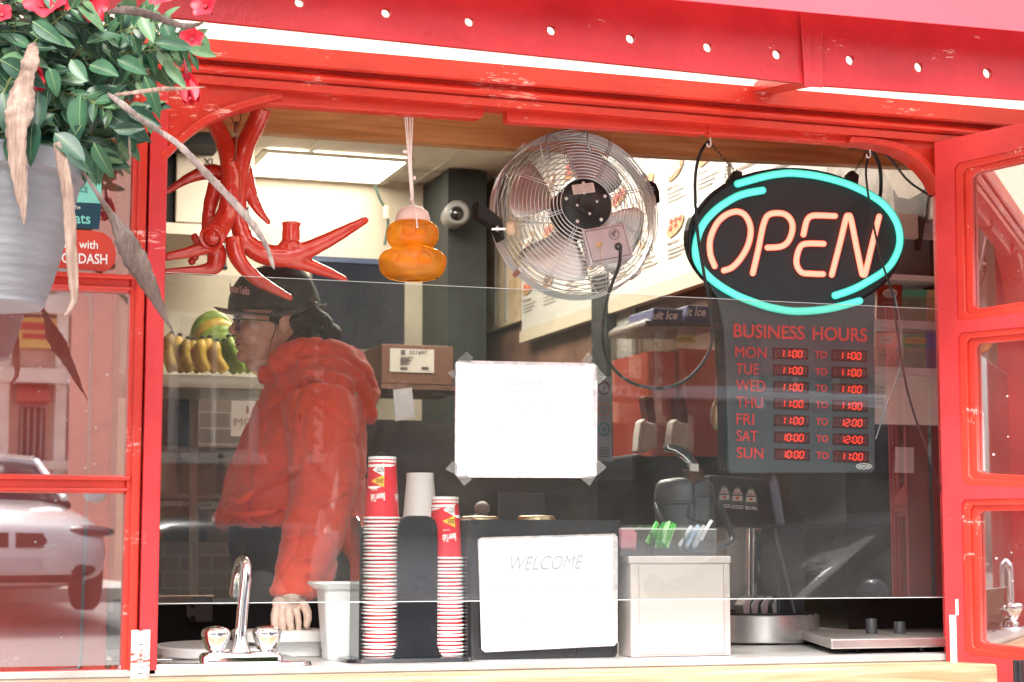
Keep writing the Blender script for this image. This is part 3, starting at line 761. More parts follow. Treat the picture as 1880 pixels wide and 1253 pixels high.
for i, s_ in enumerate(('MODEL NO 1850S', 'VOLTS 120 60 HZ', 'AMPS 0.7 1 PH', 'THERMALLY PROT.')):
    y = .0078 - i * .0048; b.text(s_, FT(-.022, y + .0015, .0966, -.006, .034), FT(.020, y + .0015, .0966, -.006, .034), FT(.020, y - .0015, .0966, -.006, .034), FT(-.022, y - .0015, .0966, -.006, .034))
b.build('plate_text', mat('plate_ink', (.15, .09, .09), .5), pl_)
# junction box below the motor
bx = P(1116, 447, .145); RB = Matrix.Rotation(math.radians(11), 3, A)
BU = RB @ FR; BV = RB @ FU
def BL(u, v, w_): return bx + BU * u + BV * v + A * w_
b = B(); hw, hh = .052, .041
b.prism([BL(x, y, -.030) for x, y in ((-hw, -hh), (hw, -hh), (hw, hh), (-hw, hh))], A * .030)
jb = b.build('switch_box', mat('box_metal', (.62, .58, .60), .32, .75, vary=.06, vscale=30), fan, bevel=.003)
b = B(); q = [(-hw + .006, -hh + .006), (hw - .006, -hh + .006), (hw - .006, hh - .006), (-hw + .006, hh - .006)]
b.tube([BL(x, y, .0003) for x, y in q], .0009, 6, closed=True)
b.tube([BL(.020 + .0125 * math.cos(k * PI / 12), .018 + .0125 * math.sin(k * PI / 12), .0004) for k in range(24)], .0005, 6, closed=True)
b.tube([BL(.020 + .0095 * math.cos(k * PI / 12), .018 + .0095 * math.sin(k * PI / 12), .0004) for k in range(24)], .0004, 6, closed=True)
b.tube([BL(.016, .022, .0005), BL(.016, .015, .0005), BL(.022, .013, .0005)], .0009, 6); b.tube([BL(.013, .020, .0005), BL(.024, .020, .0005)], .0008, 6); b.tube([BL(.020, .0245, .0005), BL(.020, .014, .0005)], .0008, 6); b.tube([BL(.020, .0245, .0005), BL(.026, .0235, .0005), BL(.024, .020, .0005)], .0008, 6)
b.build('printed_marks', mat('mark_ink', (.05, .04, .05), .5), jb)
b = B(); b.lathe([(.0065, -.001), (.0065, .003), (.0045, .004), (.0042, .012), (.002, .013)], BL(-.022, .000, 0), A, 16); b.build('pull_switch', mat('brass', (.62, .42, .22), .3, .9), jb, smooth=True)
b = B()
for k in range(24): b.ball(BL(-.022, 0, .012) + V((0, 0, -.0026 * k)) - A * .0, .0011, seg=6, rings=4)
b.build('pull_chain', mat('brass', (.62, .42, .22), .3, .9), jb)
b = B(); b.lathe([(.009, -.001), (.009, .002), (.007, .004), (.005, .0045), (.005, 0)], BL(.022, -.012, 0), A, 18); b.build('grommet', BLACKP, jb, smooth=True)
# side brackets with wooden knobs
b = B(); YB2 = .16
b.px([(878, 368), (884, 372), (922, 402), (927, 440), (922, 441), (912, 418), (878, 396)], YB2, .045)
b.build('bracket', BLACKM, fan, bevel=.002, label='left black bracket')
b = B(); b.lathe([(.004, 0), (.014, .001), (.016, .006), (.015, .014), (.010, .018), (.002, .018)], P(931, 420, YB2 + .01), RGT * 1 + V((0, -.3, 0)), 20)
b.build('wooden_knob', mat('pale_knob', (.70, .52, .36), .5), fan, smooth=True, label='left wooden knob')
b = B(); b.lathe([(.003, 0), (.003, .030)], P(903, 421, YB2 - .005), RGT + V((0, -.1, 0)), 10); b.lathe([(.0075, 0), (.0075, .006)], P(911, 420, YB2 - .005), RGT + V((0, -.1, 0)), 6)
b.build('bolt', CHROME, fan, label='left bolt')
b = B(); b.px([(1190, 330), (1205, 337), (1211, 352), (1212, 372), (1206, 366), (1196, 346), (1188, 338)], .30, .04); b.build('bracket', BLACKM, fan, bevel=.002, label='right black bracket')
b = B(); b.lathe([(.004, 0), (.012, .001), (.014, .006), (.013, .014), (.002, .016)], P(1204, 370, .30), -RGT, 16); b.build('wooden_knob', mat('pale_knob', (.70, .52, .36), .5), fan, smooth=True, label='right wooden knob')
b = B(); b.tube([P(1010, 293, .12), P(1004, 272, .12), P(1005, 251, .12), P(1030, 242, .12), P(1066, 236, .12), P(1077, 240, .12), P(1079, 262, .12), P(1085, 280, .13)], .0022, 8, smooth=3)
b.tube([P(1050, 245, .12), P(1060, 250, .12), P(1070, 249, .12), P(1074, 240, .12)], .0015, 8)
b.build('hanger_wire', mat('hanger', (.28, .29, .31), .4, .8), fan, smooth=True)
b = B()
for a in (.5, 2.2, 3.9, 5.5):
    b = B(); b.obox(FL((RF + .004) * math.cos(a), (RF + .004) * math.sin(a), -.004), (.010, .050, .012), Matrix((FR * math.cos(a) + FU * math.sin(a), A, FR * -math.sin(a) + FU * math.cos(a))).transposed()); b.build('clip', ALU, fan, bevel=.001)

# ================================================================ painted antlers
YA = .17
RA = red_paint('glossy_antler_paint', (.66, .035, .018), chips=.70, rough=.2)
RA.node_tree.nodes['Principled BSDF'].inputs['Coat Weight'].default_value = 1
def antler(paths, extra=None, hole=None):
    b = B()
    for path in paths:
        pts = [P(p[0], p[1], YA + (p[3] if len(p) > 3 else 0)) for p in path]; mm = MM(430, YA)
        b.tube(pts, [p[2] * mm * 1.14 for p in path], 14, smooth=5)
        b.ball(pts[-1], path[-1][2] * mm, seg=12, rings=8)
    if extra: extra(b)
    return b
def rough_(c, n): return .0007 * noise.noise(c * 45) + .0003 * noise.noise(c * 160)
ant1 = [[(393, 224, 14, .0), (410, 258, 15, 0), (422, 300, 16, -.01), (424, 350, 17, -.015), (418, 390, 17, -.02), (404, 415, 18, -.035), (392, 432, 20, -.05)],
        [(410, 320, 12, .02), (385, 316, 13, .03), (350, 326, 9, .03), (312, 349, 5, .03), (300, 356, 3, .03)],
        [(398, 335, 13, .01), (388, 370, 12, .01), (382, 410, 11, 0), (388, 440, 15, .0), (398, 468, 16, 0), (392, 490, 14, 0), (370, 496, 9, 0), (338, 497, 6, 0), (305, 499, 5, 0)],
        [(398, 450, 14, -.01), (372, 456, 11, -.02), (340, 465, 9, -.02), (305, 472, 7, -.02)]]
def ex1(b):
    for (x, y) in ((358, 436), (352, 480), (362, 446), (358, 472)): b.ball(P(x, y, YA + .012), .009, seg=10, rings=8)
m1 = remesh(antler(ant1, ex1), .0022, 5, rough_)
an1 = thing('antler', 'red painted antler with a hollow cut end pointing left', 'antler', P(420, 300, YA), group='red painted antlers hanging in the hatch')
put(m1, 'antler_body', RA, an1)
b = B(); mm = MM(430, YA); cdir = (P(383, 440, YA - .075) - P(398, 424, YA - .04)).normalized(); c0 = P(389, 437, YA - .058)
b.lathe([(.0245, -.012), (.0262, .004), (.0235, .006), (.0190, .004), (.0185, -.010)], c0, cdir, 28, caps=False); b.build('cut_end', RA, an1, smooth=True)
b = B(); b.lathe([(.0185, .0012), (.001, .0010)], c0, cdir, 24); b.build('hollow', mat('inside_red', (.22, .02, .015), .8), an1)
b = B(); b.ball(P(422, 309, YA - .0255), (.0062, .004, .012), Matrix.Rotation(.1, 3, 'Y'), 20, 12); b.build('hole', mat('dark_hole', (.04, .03, .03), .9), an1)
ant2 = [[(482, 198, 16, -.01), (468, 230, 16, 0), (450, 270, 16, .0), (440, 320, 15, 0), (437, 370, 14, 0), (440, 415, 15, 0), (455, 448, 17, 0), (490, 468, 18, 0), (530, 470, 18, -.01), (572, 456, 14, -.02), (620, 432, 11, -.03), (672, 404, 6, -.04)],
        [(520, 474, 15, -.01), (556, 484, 12, -.01), (598, 499, 9, -.015), (634, 513, 4.5, -.02)],
        [(428, 438, 15, -.01), (438, 478, 13, -.02), (470, 512, 11, -.025), (504, 532, 8, -.03), (533, 547, 5, -.035)],
        [(446, 290, 12, .01), (458, 345, 11, .01), (470, 378, 9, .01), (493, 409, 4, .01)], [(430, 255, 9, .04), (434, 290, 12, .03), (438, 330, 13, .02)]]
def ex2(b):
    b.lathe([(.010, -.004), (.0225, 0), (.020, .012), (.0185, .05), (.019, .058), (.002, .058)], P(534, 462, YA - .012), (0, 0, 1), 20)
    for k in range(16):
        a = 2 * PI * k / 16; c = P(534, 453 if k % 2 else 449, YA - .012) + V((math.cos(a) * .021, math.sin(a) * .021, 0)); b.ball(c, .0055, seg=8, rings=6)
    for k in range(14):
        a = 2 * PI * k / 14; b.ball(P(535, 411, YA - .012) + V((math.cos(a) * .0175, math.sin(a) * .0175, 0)), .0038, seg=8, rings=6)
m2 = remesh(antler(ant2, ex2), .0022, 5, rough_)
an2 = thing('antler', 'red painted antler with long curved tines spreading right in front of the dark board', 'antler', P(450, 300, YA), group='red painted antlers hanging in the hatch')
put(m2, 'antler_body', RA, an2)
b = B()
c = P(434, 214, .10); b.tube([c + V((.0095 * math.sin(2 * PI * k / 20), 0, .017 * math.cos(2 * PI * k / 20))) for k in range(20)], .0014, 8, closed=True)
b.lathe([(.003, 0), (.0055, .004), (.0055, .02), (.003, .026)], P(434, 246, .10), (0, 0, 1), 12); b.tube([P(434, 248, .10), P(433, 285, .12), P(430, 300, .15)], .002, 8)
tag(b.build('hanging_ring', mat('rusty_ring', (.22, .07, .04), .5, .6), smooth=True), 'small rusty ring and swivel hook above the antlers', 'hook')

# ================================================================ amber trap lantern
YL_ = .11
oc = P(757, 514, YL_); mm = MM(757, YL_)
orn = thing('amber_trap', 'amber two-bulge glass trap with a white cap hanging on white strings', 'hanging trap', oc)
def op(lst): return [(r * mm, (514 - y) * mm) for r, y in lst]
AMB = bpy.data.materials.new('amber_glass'); AMB.use_nodes = True
n = AMB.node_tree.nodes; l = AMB.node_tree.links; pb = n['Principled BSDF']
pb.inputs['Base Color'].default_value = (.95, .50, .07, 1); pb.inputs['Roughness'].default_value = .06; pb.inputs['Coat Weight'].default_value = .8; pb.inputs['Coat Roughness'].default_value = .04
pb.inputs['Subsurface Weight'].default_value = .0
trn = n.new('ShaderNodeBsdfTransparent'); trn.inputs[0].default_value = (1, .62, .16, 1)
tli = n.new('ShaderNodeBsdfTranslucent'); tli.inputs[0].default_value = (.98, .55, .10, 1)
ad1 = n.new('ShaderNodeMixShader'); ad1.inputs[0].default_value = .28; l.new(trn.outputs[0], ad1.inputs[1]); l.new(tli.outputs[0], ad1.inputs[2])
mxa = n.new('ShaderNodeMixShader'); mxa.inputs[0].default_value = .20; pb.inputs['Specular IOR Level'].default_value = 1.0; l.new(ad1.outputs[0], mxa.inputs[1]); l.new(pb.outputs[0], mxa.inputs[2]); l.new(mxa.outputs[0], n['Material Output'].inputs[0])
for nm, prof_ in (('bulge', [(26, 408), (38, 411), (46, 420), (48, 432), (46, 444), (40, 453), (34, 457)]), ('bulge', [(34, 457), (50, 462), (59, 470), (61.5, 482), (59, 498), (50, 509), (38, 514), (2, 515)])):
    b = B(); b.lathe(op(prof_), oc, seg=48, caps=False); b.build(nm, AMB, orn, smooth=True, sub=1, label='upper amber bulge' if prof_[0][0] == 26 else 'lower amber bulge')
    for r in ():
        pass
b = B(); b.lathe(op([(2, 420), (20, 424), (22, 434), (20, 446), (14, 458), (20, 466), (30, 474), (32, 486), (24, 494), (2, 496)]), oc, seg=40); 
b.build('inner_shell', mat('amber_inner', (1., .80, .42), .4, vary=.35, vscale=45, col2=(.85, .36, .05)), orn, smooth=True)
b = B(); rq = random.Random(2)
for k in range(26):
    a = rq.uniform(0, 2 * PI); r_ = rq.uniform(.2, .9) * 50 * mm; b.ball(oc + V((math.cos(a) * r_, math.sin(a) * r_, .004 + rq.uniform(0, .006))), (rq.uniform(.003, .010), rq.uniform(.003, .008), rq.uniform(.001, .003)), seg=8, rings=6)
b.build('residue', mat('residue_brown', (.12, .045, .01), .6), orn, smooth=True)
b = B(); b.lathe(op([(31.5, 410), (31, 402), (27, 391), (18, 384), (8, 381), (1, 380.5)]), oc, seg=40); b.build('cap', mat('cap_white', (.80, .62, .58), .4), orn, smooth=True)
b = B()
for (x, y, r, R_) in ((739, 432, 12, 48), (777, 434, 12, 47), (763, 481, 13.5, 61), (713, 480, 9, 60), (806, 482, 9, 60)):
    th_ = math.asin(max(-1, min(1, (x - 757) / R_))); d2 = V((math.sin(th_), -math.cos(th_), 0)); c = oc + d2 * R_ * mm * 1.0 + V((0, 0, (514 - y) * mm))
    s2 = V((0, 0, 1)).cross(d2).normalized()
    b = B(); b.tube([c + (s2 * math.cos(a * PI / 10) + V((0, 0, 1)) * math.sin(a * PI / 10)) * r * mm for a in range(20)], .0014, 8, closed=True)
    b.build('entry_rim', AMB, orn, smooth=True)
b = B()
for (x, y) in [(757 + dx * 4.2, 421 + dy * 4.5) for dx in range(-3, 4) for dy in range(3)] + [(733 + dx * 4.5, 472 + dy * 5) for dx in range(3) for dy in range(3)] + [(784 + dx * 4.5, 473 + dy * 5) for dx in range(4) for dy in range(3)]:
    R_ = 47.5 if y < 455 else 61.3
    th_ = math.asin((x - 757) / R_); c = oc + V((math.sin(th_), -math.cos(th_), 0)) * R_ * mm + V((0, 0, (514 - y) * mm)); b.ball(c, .0011, seg=6, rings=4)
b.build('pierced_dots', mat('dot_dark', (.25, .09, .01), .6), orn)
STR = mat('white_string', (.85, .75, .73), .7)
b = B()
for x0 in (742.5, 747, 753, 758.5):
    b.tube([P(x0, 203, .05), P(752 + (x0 - 750) * .35, 290, .07), P(755 + (x0 - 750) * .3, 340, .09), P(757 + (x0 - 750) * .2, 366, YL_), P(757, 381, YL_)], .0012, 6, smooth=4)
b.ball(P(744, 279, .06), (.006, .004, .0042)); b.ball(P(761, 327, .085), (.0035, .0035, .0045)); b.ball(P(755, 366, YL_), (.0045, .0045, .006))
b.tube([P(757, 366, YL_), P(763, 380, YL_ - .03), P(770, 389, YL_ - .035)], .0012, 6); b.tube([P(757, 366, YL_), P(764, 395, YL_ - .055), P(766, 416, YL_ - .058)], .0015, 6); b.ball(P(766, 417, YL_ - .058), .003, seg=8, rings=6)
b.build('strings', STR, orn, smooth=True)

# ================================================================ taped notice on the glass
YP = YS - .002
nt1 = thing('notice', 'blank-looking white laminated notice taped to the middle of the glass screen', 'notice', P(966, 878, YP))
LAM = mat('laminate_edge', (.50, .45, .46), .12, vary=.25, vscale=60)
b = B(); b.px([(836, 668), (842, 662), (1090, 667), (1097, 673), (1096, 872), (1089, 878), (841, 877), (835, 871)], YP, .0008); b.build('laminate', LAM, nt1)
b = B(); b.px([(838, 671), (838, 665), (862, 664), (864, 669), (1072, 673), (1076, 669), (1093, 671), (1093, 676), (1088, 684), (1087, 850), (1092, 856), (1092, 874), (1072, 875), (862, 873), (840, 874)], YP - .0004, .0003)
pp = b.build('sheet', mat('bright_paper', (.93, .93, .93), .5), nt1)
b = B(); GH = mat('ghost_print', (.30, .31, .33), .5)
for s_, x0, x1, y, h in (('Beavertails', 932, 992, 702, 11), ('Pastry', 938, 985, 717, 10), ('CASH ONLY TODAY', 900, 1018, 750, 9), ('PLEASE TELL US', 916, 1004, 766, 9), ('AVAILABLE FLAVOURS AT', 893, 1025, 789, 9), ('THE WINDOW', 925, 1001, 803, 9), ('thank you very much', 903, 1015, 829, 9), ('see you again soon', 897, 1024, 842, 9)):
    b = B(); b.ptext(s_, x0, y - h / 2, x1, y + h / 2, YP - .0012, mirror=True, dy1=1); b.build('faint_print', GH, pp)
TAPE = glass('clear_tape', refl=.16, tint=(.90, .90, .90), rough=.12, haze=.12, spots=.3)
for q in ([(838, 663), (857, 646), (868, 657), (862, 668)], [(1068, 664), (1080, 648), (1088, 656), (1084, 668)], [(1094, 672), (1112, 692), (1100, 704), (1094, 696)], [(822, 684), (832, 694), (838, 690), (838, 678)],
          [(818, 862), (832, 847), (840, 856), (838, 872)], [(838, 874), (852, 892), (866, 880), (858, 872)], [(1066, 878), (1082, 892), (1094, 876), (1088, 872)], [(1094, 850), (1100, 846), (1113, 858), (1096, 874)]):
    b = B(); b.px(q, YP - .0010, .0003); b.tube([P(x, y, YP - .001) for x, y in q], .0004, 5, closed=True); b.build('tape', TAPE, nt1)

# ================================================================ sink, tap
def onc(px, py): return PZ(px, py, ZC)
sk = thing('sink', 'small stainless steel drop-in sink at the left end of the counter', 'sink', ((sx0 + sx1) / 2, .2, ZC))
SKM = mat('sink_steel', (.80, .79, .78), .18, 1, vary=.04, vscale=6)
def rrect(x0, x1, y0, y1, r, n=6):
    out = []
    for cx, cy, a0 in ((x1 - r, y1 - r, 0), (x0 + r, y1 - r, 90), (x0 + r, y0 + r, 180), (x1 - r, y0 + r, 270)):
        for k in range(n + 1):
            a = math.radians(a0 + 90 * k / n); out.append((cx + r * math.cos(a), cy + r * math.sin(a)))
    return out
def rr(x0, x1, y0, y1, r, z): return [V((a, b_, z)) for a, b_ in rrect(x0, x1, y0, y1, r)]
o0, o1, q0, q1 = sx0 - .02, sx1 + .035, .012, .36
b = B()
b.loft([rr(o0, o1, q0, q1, .05, ZC + .0008), rr(o0 + .002, o1 - .002, q0 + .002, q1 - .002, .05, ZC + .008), rr(o0 + .012, o1 - .012, q0 + .010, q1 - .010, .045, ZC + .010),
        rr(o0 + .022, o1 - .022, q0 + .018, q1 - .018, .04, ZC + .003), rr(sx0 + .012, sx1 - .012, .115, sy1 - .012, .055, ZC + .002), rr(sx0 + .017, sx1 - .017, .120, sy1 - .017, .055, ZC - .008),
        rr(sx0 + .03, sx1 - .03, .13, sy1 - .03, .06, ZC - .13), rr(sx0 + .08, sx1 - .08, .17, sy1 - .08, .05, ZC - .145)])
b.build('basin', SKM, sk, smooth=True, autos=50)
tx = P(441, 1205, .05).x
tap = thing('tap', 'chrome tap with curved spout and two faceted knobs at the sink', 'tap', (tx, .05, ZC + .004))
YT_ = .052
def tp(px, py, Y=YT_): return P(px, py, Y)
b = B(); z0 = ZC + .005; xa_, xb_ = X7(367, YT_, 1200), X7(516, YT_, 1200)
def hull(x0, x1, y0, y1, z, r): return rr(x0, x1, y0, y1, r, z)
b.loft([hull(xa_, xb_, YT_ - .026, YT_ + .026, z0, .012), hull(xa_, xb_, YT_ - .026, YT_ + .026, z0 + .014, .012), hull(xa_ + .004, xb_ - .004, YT_ - .022, YT_ + .022, z0 + .021, .012), hull(xa_ + .012, xb_ - .012, YT_ - .016, YT_ + .016, z0 + .0235, .01)])
b.build('deck_plate', CHROME, tap, smooth=True, autos=40)
zs_ = z0 + .0235
b = B(); b.lathe([(.0215, 0), (.0195, .006), (.014, .022), (.012, .032), (.0115, .040)], (tx, YT_, zs_), seg=24)
top = tp(444, 1050); xk = X7(447, YT_, 1100)
sp = [(tx, YT_, zs_ + .03), (tx + .004, YT_, zs_ + .09), (tx + .010, YT_, top.z - .005)]
b.tube([V(sp[0]), V(sp[1]), V(sp[2]), V((tx + .010, YT_ + .012, top.z + .014)), V((tx + .010, YT_ + .032, top.z + .022)), V((tx + .008, YT_ + .062, top.z + .016)), V((tx + .005, YT_ + .082, top.z - .010)), V((tx + .003, YT_ + .086, top.z - .040))],
       [.0115, .0112, .0108, .0105, .0105, .0105, .0105, .0105], 18, smooth=6)
b.lathe([(.0118, 0), (.0118, -.012), (.0095, -.013), (.0095, -.017)], V((tx + .003, YT_ + .086, top.z - .036)), seg=18)
b.build('spout', CHROME, tap, smooth=True)
for cxp in (396, 490):
    cx_ = X7(cxp, YT_, 1180); b = B(); prof_ = [(.014, 0), (.016, .003), (.012, .005), (.018, .007), (.0205, .010), (.027, .030), (.0292, .040), (.027, .047), (.019, .052), (.009, .0545), (.001, .055)]
    seg = 40; rings = []
    for r, h in prof_:
        k = 0 if h < .012 or h > .056 else .10
        rings.append([V((cx_ + r * (1 + k * .5 * (abs(math.cos(4 * a)) - .6)) * math.cos(a), YT_ + r * (1 + k * .5 * (abs(math.cos(4 * a)) - .6)) * math.sin(a), zs_ - .003 + h)) for a in [2 * PI * i / seg for i in range(seg)]])
    b.loft(rings); b.build('knob', CHROME, tap, smooth=True, autos=55)

# round white lid and white tray, translucent tub
WPL = mat('white_plastic', (.78, .78, .78), .35, vary=.03, vscale=20)
GRT = mat('grey_speckle_top', (.42, .42, .44), .5, vary=.15, vscale=160)
lc = PZ(398, 1177, ZC + .035); lr = .132
ld = thing('round_platter', 'round white lid with speckled grey top lying behind the tap', 'platter', (lc.x, lc.y, ZC + .001))
TL = Matrix.Rotation(math.radians(2.0), 3, 'X')
b = B(); b.lathe([(.02, 0), (lr - .004, 0), (lr, .003), (lr, .018), (lr - .004, .021), (lr - .012, .0212)], (lc.x, lc.y, ZC + .006), TL @ V((0, 0, 1)), 64); b.build('rim', WPL, ld, smooth=True, autos=40)
b = B(); b.lathe([(.001, .0216), (lr - .010, .0216), (lr - .009, .0200)], (lc.x, lc.y, ZC + .006), TL @ V((0, 0, 1)), 64); b.build('top', GRT, ld)
tc_ = P(527, 1172, .38)
b = B(); tl0, tl1 = P(452, 1170, .34).x, P(612, 1170, .34).x; ztt_ = P(530, 1159, .34).z
b.loft([rr(tl0 + .02, tl1 - .02, .36, .50, .012, ZC + .001), rr(tl0 + .02, tl1 - .02, .36, .50, .012, ztt_ - .024), rr(tl0, tl1, .34, .52, .012, ztt_ - .023), rr(tl0 - .002, tl1 + .002, .338, .522, .014, ztt_ - .004), rr(tl0 + .004, tl1 - .004, .344, .516, .012, ztt_)])
tag(b.build('white_tray', WPL, smooth=True, autos=40), 'flat white plastic box lid between the tap and the tub, under the hand', 'tray')
tbp = P(620, 1203, .24)
TUB = bpy.data.materials.new('frosted_tub'); TUB.use_nodes = True; n = TUB.node_tree.nodes; l = TUB.node_tree.links
pb = n['Principled BSDF']; pb.inputs['Base Color'].default_value = (.85, .85, .86, 1); pb.inputs['Roughness'].default_value = .3
tr_ = n.new('ShaderNodeBsdfTransparent'); mx_ = n.new('ShaderNodeMixShader'); mx_.inputs[0].default_value = .86; l.new(tr_.outputs[0], mx_.inputs[1]); l.new(pb.outputs[0], mx_.inputs[2]); l.new(mx_.outputs[0], n['Material Output'].inputs[0])
tub = thing('plastic_tub', 'tall translucent white plastic tub beside the cup holder', 'tub', (tbp.x, tbp.y, ZC))
zt_ = P(628, 1068, tbp.y).z - ZC
b = B(); b.loft([rr(tbp.x - .028, tbp.x + .04, tbp.y - .035, tbp.y + .035, .012, ZC + .001), rr(tbp.x - .040, tbp.x + .052, tbp.y - .047, tbp.y + .047, .014, ZC + zt_ - .01), rr(tbp.x - .037, tbp.x + .049, tbp.y - .044, tbp.y + .044, .014, ZC + zt_ - .01), rr(tbp.x - .026, tbp.x + .038, tbp.y - .033, tbp.y + .033, .012, ZC + .003)])
b.build('tub_body', TUB, tub, smooth=True, autos=50)
b = B(); b.loft([rr(tbp.x - .043, tbp.x + .055, tbp.y - .05, tbp.y + .05, .015, ZC + zt_ - .016), rr(tbp.x - .060, tbp.x + .060, tbp.y - .055, tbp.y + .055, .02, ZC + zt_ - .004), rr(tbp.x - .058, tbp.x + .058, tbp.y - .053, tbp.y + .053, .02, ZC + zt_)]); b.build('tub_lid', WPL, tub, smooth=True, autos=40)
b = B(); b.loft([rr(tbp.x - .026, tbp.x + .038, tbp.y - .033, tbp.y + .033, .012, ZC + .004), rr(tbp.x - .033, tbp.x + .045, tbp.y - .040, tbp.y + .040, .012, ZC + zt_ * .5)]); b.build('contents', WPL, tub, smooth=True)

# ================================================================ cup holder and cups
YC = .14
CR = mat('cup_red', (.66, .020, .035), .35, vary=.04, vscale=20)
CW = mat('cup_white', (.86, .85, .84), .5)
CY = mat('cup_yellow', (.85, .50, .05), .4)
INK = mat('cup_ink', (.12, .02, .02), .5)
rz = .0415 # rim radius
def cup(name, px, py_rim, label, group, mcol=CR, h=.150, art=True, rim=rz, tilt=0., Y=YC):
    base = P(px, py_rim, Y)
    t = thing(name, label, 'cup', base, group)
    r0, r1 = rim - .003, rim * .735
    b = B(); b.lathe([(r0, .003), (r1, h - .006), (r1, h), (r1 - .003, h), (r1 - .004, h - .006)], base, seg=40, caps=False); b.lathe([(r1 - .0035, h - .0065), (.001, h - .006)], base, seg=40, caps=False)
    body = b.build('cup_body', mcol, t, smooth=True, autos=40)
    b = B(); b.lathe([(rim - .002, -.0010), (rim, .0002), (rim + .0004, .0018), (rim - .0006, .0034), (rim - .0028, .0036), (rim - .0034, .0018)], base, seg=40, caps=False); b.build('cup_rim', CW, t, smooth=True)
    b = B(); b.lathe([(r1 + .0003, h - .005), (r1 + .0005, h + .0006), (r1 - .002, h + .001), (r1 - .003, h - .001)], base, seg=40, caps=False); b.build('cup_base', CW, t, smooth=True)
    return t, base, r0, r1, h
def on_cup(base, r0, r1, h, ang, z, off=.0006):
    r = r0 + (r1 - r0) * (z - .003) / (h - .009) + off
    return base + V((math.sin(ang) * r, -math.cos(ang) * r, z))
def cup_text(b, s, c, a0, a1, z0, z1, flip=True, slope=0., bold=.02, curve=0.):
    uv, fs = text_mesh(s, bold, 0, 1)
    vs = []
    for u, v in uv:
        if flip: u, v = 1 - u, 1 - v
        a = a0 + (a1 - a0) * u; z = z0 + (z1 - z0) * v + slope * (u - .5) + curve * (u - .5) ** 2
        vs.append(on_cup(*c[1:], a, z))
    b.add(vs, fs)
def pennant(c, a0, a1, zc, hh, m, word, side=1, par=None):
    b = B(); n_ = 10; rows = []
    for i in range(n_ + 1):
        u = i / n_; a = a0 + (a1 - a0) * u; hv = hh * (u if side > 0 else 1 - u)
        rows.append([on_cup(*c[1:], a, zc - hv - .001, .0003), on_cup(*c[1:], a, zc + hv + .001, .0003)])
    vs = [p for r in rows for p in r]; b.add(vs, [(2 * i, 2 * i + 1, 2 * i + 3, 2 * i + 2) for i in range(n_)]); p_ = b.build('pennant', m, par)
    b = B(); cup_text(b, word, c, a0 + (a1 - a0) * (.35 if side > 0 else .05), a0 + (a1 - a0) * (.95 if side > 0 else .65), zc - hh * .45, zc + hh * .45); b.build('pennant_text', INK, p_)
def art(c, rot):
    t = c[0]; h_ = c[4]
    pennant(c, rot - .95, rot - .12, .102, .013, CW, 'PASTRY', 1, t); pennant(c, rot - .98, rot - .12, .078, .012, CY, 'LEBONHEUR', 1, t)
    b = B(); cup_text(b, 'BeaverTails', c, rot - 1.0, rot - .08, .036, .052, slope=.004); b.build('cup_lettering', CW, t)
    b = B(); cup_text(b, 'BeaverTails', c, rot + .65, rot + 1.6, .036, .052); b.build('cup_lettering', CW, t)
    b = B(); cup_text(b, 'since 1978', c, rot - .95, rot - .55, .058, .061); b.build('cup_lettering', CW, t)
    b = B()
    rows = [[on_cup(*c[1:], rot - .85 + i * .06, h_ - .011, .0003), on_cup(*c[1:], rot - .85 + i * .06, h_ - .0105, .0003)] for i in range(9)]
    b.add([p for r in rows for p in r], [(2 * i, 2 * i + 1, 2 * i + 3, 2 * i + 2) for i in range(8)]); b.build('cup_stripe', CW, t)
GL = 'paper cups nested rim-down in the tall left stack'; GR = 'paper cups nested rim-down in the lower right stack'
c1 = cup('paper_cup', 701, 953, 'red printed paper cup topmost on the tall left stack, tip up', GL, h=.129, rim=.0395)
art(c1, .0)
base1 = cup('paper_cup', 701, 960, 'red and white paper cup nested rim-down inside the tall left stack', GL, h=.129, rim=.0395)[0]
stp = (P(700, 960, YC).z - P(700, 1210, YC).z) / 37
for i in range(1, 38):
    copy_thing(base1, (.0011 * math.sin(i * 1.7) - .00006 * i, .0009 * math.cos(i * 2.3), -stp * i + .0005 * math.sin(i * 5.1)), tilt=(.012 * math.sin(i * 2.9), .014 * math.sin(i * 4.3), 0))
XO2 = P(820, 1100, YC).x
c2 = cup('paper_cup', 817, 1026, 'red printed paper cup topmost on the lower right stack', GR, h=.129, rim=.0385, Y=YC - .005)
c2[0].rotation_euler = (0, 0, 0); art(c2, .55)
base2 = cup('paper_cup', 817, 1033, 'red and white paper cup nested rim-down inside the lower right stack', GR, h=.129, rim=.0385, Y=YC - .005)[0]
stp2 = (P(818, 1033, YC).z - P(822, 1202, YC).z) / 25
for i in range(1, 26): copy_thing(base2, (.0001 * i + .0010 * math.sin(i * 1.9), .0009 * math.cos(i * 2.3), -stp2 * i + .0005 * math.sin(i * 5.1)), tilt=(.012 * math.sin(i * 3.1), .014 * math.sin(i * 4.9), 0))
# white cups in the rear of the holder
cw1 = cup('paper_cup', 771, 953, 'plain white paper cup upside down behind the two red stacks', 'plain white cups at the back of the holder', mcol=CW, h=.098, rim=.040, Y=YC + .10)
for i in range(1, 6): copy_thing(cw1[0], (0, 0, -.0085 * i), label='plain white paper cup nested below the topmost white one')
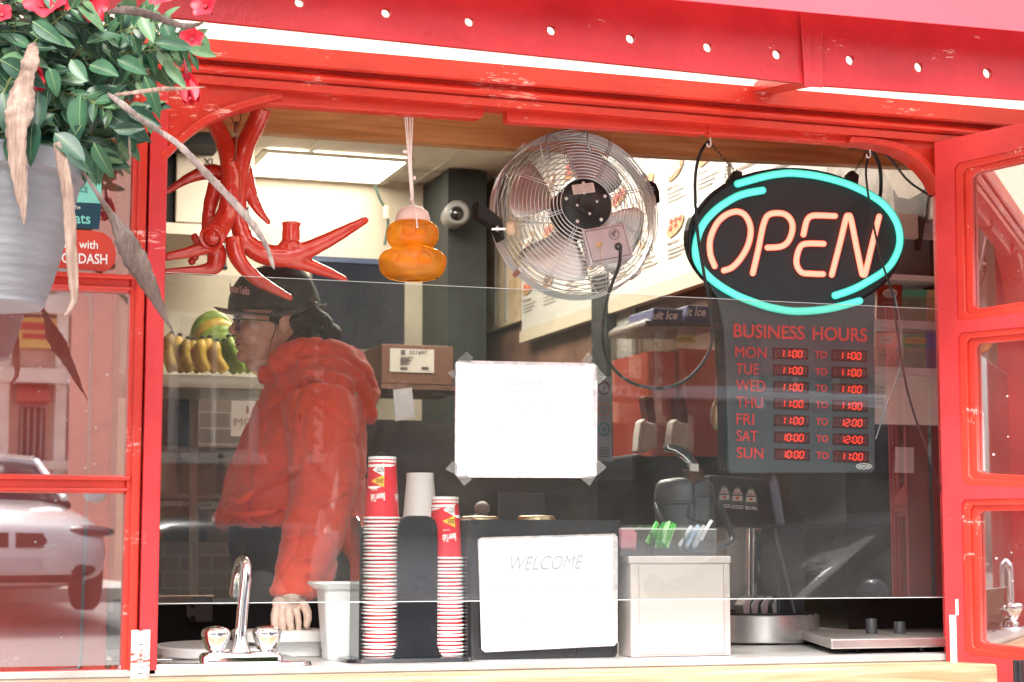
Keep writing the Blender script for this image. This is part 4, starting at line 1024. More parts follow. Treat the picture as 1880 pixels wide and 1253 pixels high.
# the holder itself
hd = thing('cup_holder', 'glossy black plastic cup holder carrying the red cup stacks', 'cup holder', (P(745, 1215, YC).x, YC, ZC))
BKG = mat('black_gloss', (.014, .015, .018), .16, coat=.3, vary=.15, vscale=10)
xl, xm0, xm1, xr_ = P(655, 1100, YC).x, P(729, 1100, YC - .05).x, P(803, 1100, YC - .05).x, P(843, 1100, YC).x
b = B(); b.loft([rr(P(640, 1200, YC).x - .016, P(850, 1200, YC).x + .006, YC - .075, YC + .07, .03, ZC + .001), rr(P(640, 1200, YC).x - .012, P(850, 1200, YC).x + .004, YC - .071, YC + .066, .03, ZC + .008), rr(xl - .004, xr_ + .002, YC - .055, YC + .06, .03, ZC + .011)])
b.build('holder_base', BKG, hd, smooth=True, autos=40)
def curved_wall(x0, x1, z1, name, yoff=0., foot=.0):
    b = B(); n_ = 14; zt1 = z1; rings = []
    # vertical panel with rounded shoulders and flared foot
    prof = []
    w = x1 - x0
    zz_ = [ZC + .008, ZC + .018, ZC + .035, zt1 - .03, zt1 - .018, zt1 - .009, zt1 - .003, zt1]
    ins = [-foot, -foot * .35, 0, 0, .002, .006, .014, .024]
    for z, i_ in zip(zz_, ins):
        prof.append((z, i_))
    front = [V((x0 + i_, yoff, z)) for z, i_ in prof] + [V((x1 - i_, yoff, z)) for z, i_ in prof[::-1]]
    b.prism(front, (0, .006, 0)); return b.build(name, BKG, hd, bevel=.002, bseg=3)
curved_wall(xm0, xm1, P(765, 947, YC - .052).z, 'front_panel', YC - .052, foot=.016)
b = B(); zl = P(655, 949, YC).z
b.prism([V((xl - .006, YC - .045, ZC + .008)), V((xl - .006, YC + .035, ZC + .008)), V((xl - .006, YC + .035, zl)), V((xl - .006, YC - .01, zl)), V((xl - .006, YC - .03, zl - .008)), V((xl - .006, YC - .045, zl - .03))], (.005, 0, 0)); b.build('side_panel', BKG, hd, bevel=.001)
b = B(); b.prism([V((xr_ + .004, YC - .045, ZC + .008)), V((xr_ + .004, YC + .12, ZC + .008)), V((xr_ + .004, YC + .12, zl - .06)), V((xr_ + .004, YC - .045, zl - .08))], (.004, 0, 0)); b.build('side_panel', BKG, hd, bevel=.001)
b = B(); b.box(xl, xr_, YC + .045, YC + .05, ZC + .008, zl - .02); b.build('back_panel', BKG, hd, bevel=.001)
b = B(); b.box((xm0 + xm1) / 2 - .003, (xm0 + xm1) / 2 + .003, YC - .045, YC + .044, ZC + .008, zl - .02); b.build('divider', BKG, hd)
b = B(); b.tube([P(690, 845, YC), P(694, 834, YC), P(701, 830, YC), P(708, 836, YC), P(706, 842, YC)], .0007, 6, smooth=4); tag(b.build('wire_loop', mat('dark_wire', (.1, .09, .08), .5)), 'tiny bent wire loop lying on the tallest red cup', 'wire')

# ================================================================ black box with WELCOME notice
YW = .115
bb = thing('black_bin', 'black rounded plastic bin standing on the counter behind the welcome notice', 'bin', (P(990, 1215, YW).x, YW + .1, ZC))
x0_, x1_ = P(852, 1100, YW).x, P(1142, 1100, YW).x; zt_b = P(1000, 955, YW).z
def rng(z, e=0): return rr(x0_ + e, x1_ - e, YW + e, YW + .20 - e, .022, z)
b = B(); b.loft([rng(ZC + .001, .006), rng(ZC + .01, .003), rng(zt_b - .002, -.004), rng(zt_b, -.002), rng(zt_b, .003), rng(zt_b - .02, .005), rng(ZC + .02, .010)]); b.build('bin_body', mat('bin_black', (.022, .022, .026), .28, vary=.2, vscale=6, stretch=(1, 1, .3)), bb, smooth=True, autos=40)
for cx_, yy_, lab in ((880, 951, 'gold rimmed jar lid on the left just above the black bin'), (985, 950, 'gold rimmed jar lid in the middle just above the black bin')):
    c = P(cx_, yy_, YW + .10); j = thing('jar', lab, 'jar', (c.x, c.y, c.z - .1), 'jars standing inside the black bin')
    b = B(); b.lathe([(.035, -.17), (.040, -.165), (.040, -.02), (.036, -.005)], c, seg=32); b.build('jar_body', mat('jar_glass_amber', (.25, .12, .04), .15), j, smooth=True)
    b = B(); b.lathe([(.041, -.012), (.0415, -.002), (.040, .001), (.036, .003), (.030, .002), (.012, .0045), (.001, .005)], c, seg=40); b.build('jar_lid', mat('gold_lid', (.78, .60, .36), .28, .9), j, smooth=True)
nt2 = thing('notice', 'large white laminated WELCOME notice taped to the front of the black bin', 'notice', P(1006, 1190, YW - .006))
b = B(); b.px([(877, 992), (884, 987), (1128, 980), (1134, 986), (1134, 1179), (1128, 1186), (891, 1198), (884, 1193)], YW - .0075, .001); b.build('laminate', LAM, nt2, solid=0)
b = B(); b.px([(880, 991), (1125, 984), (1125, 1178), (884, 1191)], YW - .0080, .0003); pp2 = b.build('sheet', mat('bright_paper', (.93, .93, .93), .5), nt2)
GH2 = mat('ghost_print2', (.36, .37, .39), .5)
for s_, x_0, x_1, yy, h, dy in (('WELCOME', 938, 1072, 1035, 26, -3), ('Please order and pay here', 905, 1095, 1078, 10, -4), ('at the window', 930, 1065, 1103, 9, -3), ('THANK YOU', 945, 1052, 1137, 16, -3)):
    b = B(); b.ptext(s_, x_0, yy - h / 2, x_1, yy + h / 2, YW - .0088, dy1=dy, shear=.35); b.build('faint_print', GH2, pp2)
b = B(); b.tube([P(x, y, YW - .0083) for x, y in [(890, 1000), (1116, 994), (1116, 1169), (894, 1181)]], .00035, 4, closed=True)
b.build('border_line', GH2, pp2)

# ================================================================ beige box with packet tray
YBX = .10
PK = mat('beige_metal', (.46, .40, .38), .35, vary=.12, vscale=6, bump=.04, bscale=100)
bx0, bx1 = P(1155, 1100, YBX).x, P(1343, 1100, YBX).x; zbt = P(1240, 1021, YBX).z
bg = thing('dispenser_box', 'beige metal box with framed front standing on the counter', 'box', ((bx0 + bx1) / 2, YBX + .08, ZC))
b = B(); b.box(bx0 + .004, bx1 - .004, YBX + .002, YBX + .075, ZC + .001, zbt - .008); b.build('box_body', PK, bg, bevel=.002)
b = B(); b.box(bx0, bx1, YBX - .001, YBX + .08, zbt - .017, zbt); b.build('box_lid', PK, bg, bevel=.003)
b = B(); b.box(bx0 + .004, bx0 + .022, YBX - .001, YBX + .0019, ZC + .001, zbt - .0175); b.build('corner_strip', PK, bg, bevel=.001)
b = B(); b.box(bx1 - .018, bx1 - .004, YBX - .001, YBX + .0019, ZC + .001, zbt - .0175); b.build('corner_strip', PK, bg, bevel=.001)
b = B(); b.box(bx0 + .0235, bx1 - .0195, YBX + .0003, YBX + .0019, ZC + .006, zbt - .019); b.build('front_panel', mat('beige_panel', (.45, .40, .38), .3), bg, bevel=.0006)
CL = glass('clear_acrylic', refl=.10, tint=(.93, .93, .94), haze=.05)
tr = thing('packet_tray', 'clear plastic three-compartment tray of sugar packets on the beige box', 'tray', ((bx0 + bx1) / 2, YBX + .03, zbt + .001))
YTR = YBX + .004; tx0, tx1 = P(1140, 1000, YTR).x, P(1316, 1000, YTR).x; ztt = P(1240, 972, YTR).z; zt0 = zbt + .0015
b = B(); b.box(tx0, tx1, YTR, YTR + .0015, zt0, ztt); b.box(tx0, tx1, YTR + .058, YTR + .0595, zt0, ztt + .01); b.box(tx0, tx1, YTR + .0016, YTR + .0579, zt0, zt0 + .0015)
dv = [tx0, P(1197, 1000, YTR).x, P(1257, 1000, YTR).x, tx1 - .0015]
for xx in dv: b.box(xx, xx + .0015, YTR + .0016, YTR + .0579, zt0 + .0016, ztt)
b.build('tray_walls', CL, tr)
b = B(); b.tube([V((tx0, YTR, ztt)), V((tx1, YTR, ztt)), V((tx1, YTR + .059, ztt + .003)), V((tx0, YTR + .059, ztt + .003))], .0008, 6, closed=True); b.build('tray_rim', mat('acrylic_rim', (.75, .72, .72), .2), tr)
rnd = random.Random(5)
def packet(mt, x, y, ztop, lean, lab, grp, w_=.022, pinch=None, h=.062):
    b = B(); R = Matrix.Rotation(lean, 3, 'Y') @ Matrix.Rotation(rnd.uniform(-.12, .12), 3, 'Z') @ Matrix.Rotation(rnd.uniform(-.14, .05), 3, 'X')
    top = V((x, y, ztop)); nx, nz_ = 4, 8; g = []
    for j in range(nz_ + 1):
        for i in range(nx + 1):
            u = i / nx - .5; v = j / nz_
            puff = .0022 * math.cos(u * PI) * math.sin(min(1, max(0, (v - .1) / .8)) * PI)
            bend = (.010 * (v - .75) ** 2 * 6 if v > .75 else 0)
            g.append((u, v, puff, bend))
    for sgn in (-1, 1):
        b.add([top + R @ V((u * w_, sgn * pf - bd, (v - 1) * h)) for u, v, pf, bd in g], [(j * 5 + i, j * 5 + i + 1, (j + 1) * 5 + i + 1, (j + 1) * 5 + i) for j in range(nz_) for i in range(nx)])
    o = b.build('sugar_packet', mt, None, smooth=True); return tag(o, lab, 'packet', grp)
PNK = mat('packet_pink', (.78, .30, .36), .5, vary=.1, vscale=60)
GRNS = [mat('packet_green', (.10, .50, .08), .45), mat('packet_green_pale', (.42, .75, .34), .45), mat('packet_green_deep', (.05, .33, .06), .45)]
WPKS = [mat('packet_white', (.70, .72, .76), .5), mat('packet_blue_white', (.42, .55, .74), .5), mat('packet_grey_white', (.55, .58, .62), .5)]  # three packet tones, the last a greyer white, to set packets apart
for i in range(20):
    packet(GRNS[i % 3], dv[1] + .016 + i * .0028, YTR + .008 + (i % 5) * .010, ztt + .009 + rnd.uniform(-.005, .010) - (.004 if i > 13 else 0), .38 + rnd.uniform(-.16, .16), 'bright green sweetener packet leaning in the middle compartment', 'green packets in the tray', w_=.0075, h=.050)
for i in range(13):
    packet(WPKS[i % 3], dv[2] + .020 + i * .0040, YTR + .008 + (i % 4) * .011, ztt + .004 + rnd.uniform(-.005, .006) + (.016 if i == 12 else 0), .5 + rnd.uniform(-.08, .1), 'white sugar packet leaning in the right compartment', 'white packets in the tray', w_=.0080, h=.052)
for i in range(5):
    packet(PNK, dv[0] + .016 + i * .0055, YTR + .012 + i * .008, ztt - .001 - (.006 if i > 2 else 0) + rnd.uniform(-.001, .002), .03 + rnd.uniform(-.05, .05), 'pink sweetener packet standing in the left compartment', 'pink packets in the tray', w_=.034, h=.040)

# ================================================================ steel tray with pegs at the right
zt2 = ZC + .034
a_, b_, c_ = PZ(1444, 1150, zt2), PZ(1526, 1174, zt2), PZ(1905, 1176, zt2)
st = thing('griddle_stand', 'low stainless steel platform with two upright pegs at the right of the counter', 'stand', (b_.x, b_.y, ZC))
back = (a_ - b_); dirr = V((1, .02, 0)).normalized(); c_ = b_ + dirr * .62
b = B(); e = V((0, 0, -.022)); b.prism([b_, c_, c_ + back, b_ + back], e); b.build('platform', mat('platform_steel', (.62, .56, .54), .3, .85, vary=.05, vscale=8), st, bevel=.003)
for s_, t_ in ((.08, .10), (.24, .06), (.46, .06), (.10, .6)):
    p = b_ + dirr * s_ + back * t_; b = B(); b.lathe([(.007, 0), (.0075, .006), (.0075, max(.004, zt2 - .0222 - ZC - .001))], (p.x, p.y, ZC + .001), seg=14); b.build('foot', BLACKP, st, smooth=True)
for px_, py_, pt_ in ((1600, 1172, 1131), (1652, 1172, 1143)):
    p = PZ(px_, py_ - 8, zt2); b = B(); b.lathe([(.0135, 0), (.0135, .026 if px_ == 1652 else .033), (.012, .028 if px_ == 1652 else .035), (.001, .0285 if px_ == 1652 else .0355)], (p.x, p.y, zt2 + .0005), seg=24); b.build('peg', DARKG, st, smooth=True, autos=40)

# ================================================================ grey insulated coffee pot
YK = .42; mk = MM(1250, YK)
kc = P(1258, 1012, YK)
kp = thing('coffee_pot', 'grey insulated pump coffee pot with a steel lever behind the sugar packets', 'coffee pot', (kc.x, kc.y, ZC))
KG = mat('pot_grey', (.085, .10, .115), .36, bump=.06, bscale=500, vary=.06, vscale=8)
def kz(py): return P(1258, py, YK).z
b = B(); b.lathe([(.066, .001), (.070, .01), (.072, .03), (.072, kz(960) - ZC), (.070, kz(928) - ZC), (.0735, kz(926) - ZC), (.0735, kz(922) - ZC)], (kc.x, kc.y, ZC), seg=48); b.build('pot_body', KG, kp, smooth=True, autos=40)
b = B(); kx = P(1252, 900, YK).x; b.lathe([(.0735, kz(921) - ZC), (.072, kz(905) - ZC), (.068, kz(890) - ZC), (.058, kz(882) - ZC), (.03, kz(878) - ZC), (.001, kz(877) - ZC)], (kc.x, kc.y, ZC), seg=48); b.build('pot_lid', KG, kp, smooth=True, autos=60)
b = B(); b.px([(1276, 888), (1300, 880), (1304, 886), (1305, 956), (1299, 958), (1280, 955), (1266, 950), (1268, 930), (1276, 925)], YK - .085, .07); b.build('spout_block', KG, kp, bevel=.004)
b = B(); b.px([(1277, 913), (1304, 914), (1301, 957), (1278, 955)], YK - .094, .0085); b.build('latch', KG, kp, bevel=.002)
b = B(); b.px([(1224, 817), (1236, 815), (1250, 818), (1270, 832), (1282, 850), (1285, 862), (1275, 862), (1268, 850), (1255, 838), (1240, 828), (1228, 825)], YK - .07, .03); b.build('lever', CHROME, kp, bevel=.002)
b = B(); b.px([(1262, 862), (1288, 860), (1298, 886), (1272, 888)], YK - .07, .035); b.build('lever_mount', mat('brown_mount', (.10, .045, .025), .4), kp, bevel=.002)
b = B(); b.px([(1268, 851), (1283, 852), (1283, 866), (1268, 865)], YK - .078, .007); b.build('lever_clip', mat('clear_clip', (.75, .73, .7), .15), kp, bevel=.001)
b = B(); b.tube([P(1203, 928, YK), P(1212, 950, YK - .05), P(1228, 975, YK - .085), P(1260, 1010, YK - .10), P(1300, 1012, YK - .10), P(1335, 1000, YK - .085), P(1345, 988, YK - .06), P(1335, 960, YK - .03), P(1322, 928, YK)], .0085, 10, smooth=5, flat=.6); b.build('carry_handle', KG, kp, smooth=True)

# ================================================================ hot drink machine
YH = .55
hm = thing('drink_machine', 'black hot chocolate machine with three label badges and a curved steel drip tray', 'drink machine', (P(1400, 1170, YH).x, YH + .2, ZC))
BK2 = mat('machine_black', (.014, .015, .017), .33, vary=.2, vscale=8)
b = B(); b.px([(1305, 872), (1402, 880), (1480, 948), (1481, 972), (1300, 966)], YH, .30); b.build('machine_head', BK2, hm, bevel=.006)
b = B(); b.px([(1425, 968), (1481, 968), (1478, 1150), (1430, 1150)], YH + .02, .28); b.build('machine_side', mat('side_panel_grey', (.030, .038, .045), .25), hm, bevel=.004)
b = B(); b.px([(1334, 966), (1440, 968), (1440, 1125), (1334, 1120)], YH + .14, .12); b.build('splash_back', mat('splash_steel', (.62, .60, .58), .35, .4), hm)
b = B(); b.px([(1391, 992), (1422, 992), (1432, 1075), (1390, 1072)], YH + .12, .015); ppn = b.build('switch_panel', BK2, hm, bevel=.002)
b = B(); b.px([(1407, 999), (1425, 1000), (1426, 1005), (1407, 1004)], YH + .118, .0015); b.build('warning_label', mat('orange_label', (.6, .22, .08), .5), ppn)
b = B(); b.px([(1407, 1006), (1426, 1007), (1427, 1020), (1408, 1019)], YH + .118, .0015); b.ptext('HOT', 1409, 1009, 1425, 1015, YH + .1172); b.build('warning_label', mat('grey_label', (.45, .42, .40), .5), ppn)
b = B()
for x in (1391, 1418):
    for k in range(4): b.ptext('PULL DOWN' if k % 2 else 'COFFEE', x + .5, 1032 + k * 6, x + 8, 1036 + k * 6, YH + .1172)
b.build('panel_text', mat('panel_ink', (.6, .58, .55), .5), ppn)
b = B(); b.tube([P(1375, 964, YH + .08), P(1374, 1118, YH + .08)], .0072, 16); b.build('steel_column', CHROME, hm, smooth=True)
b = B(); b.tube([P(1384, 964, YH + .09), P(1383, 1118, YH + .09)], .003, 10); b.build('steel_column', CHROME, hm, smooth=True)
b = B(); b.px([(1361, 962), (1369, 962), (1369, 972), (1361, 970)], YH + .05, .02); b.build('nozzle', STEEL, hm)
b = B(); b.px([(1387, 962), (1399, 962), (1399, 975), (1387, 973)], YH + .05, .02); b.build('nozzle', STEEL, hm)
# drip tray: curved steel front
c = P(1412, 1165, YH + .05)
ztp, zbt_ = P(1400, 1130, YH - .02).z, ZC + .004
arc = [V((c.x + .145 * math.sin(a), YH + .085 - .13 * math.cos(a), 0)) for a in [(-1.35 + 2.5 * k / 20) for k in range(21)]]
arc = [V((P(1330, 1170, YH + .2).x, YH + .2, 0))] + arc + [V((P(1475, 1170, YH).x, YH + .2, 0))]
b = B(); b.prism([V((p.x, p.y, zbt_)) for p in arc], (0, 0, ztp - zbt_)); b.build('drip_tray', mat('drip_steel', (.66, .65, .65), .25, .75, vary=.05, vscale=6), hm, smooth=True, autos=30, bevel=.003)
b = B(); arc2 = [V((c.x + (p.x - c.x) * .93, YH + .1 + (p.y - YH - .1) * .93, ztp + .0006)) for p in arc]; b.prism(arc2, (0, 0, .003)); b.build('drip_grille', BK2, hm)
for i, xx in enumerate((1366, 1381, 1399, 1420, 1440)):
    b = B(); yo = YH + .0; b.px([(xx, 1127), (xx - 2, 1112 - 0), (xx + 5, 1100), (xx + 14, 1094), (xx + 20, 1096), (xx + 12, 1106), (xx + 10, 1130)], yo + .03, .05); b.build('tray_finger', mat('fin_grey', (.42, .42, .43), .35, .5), hm, bevel=.001)
b = B(); b.tube([P(1421, 966, YH + .01), P(1463, 1145, YH - .02)], .006, 10, flat=.5); b.build('side_bar', mat('side_bar', (.10, .12, .13), .3), hm)
MT = mat('badge_grey', (.10, .11, .10), .5); MW = mat('badge_white', (.55, .50, .48), .5); MRD = mat('badge_red', (.55, .10, .04), .5)
for i, (xx, word) in enumerate(((1330, 'HOT CHOCOLATE'), (1354, 'HOT CHOCOLATE'), (1379, 'FRENCH VANILLA'))):
    yy = 908 + i * 2; Yq = YH - .0015
    b = B(); b.px([(xx - 12, yy + 16), (xx - 11, yy - 2), (xx - 5, yy - 14), (xx, yy - 18), (xx + 5, yy - 14), (xx + 11, yy - 2), (xx + 12, yy + 16)], Yq, .002); bd = b.build('badge', MT, hm)
    b = B(); b.px([(xx - 8, yy - 2), (xx - 4, yy - 11), (xx - .8, yy - 13), (xx - .8, yy - 2)], Yq - .001, .001); b.build('badge_window', MW, bd)
    b = B(); b.px([(xx + .8, yy - 2), (xx + .8, yy - 13), (xx + 4, yy - 11), (xx + 8, yy - 2)], Yq - .001, .001); b.build('badge_window', MW, bd)
    b = B(); b.px([(xx - 9, yy + 10), (xx - 9, yy + 1), (xx + 9, yy + 1), (xx + 9, yy + 10)], Yq - .001, .001); b.build('badge_window', MW, bd)
    b = B()
    for u, v, r in ((-4, -5, 1.8), (3.5, -5, 1.8), (0, 5, 3)): b.px([(xx + u + r * math.cos(a), yy + v + r * math.sin(a)) for a in [k * PI / 5 for k in range(10)]], Yq - .0018, .0006)
    b.build('badge_picture', MRD, bd)
    b = B(); b.ptext(word, xx - 11, yy + 17, xx + 11, yy + 24, Yq - .0005, bold=.01, dy1=1); b.build('badge_text', WHITEP, bd)

# ================================================================ inside the kiosk, back left
YC2 = 3.6
CAB = mat('cabinet_cream', (.62, .55, .45), .5, vary=.04, vscale=3)
def bxp(b, x0, y0, x1, y1, Y, th):
    p, q = P(x0, y1, Y), P(x1, y0, Y); zt_ = P((x0 + x1) / 2, y0, Y).z; zb_ = P((x0 + x1) / 2, y1, Y).z
    return b.box(p.x, q.x, Y, Y + th, zb_, zt_)
cb = thing('wall_cabinet', 'cream wall cupboard with black lettering behind the antlers', 'cabinet', P(390, 412, YC2))
b = B(); bxp(b, 322, 268, 468, 411, YC2, .5); b.build('cupboard_body', CAB, cb, bevel=.004)
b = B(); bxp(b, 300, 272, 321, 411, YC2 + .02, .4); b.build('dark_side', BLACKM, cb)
b = B(); bxp(b, 300, 413, 470, 433, YC2 - .01, .5); b.build('shelf', CAB, cb)
b = B(); b.ptext('XL', 374, 291, 396, 304, YC2 - .002, bold=.02); b.build('lettering', BLACKM, cb)
b = B(); bxp(b, 436, 366, 461, 436, YC2 - .012, .008); lab = b.build('label_card', mat('label_cream', (.66, .60, .50), .6), cb)
b = B(); uv, fs = text_mesh('RIZ7', .03)
vs = [P(444 + 13 * (1 - v) * 1.0, 420 - 58 * u, YC2 - .0135) for u, v in uv]; vs = [P(444 + 13 * v, 420 - 58 * u, YC2 - .0135) for u, v in uv]; b.add(vs, fs); b.build('lettering', BLACKM, lab)
b = B(); bxp(b, 300, 232, 408, 264, 3.4, .3); tag(b.build('dark_gap_box', BLACKM), 'black box standing in for the dark gap behind the arched corner', 'dark gap')  # shade in the gap above the cupboard, put in as a black box
hk = B(); hk.px([(403, 448), (419, 448), (421, 468), (416, 474), (417, 486), (420, 494), (405, 494), (406, 474), (401, 462)], 3.4, .05); tag(hk.build('coat_hook', BLACKP, bevel=.006), 'black wall hook below the cream cupboard shelf', 'hook')
# dark menu screen and pillar, camera, wire
b = B(); bxp(b, 572, 474, 744, 640, 3.9, .06); scr = thing('dark_screen', 'large dark wall screen behind the worker and the antler tine', 'screen', P(660, 640, 3.9))
b.build('screen_panel', mat('dark_screen_glass', (.012, .014, .020), .12), scr, bevel=.004)
b = B(); bxp(b, 572, 474, 744, 484, 3.893, .0065); b.build('screen_bezel', mat('navy_bezel', (.015, .03, .07), .3), scr)
PIL = mat('pillar_dark', (.020, .024, .024), .6, vary=.3, vscale=5)
b = B(); pxx = P(822, 500, 4.0).x; b.box(pxx, P(893, 500, 4.0).x, 4.0, YB - .002, FLOOR_Z, ZCE - .012); tag(b.build('corner_pillar', PIL), 'dark pillar in the back corner behind the security camera', 'pillar')
cc = P(840, 391, 3.85); sc_ = thing('security_camera', 'white dome security camera with black lens on the dark corner pillar', 'camera', cc)
b = B(); b.lathe([(.05, .12), (.055, .03), (.054, .0), (.045, -.012), (.038, -.014)], cc, (.1, 1, 0), 32); b.build('camera_body', mat('camera_grey', (.20, .195, .185), .4), sc_, smooth=True)
b = B(); b.ball(cc + V((-.006, -.005, -.006)), (.033, .03, .033)); b.build('camera_lens', mat('lens_black', (.01, .01, .011), .06, coat=.5), sc_, smooth=True)
cord('green_wire', [(688, 340, 4.3), (697, 365, 4.3), (709, 388, 4.3), (712, 415, 4.3), (706, 450, 4.3)], .006, 'dark green wire running down the cream back wall', m=mat('wire_green', (.03, .07, .05), .4))
b = B(); b.box(P(705, 380, 4.27).x, P(713, 380, 4.27).x, 4.26, 4.28, P(705, 402, 4.27).z, P(705, 378, 4.27).z); tag(b.build('wire_connector', mat('connector_cream', (.6, .5, .38), .5), bevel=.003), 'small cream plug connector on the green wire', 'connector')
# banana shelf
YSB = 2.3
b = B(); p0, p1 = P(250, 684, YSB), P(610, 684, YSB); zsh = p0.z
shf = thing('banana_shelf', 'cream metal shelf carrying the bananas on the left', 'shelf', (p0.x, YSB, zsh))
b.box(p0.x - .3, p1.x, YSB, YSB + .45, zsh - .045, zsh); b.build('shelf_board', mat('shelf_metal', (.50, .45, .37), .4, vary=.1, vscale=5), shf, bevel=.003)
b = B(); b.box(P(560, 700, YSB + .43).x, P(572, 700, YSB + .43).x, YSB + .43, YSB + .46, zsh - .9, zsh - .046); b.build('shelf_leg', STEEL, shf)
BAN = [mat('banana_yellow', (.62, .40, .045), .5, vary=.25, vscale=18, col2=(.45, .27, .03)), mat('banana_green', (.30, .36, .04), .5, vary=.35, vscale=16, col2=(.12, .22, .02)), mat('banana_ripe', (.50, .32, .04), .55, vary=.5, vscale=30, col2=(.18, .09, .02))]
BT = mat('banana_tip', (.04, .025, .012), .8)
def banana(pts, r, m, lab, Y):
    q = [P(x, y, Y) for x, y in pts]
    t = thing('banana', lab, 'banana', q[-1], 'bananas on the shelf'); b = B()
    c = crom([tuple(v) for v in q], 6); n_ = len(c)
    b.tube(c, [r * min(1, .28 + 2.6 * min(i / (n_ - 1) * 1.0, 1.18 - i / (n_ - 1))) for i in range(n_)], 6); b.build('banana_skin', m, t, smooth=True, autos=80)
    b = B(); b.ball(V(c[0]), r * .42, seg=8, rings=6); b.build('banana_stem', BT, t)
bl = [(316, 612, 306, 640, 318, 683, 2), (330, 616, 322, 648, 338, 683, 0), (345, 622, 338, 650, 350, 683, 2), (356, 624, 352, 652, 368, 683, 0), (372, 622, 366, 650, 380, 683, 0), (385, 620, 378, 650, 398, 683, 0), (398, 626, 396, 655, 414, 683, 0), (412, 626, 414, 656, 436, 683, 1), (420, 618, 428, 650, 448, 683, 1), (430, 616, 446, 648, 462, 683, 1), (446, 640, 456, 662, 480, 684, 0)]
for i, (a1, b1, a2, b2, a3, b3, k) in enumerate(bl):
    banana([(a1, b1), (a2, b2), (a3, b3)], .021, BAN[k], ['yellow banana standing in the row on the shelf', 'greenish banana near the right end of the shelf row', 'darker ripe banana towards the left end of the shelf row'][k], YSB + .06 + .02 * (i % 2))
for i, (off, k) in enumerate(((0, 1), (14, 0), (27, 1), (40, 1), (52, 1))):
    banana([(425 + off * .5, 600 + off * .35), (395 + off * .2, 584 + off), (368 + off * .35, 600 + off * .9), (360 + off * .6, 640 + off * .4)], .026, BAN[k], 'big green and yellow banana arching over the row behind', YSB + .18 - .02 * i)
# sign and bins below
YLS = 3.0
def brickmat(name, c1, c2, mo, sc):
    m = bpy.data.materials.new(name); m.use_nodes = True; n = m.node_tree.nodes; l = m.node_tree.links
    br = n.new('ShaderNodeTexBrick'); br.inputs['Color1'].default_value = (*c1, 1); br.inputs['Color2'].default_value = (*c2, 1); br.inputs['Mortar'].default_value = (*mo, 1); br.inputs['Scale'].default_value = sc; br.inputs['Mortar Size'].default_value = .012
    tc = n.new('ShaderNodeTexCoord'); mp = n.new('ShaderNodeMapping'); mp.inputs['Rotation'].default_value = (math.radians(90), 0, 0); l.new(tc.outputs['Object'], mp.inputs[0]); l.new(mp.outputs[0], br.inputs[0]); l.new(br.outputs[0], n['Principled BSDF'].inputs[0]); n['Principled BSDF'].inputs['Roughness'].default_value = .5
    return m
b = B(); bxp(b, 240, 706, 640, 1130, 3.35, .04); tag(b.build('tile_panel', brickmat('brown_tiles', (.13, .085, .065), (.085, .055, .045), (.20, .165, .14), 4.2)), 'brown tiled wall panel behind the rack on the left', 'panel')
sgn = thing('paper_sign', 'pinkish paper sign reading LESS IS MORE behind the worker', 'sign', P(470, 800, YLS))
b = B(); bxp(b, 424, 712, 520, 802, YLS, .004); b.build('sign_card', mat('pink_card', (.42, .34, .32), .6), sgn)
b = B(); b.ptext('"LESS', 438, 720, 494, 736, YLS - .002); b.ptext('IS', 452, 746, 482, 760, YLS - .002); b.ptext('MORE', 430, 768, 492, 782, YLS - .002); b.build('sign_lettering', mat('brown_ink', (.22, .09, .07), .6), sgn)
rk = thing('storage_rack', 'grey wire rack with steel posts in the back left of the kiosk', 'rack', P(380, 1000, 2.7))
for xx in (356, 560): b = B(); b.tube([P(xx, 712, 2.7), P(xx, 1130, 2.7)], .016, 10); b.build('rack_post', mat('rack_post', (.40, .38, .35), .4, .5), rk)
for yy in (822, 908, 996): b = B(); bxp(b, 280, yy, 590, yy + 8, 2.7, .40); b.build('rack_shelf', mat('rack_shelf', (.30, .27, .22), .5), rk)
TB = mat('tub_grey_green', (.22, .24, .22), .3); LDm = mat('lid_cream', (.48, .44, .38), .4)
for i, (xa_, ya_, xb_, yb_, lab) in enumerate(((296, 840, 326, 905, 'white storage tub at the far left of the rack'), (332, 842, 402, 906, 'grey food tub with cream rim on the rack'), (410, 838, 470, 906, 'white food tub next to the worker on the rack'))):
    p, q = P(xa_, yb_, 2.72), P(xb_, ya_, 2.72); t = thing('storage_tub', lab, 'tub', p, 'tubs on the rack'); cxm = (p.x + q.x) / 2; hw = (q.x - p.x) / 2
    b = B(); b.loft([rr(cxm - hw * .85, cxm + hw * .85, 2.73, 2.95, .02, p.z), rr(cxm - hw, cxm + hw, 2.72, 2.97, .02, q.z)]); b.build('tub_body', TB if i == 1 else LDm, t, smooth=True, autos=50)
    b = B(); b.loft([rr(cxm - hw * 1.08, cxm + hw * 1.08, 2.71, 2.98, .03, q.z + .001), rr(cxm - hw * 1.08, cxm + hw * 1.08, 2.71, 2.98, .03, q.z + .02)]); b.build('tub_lid', LDm, t, smooth=True, autos=50)
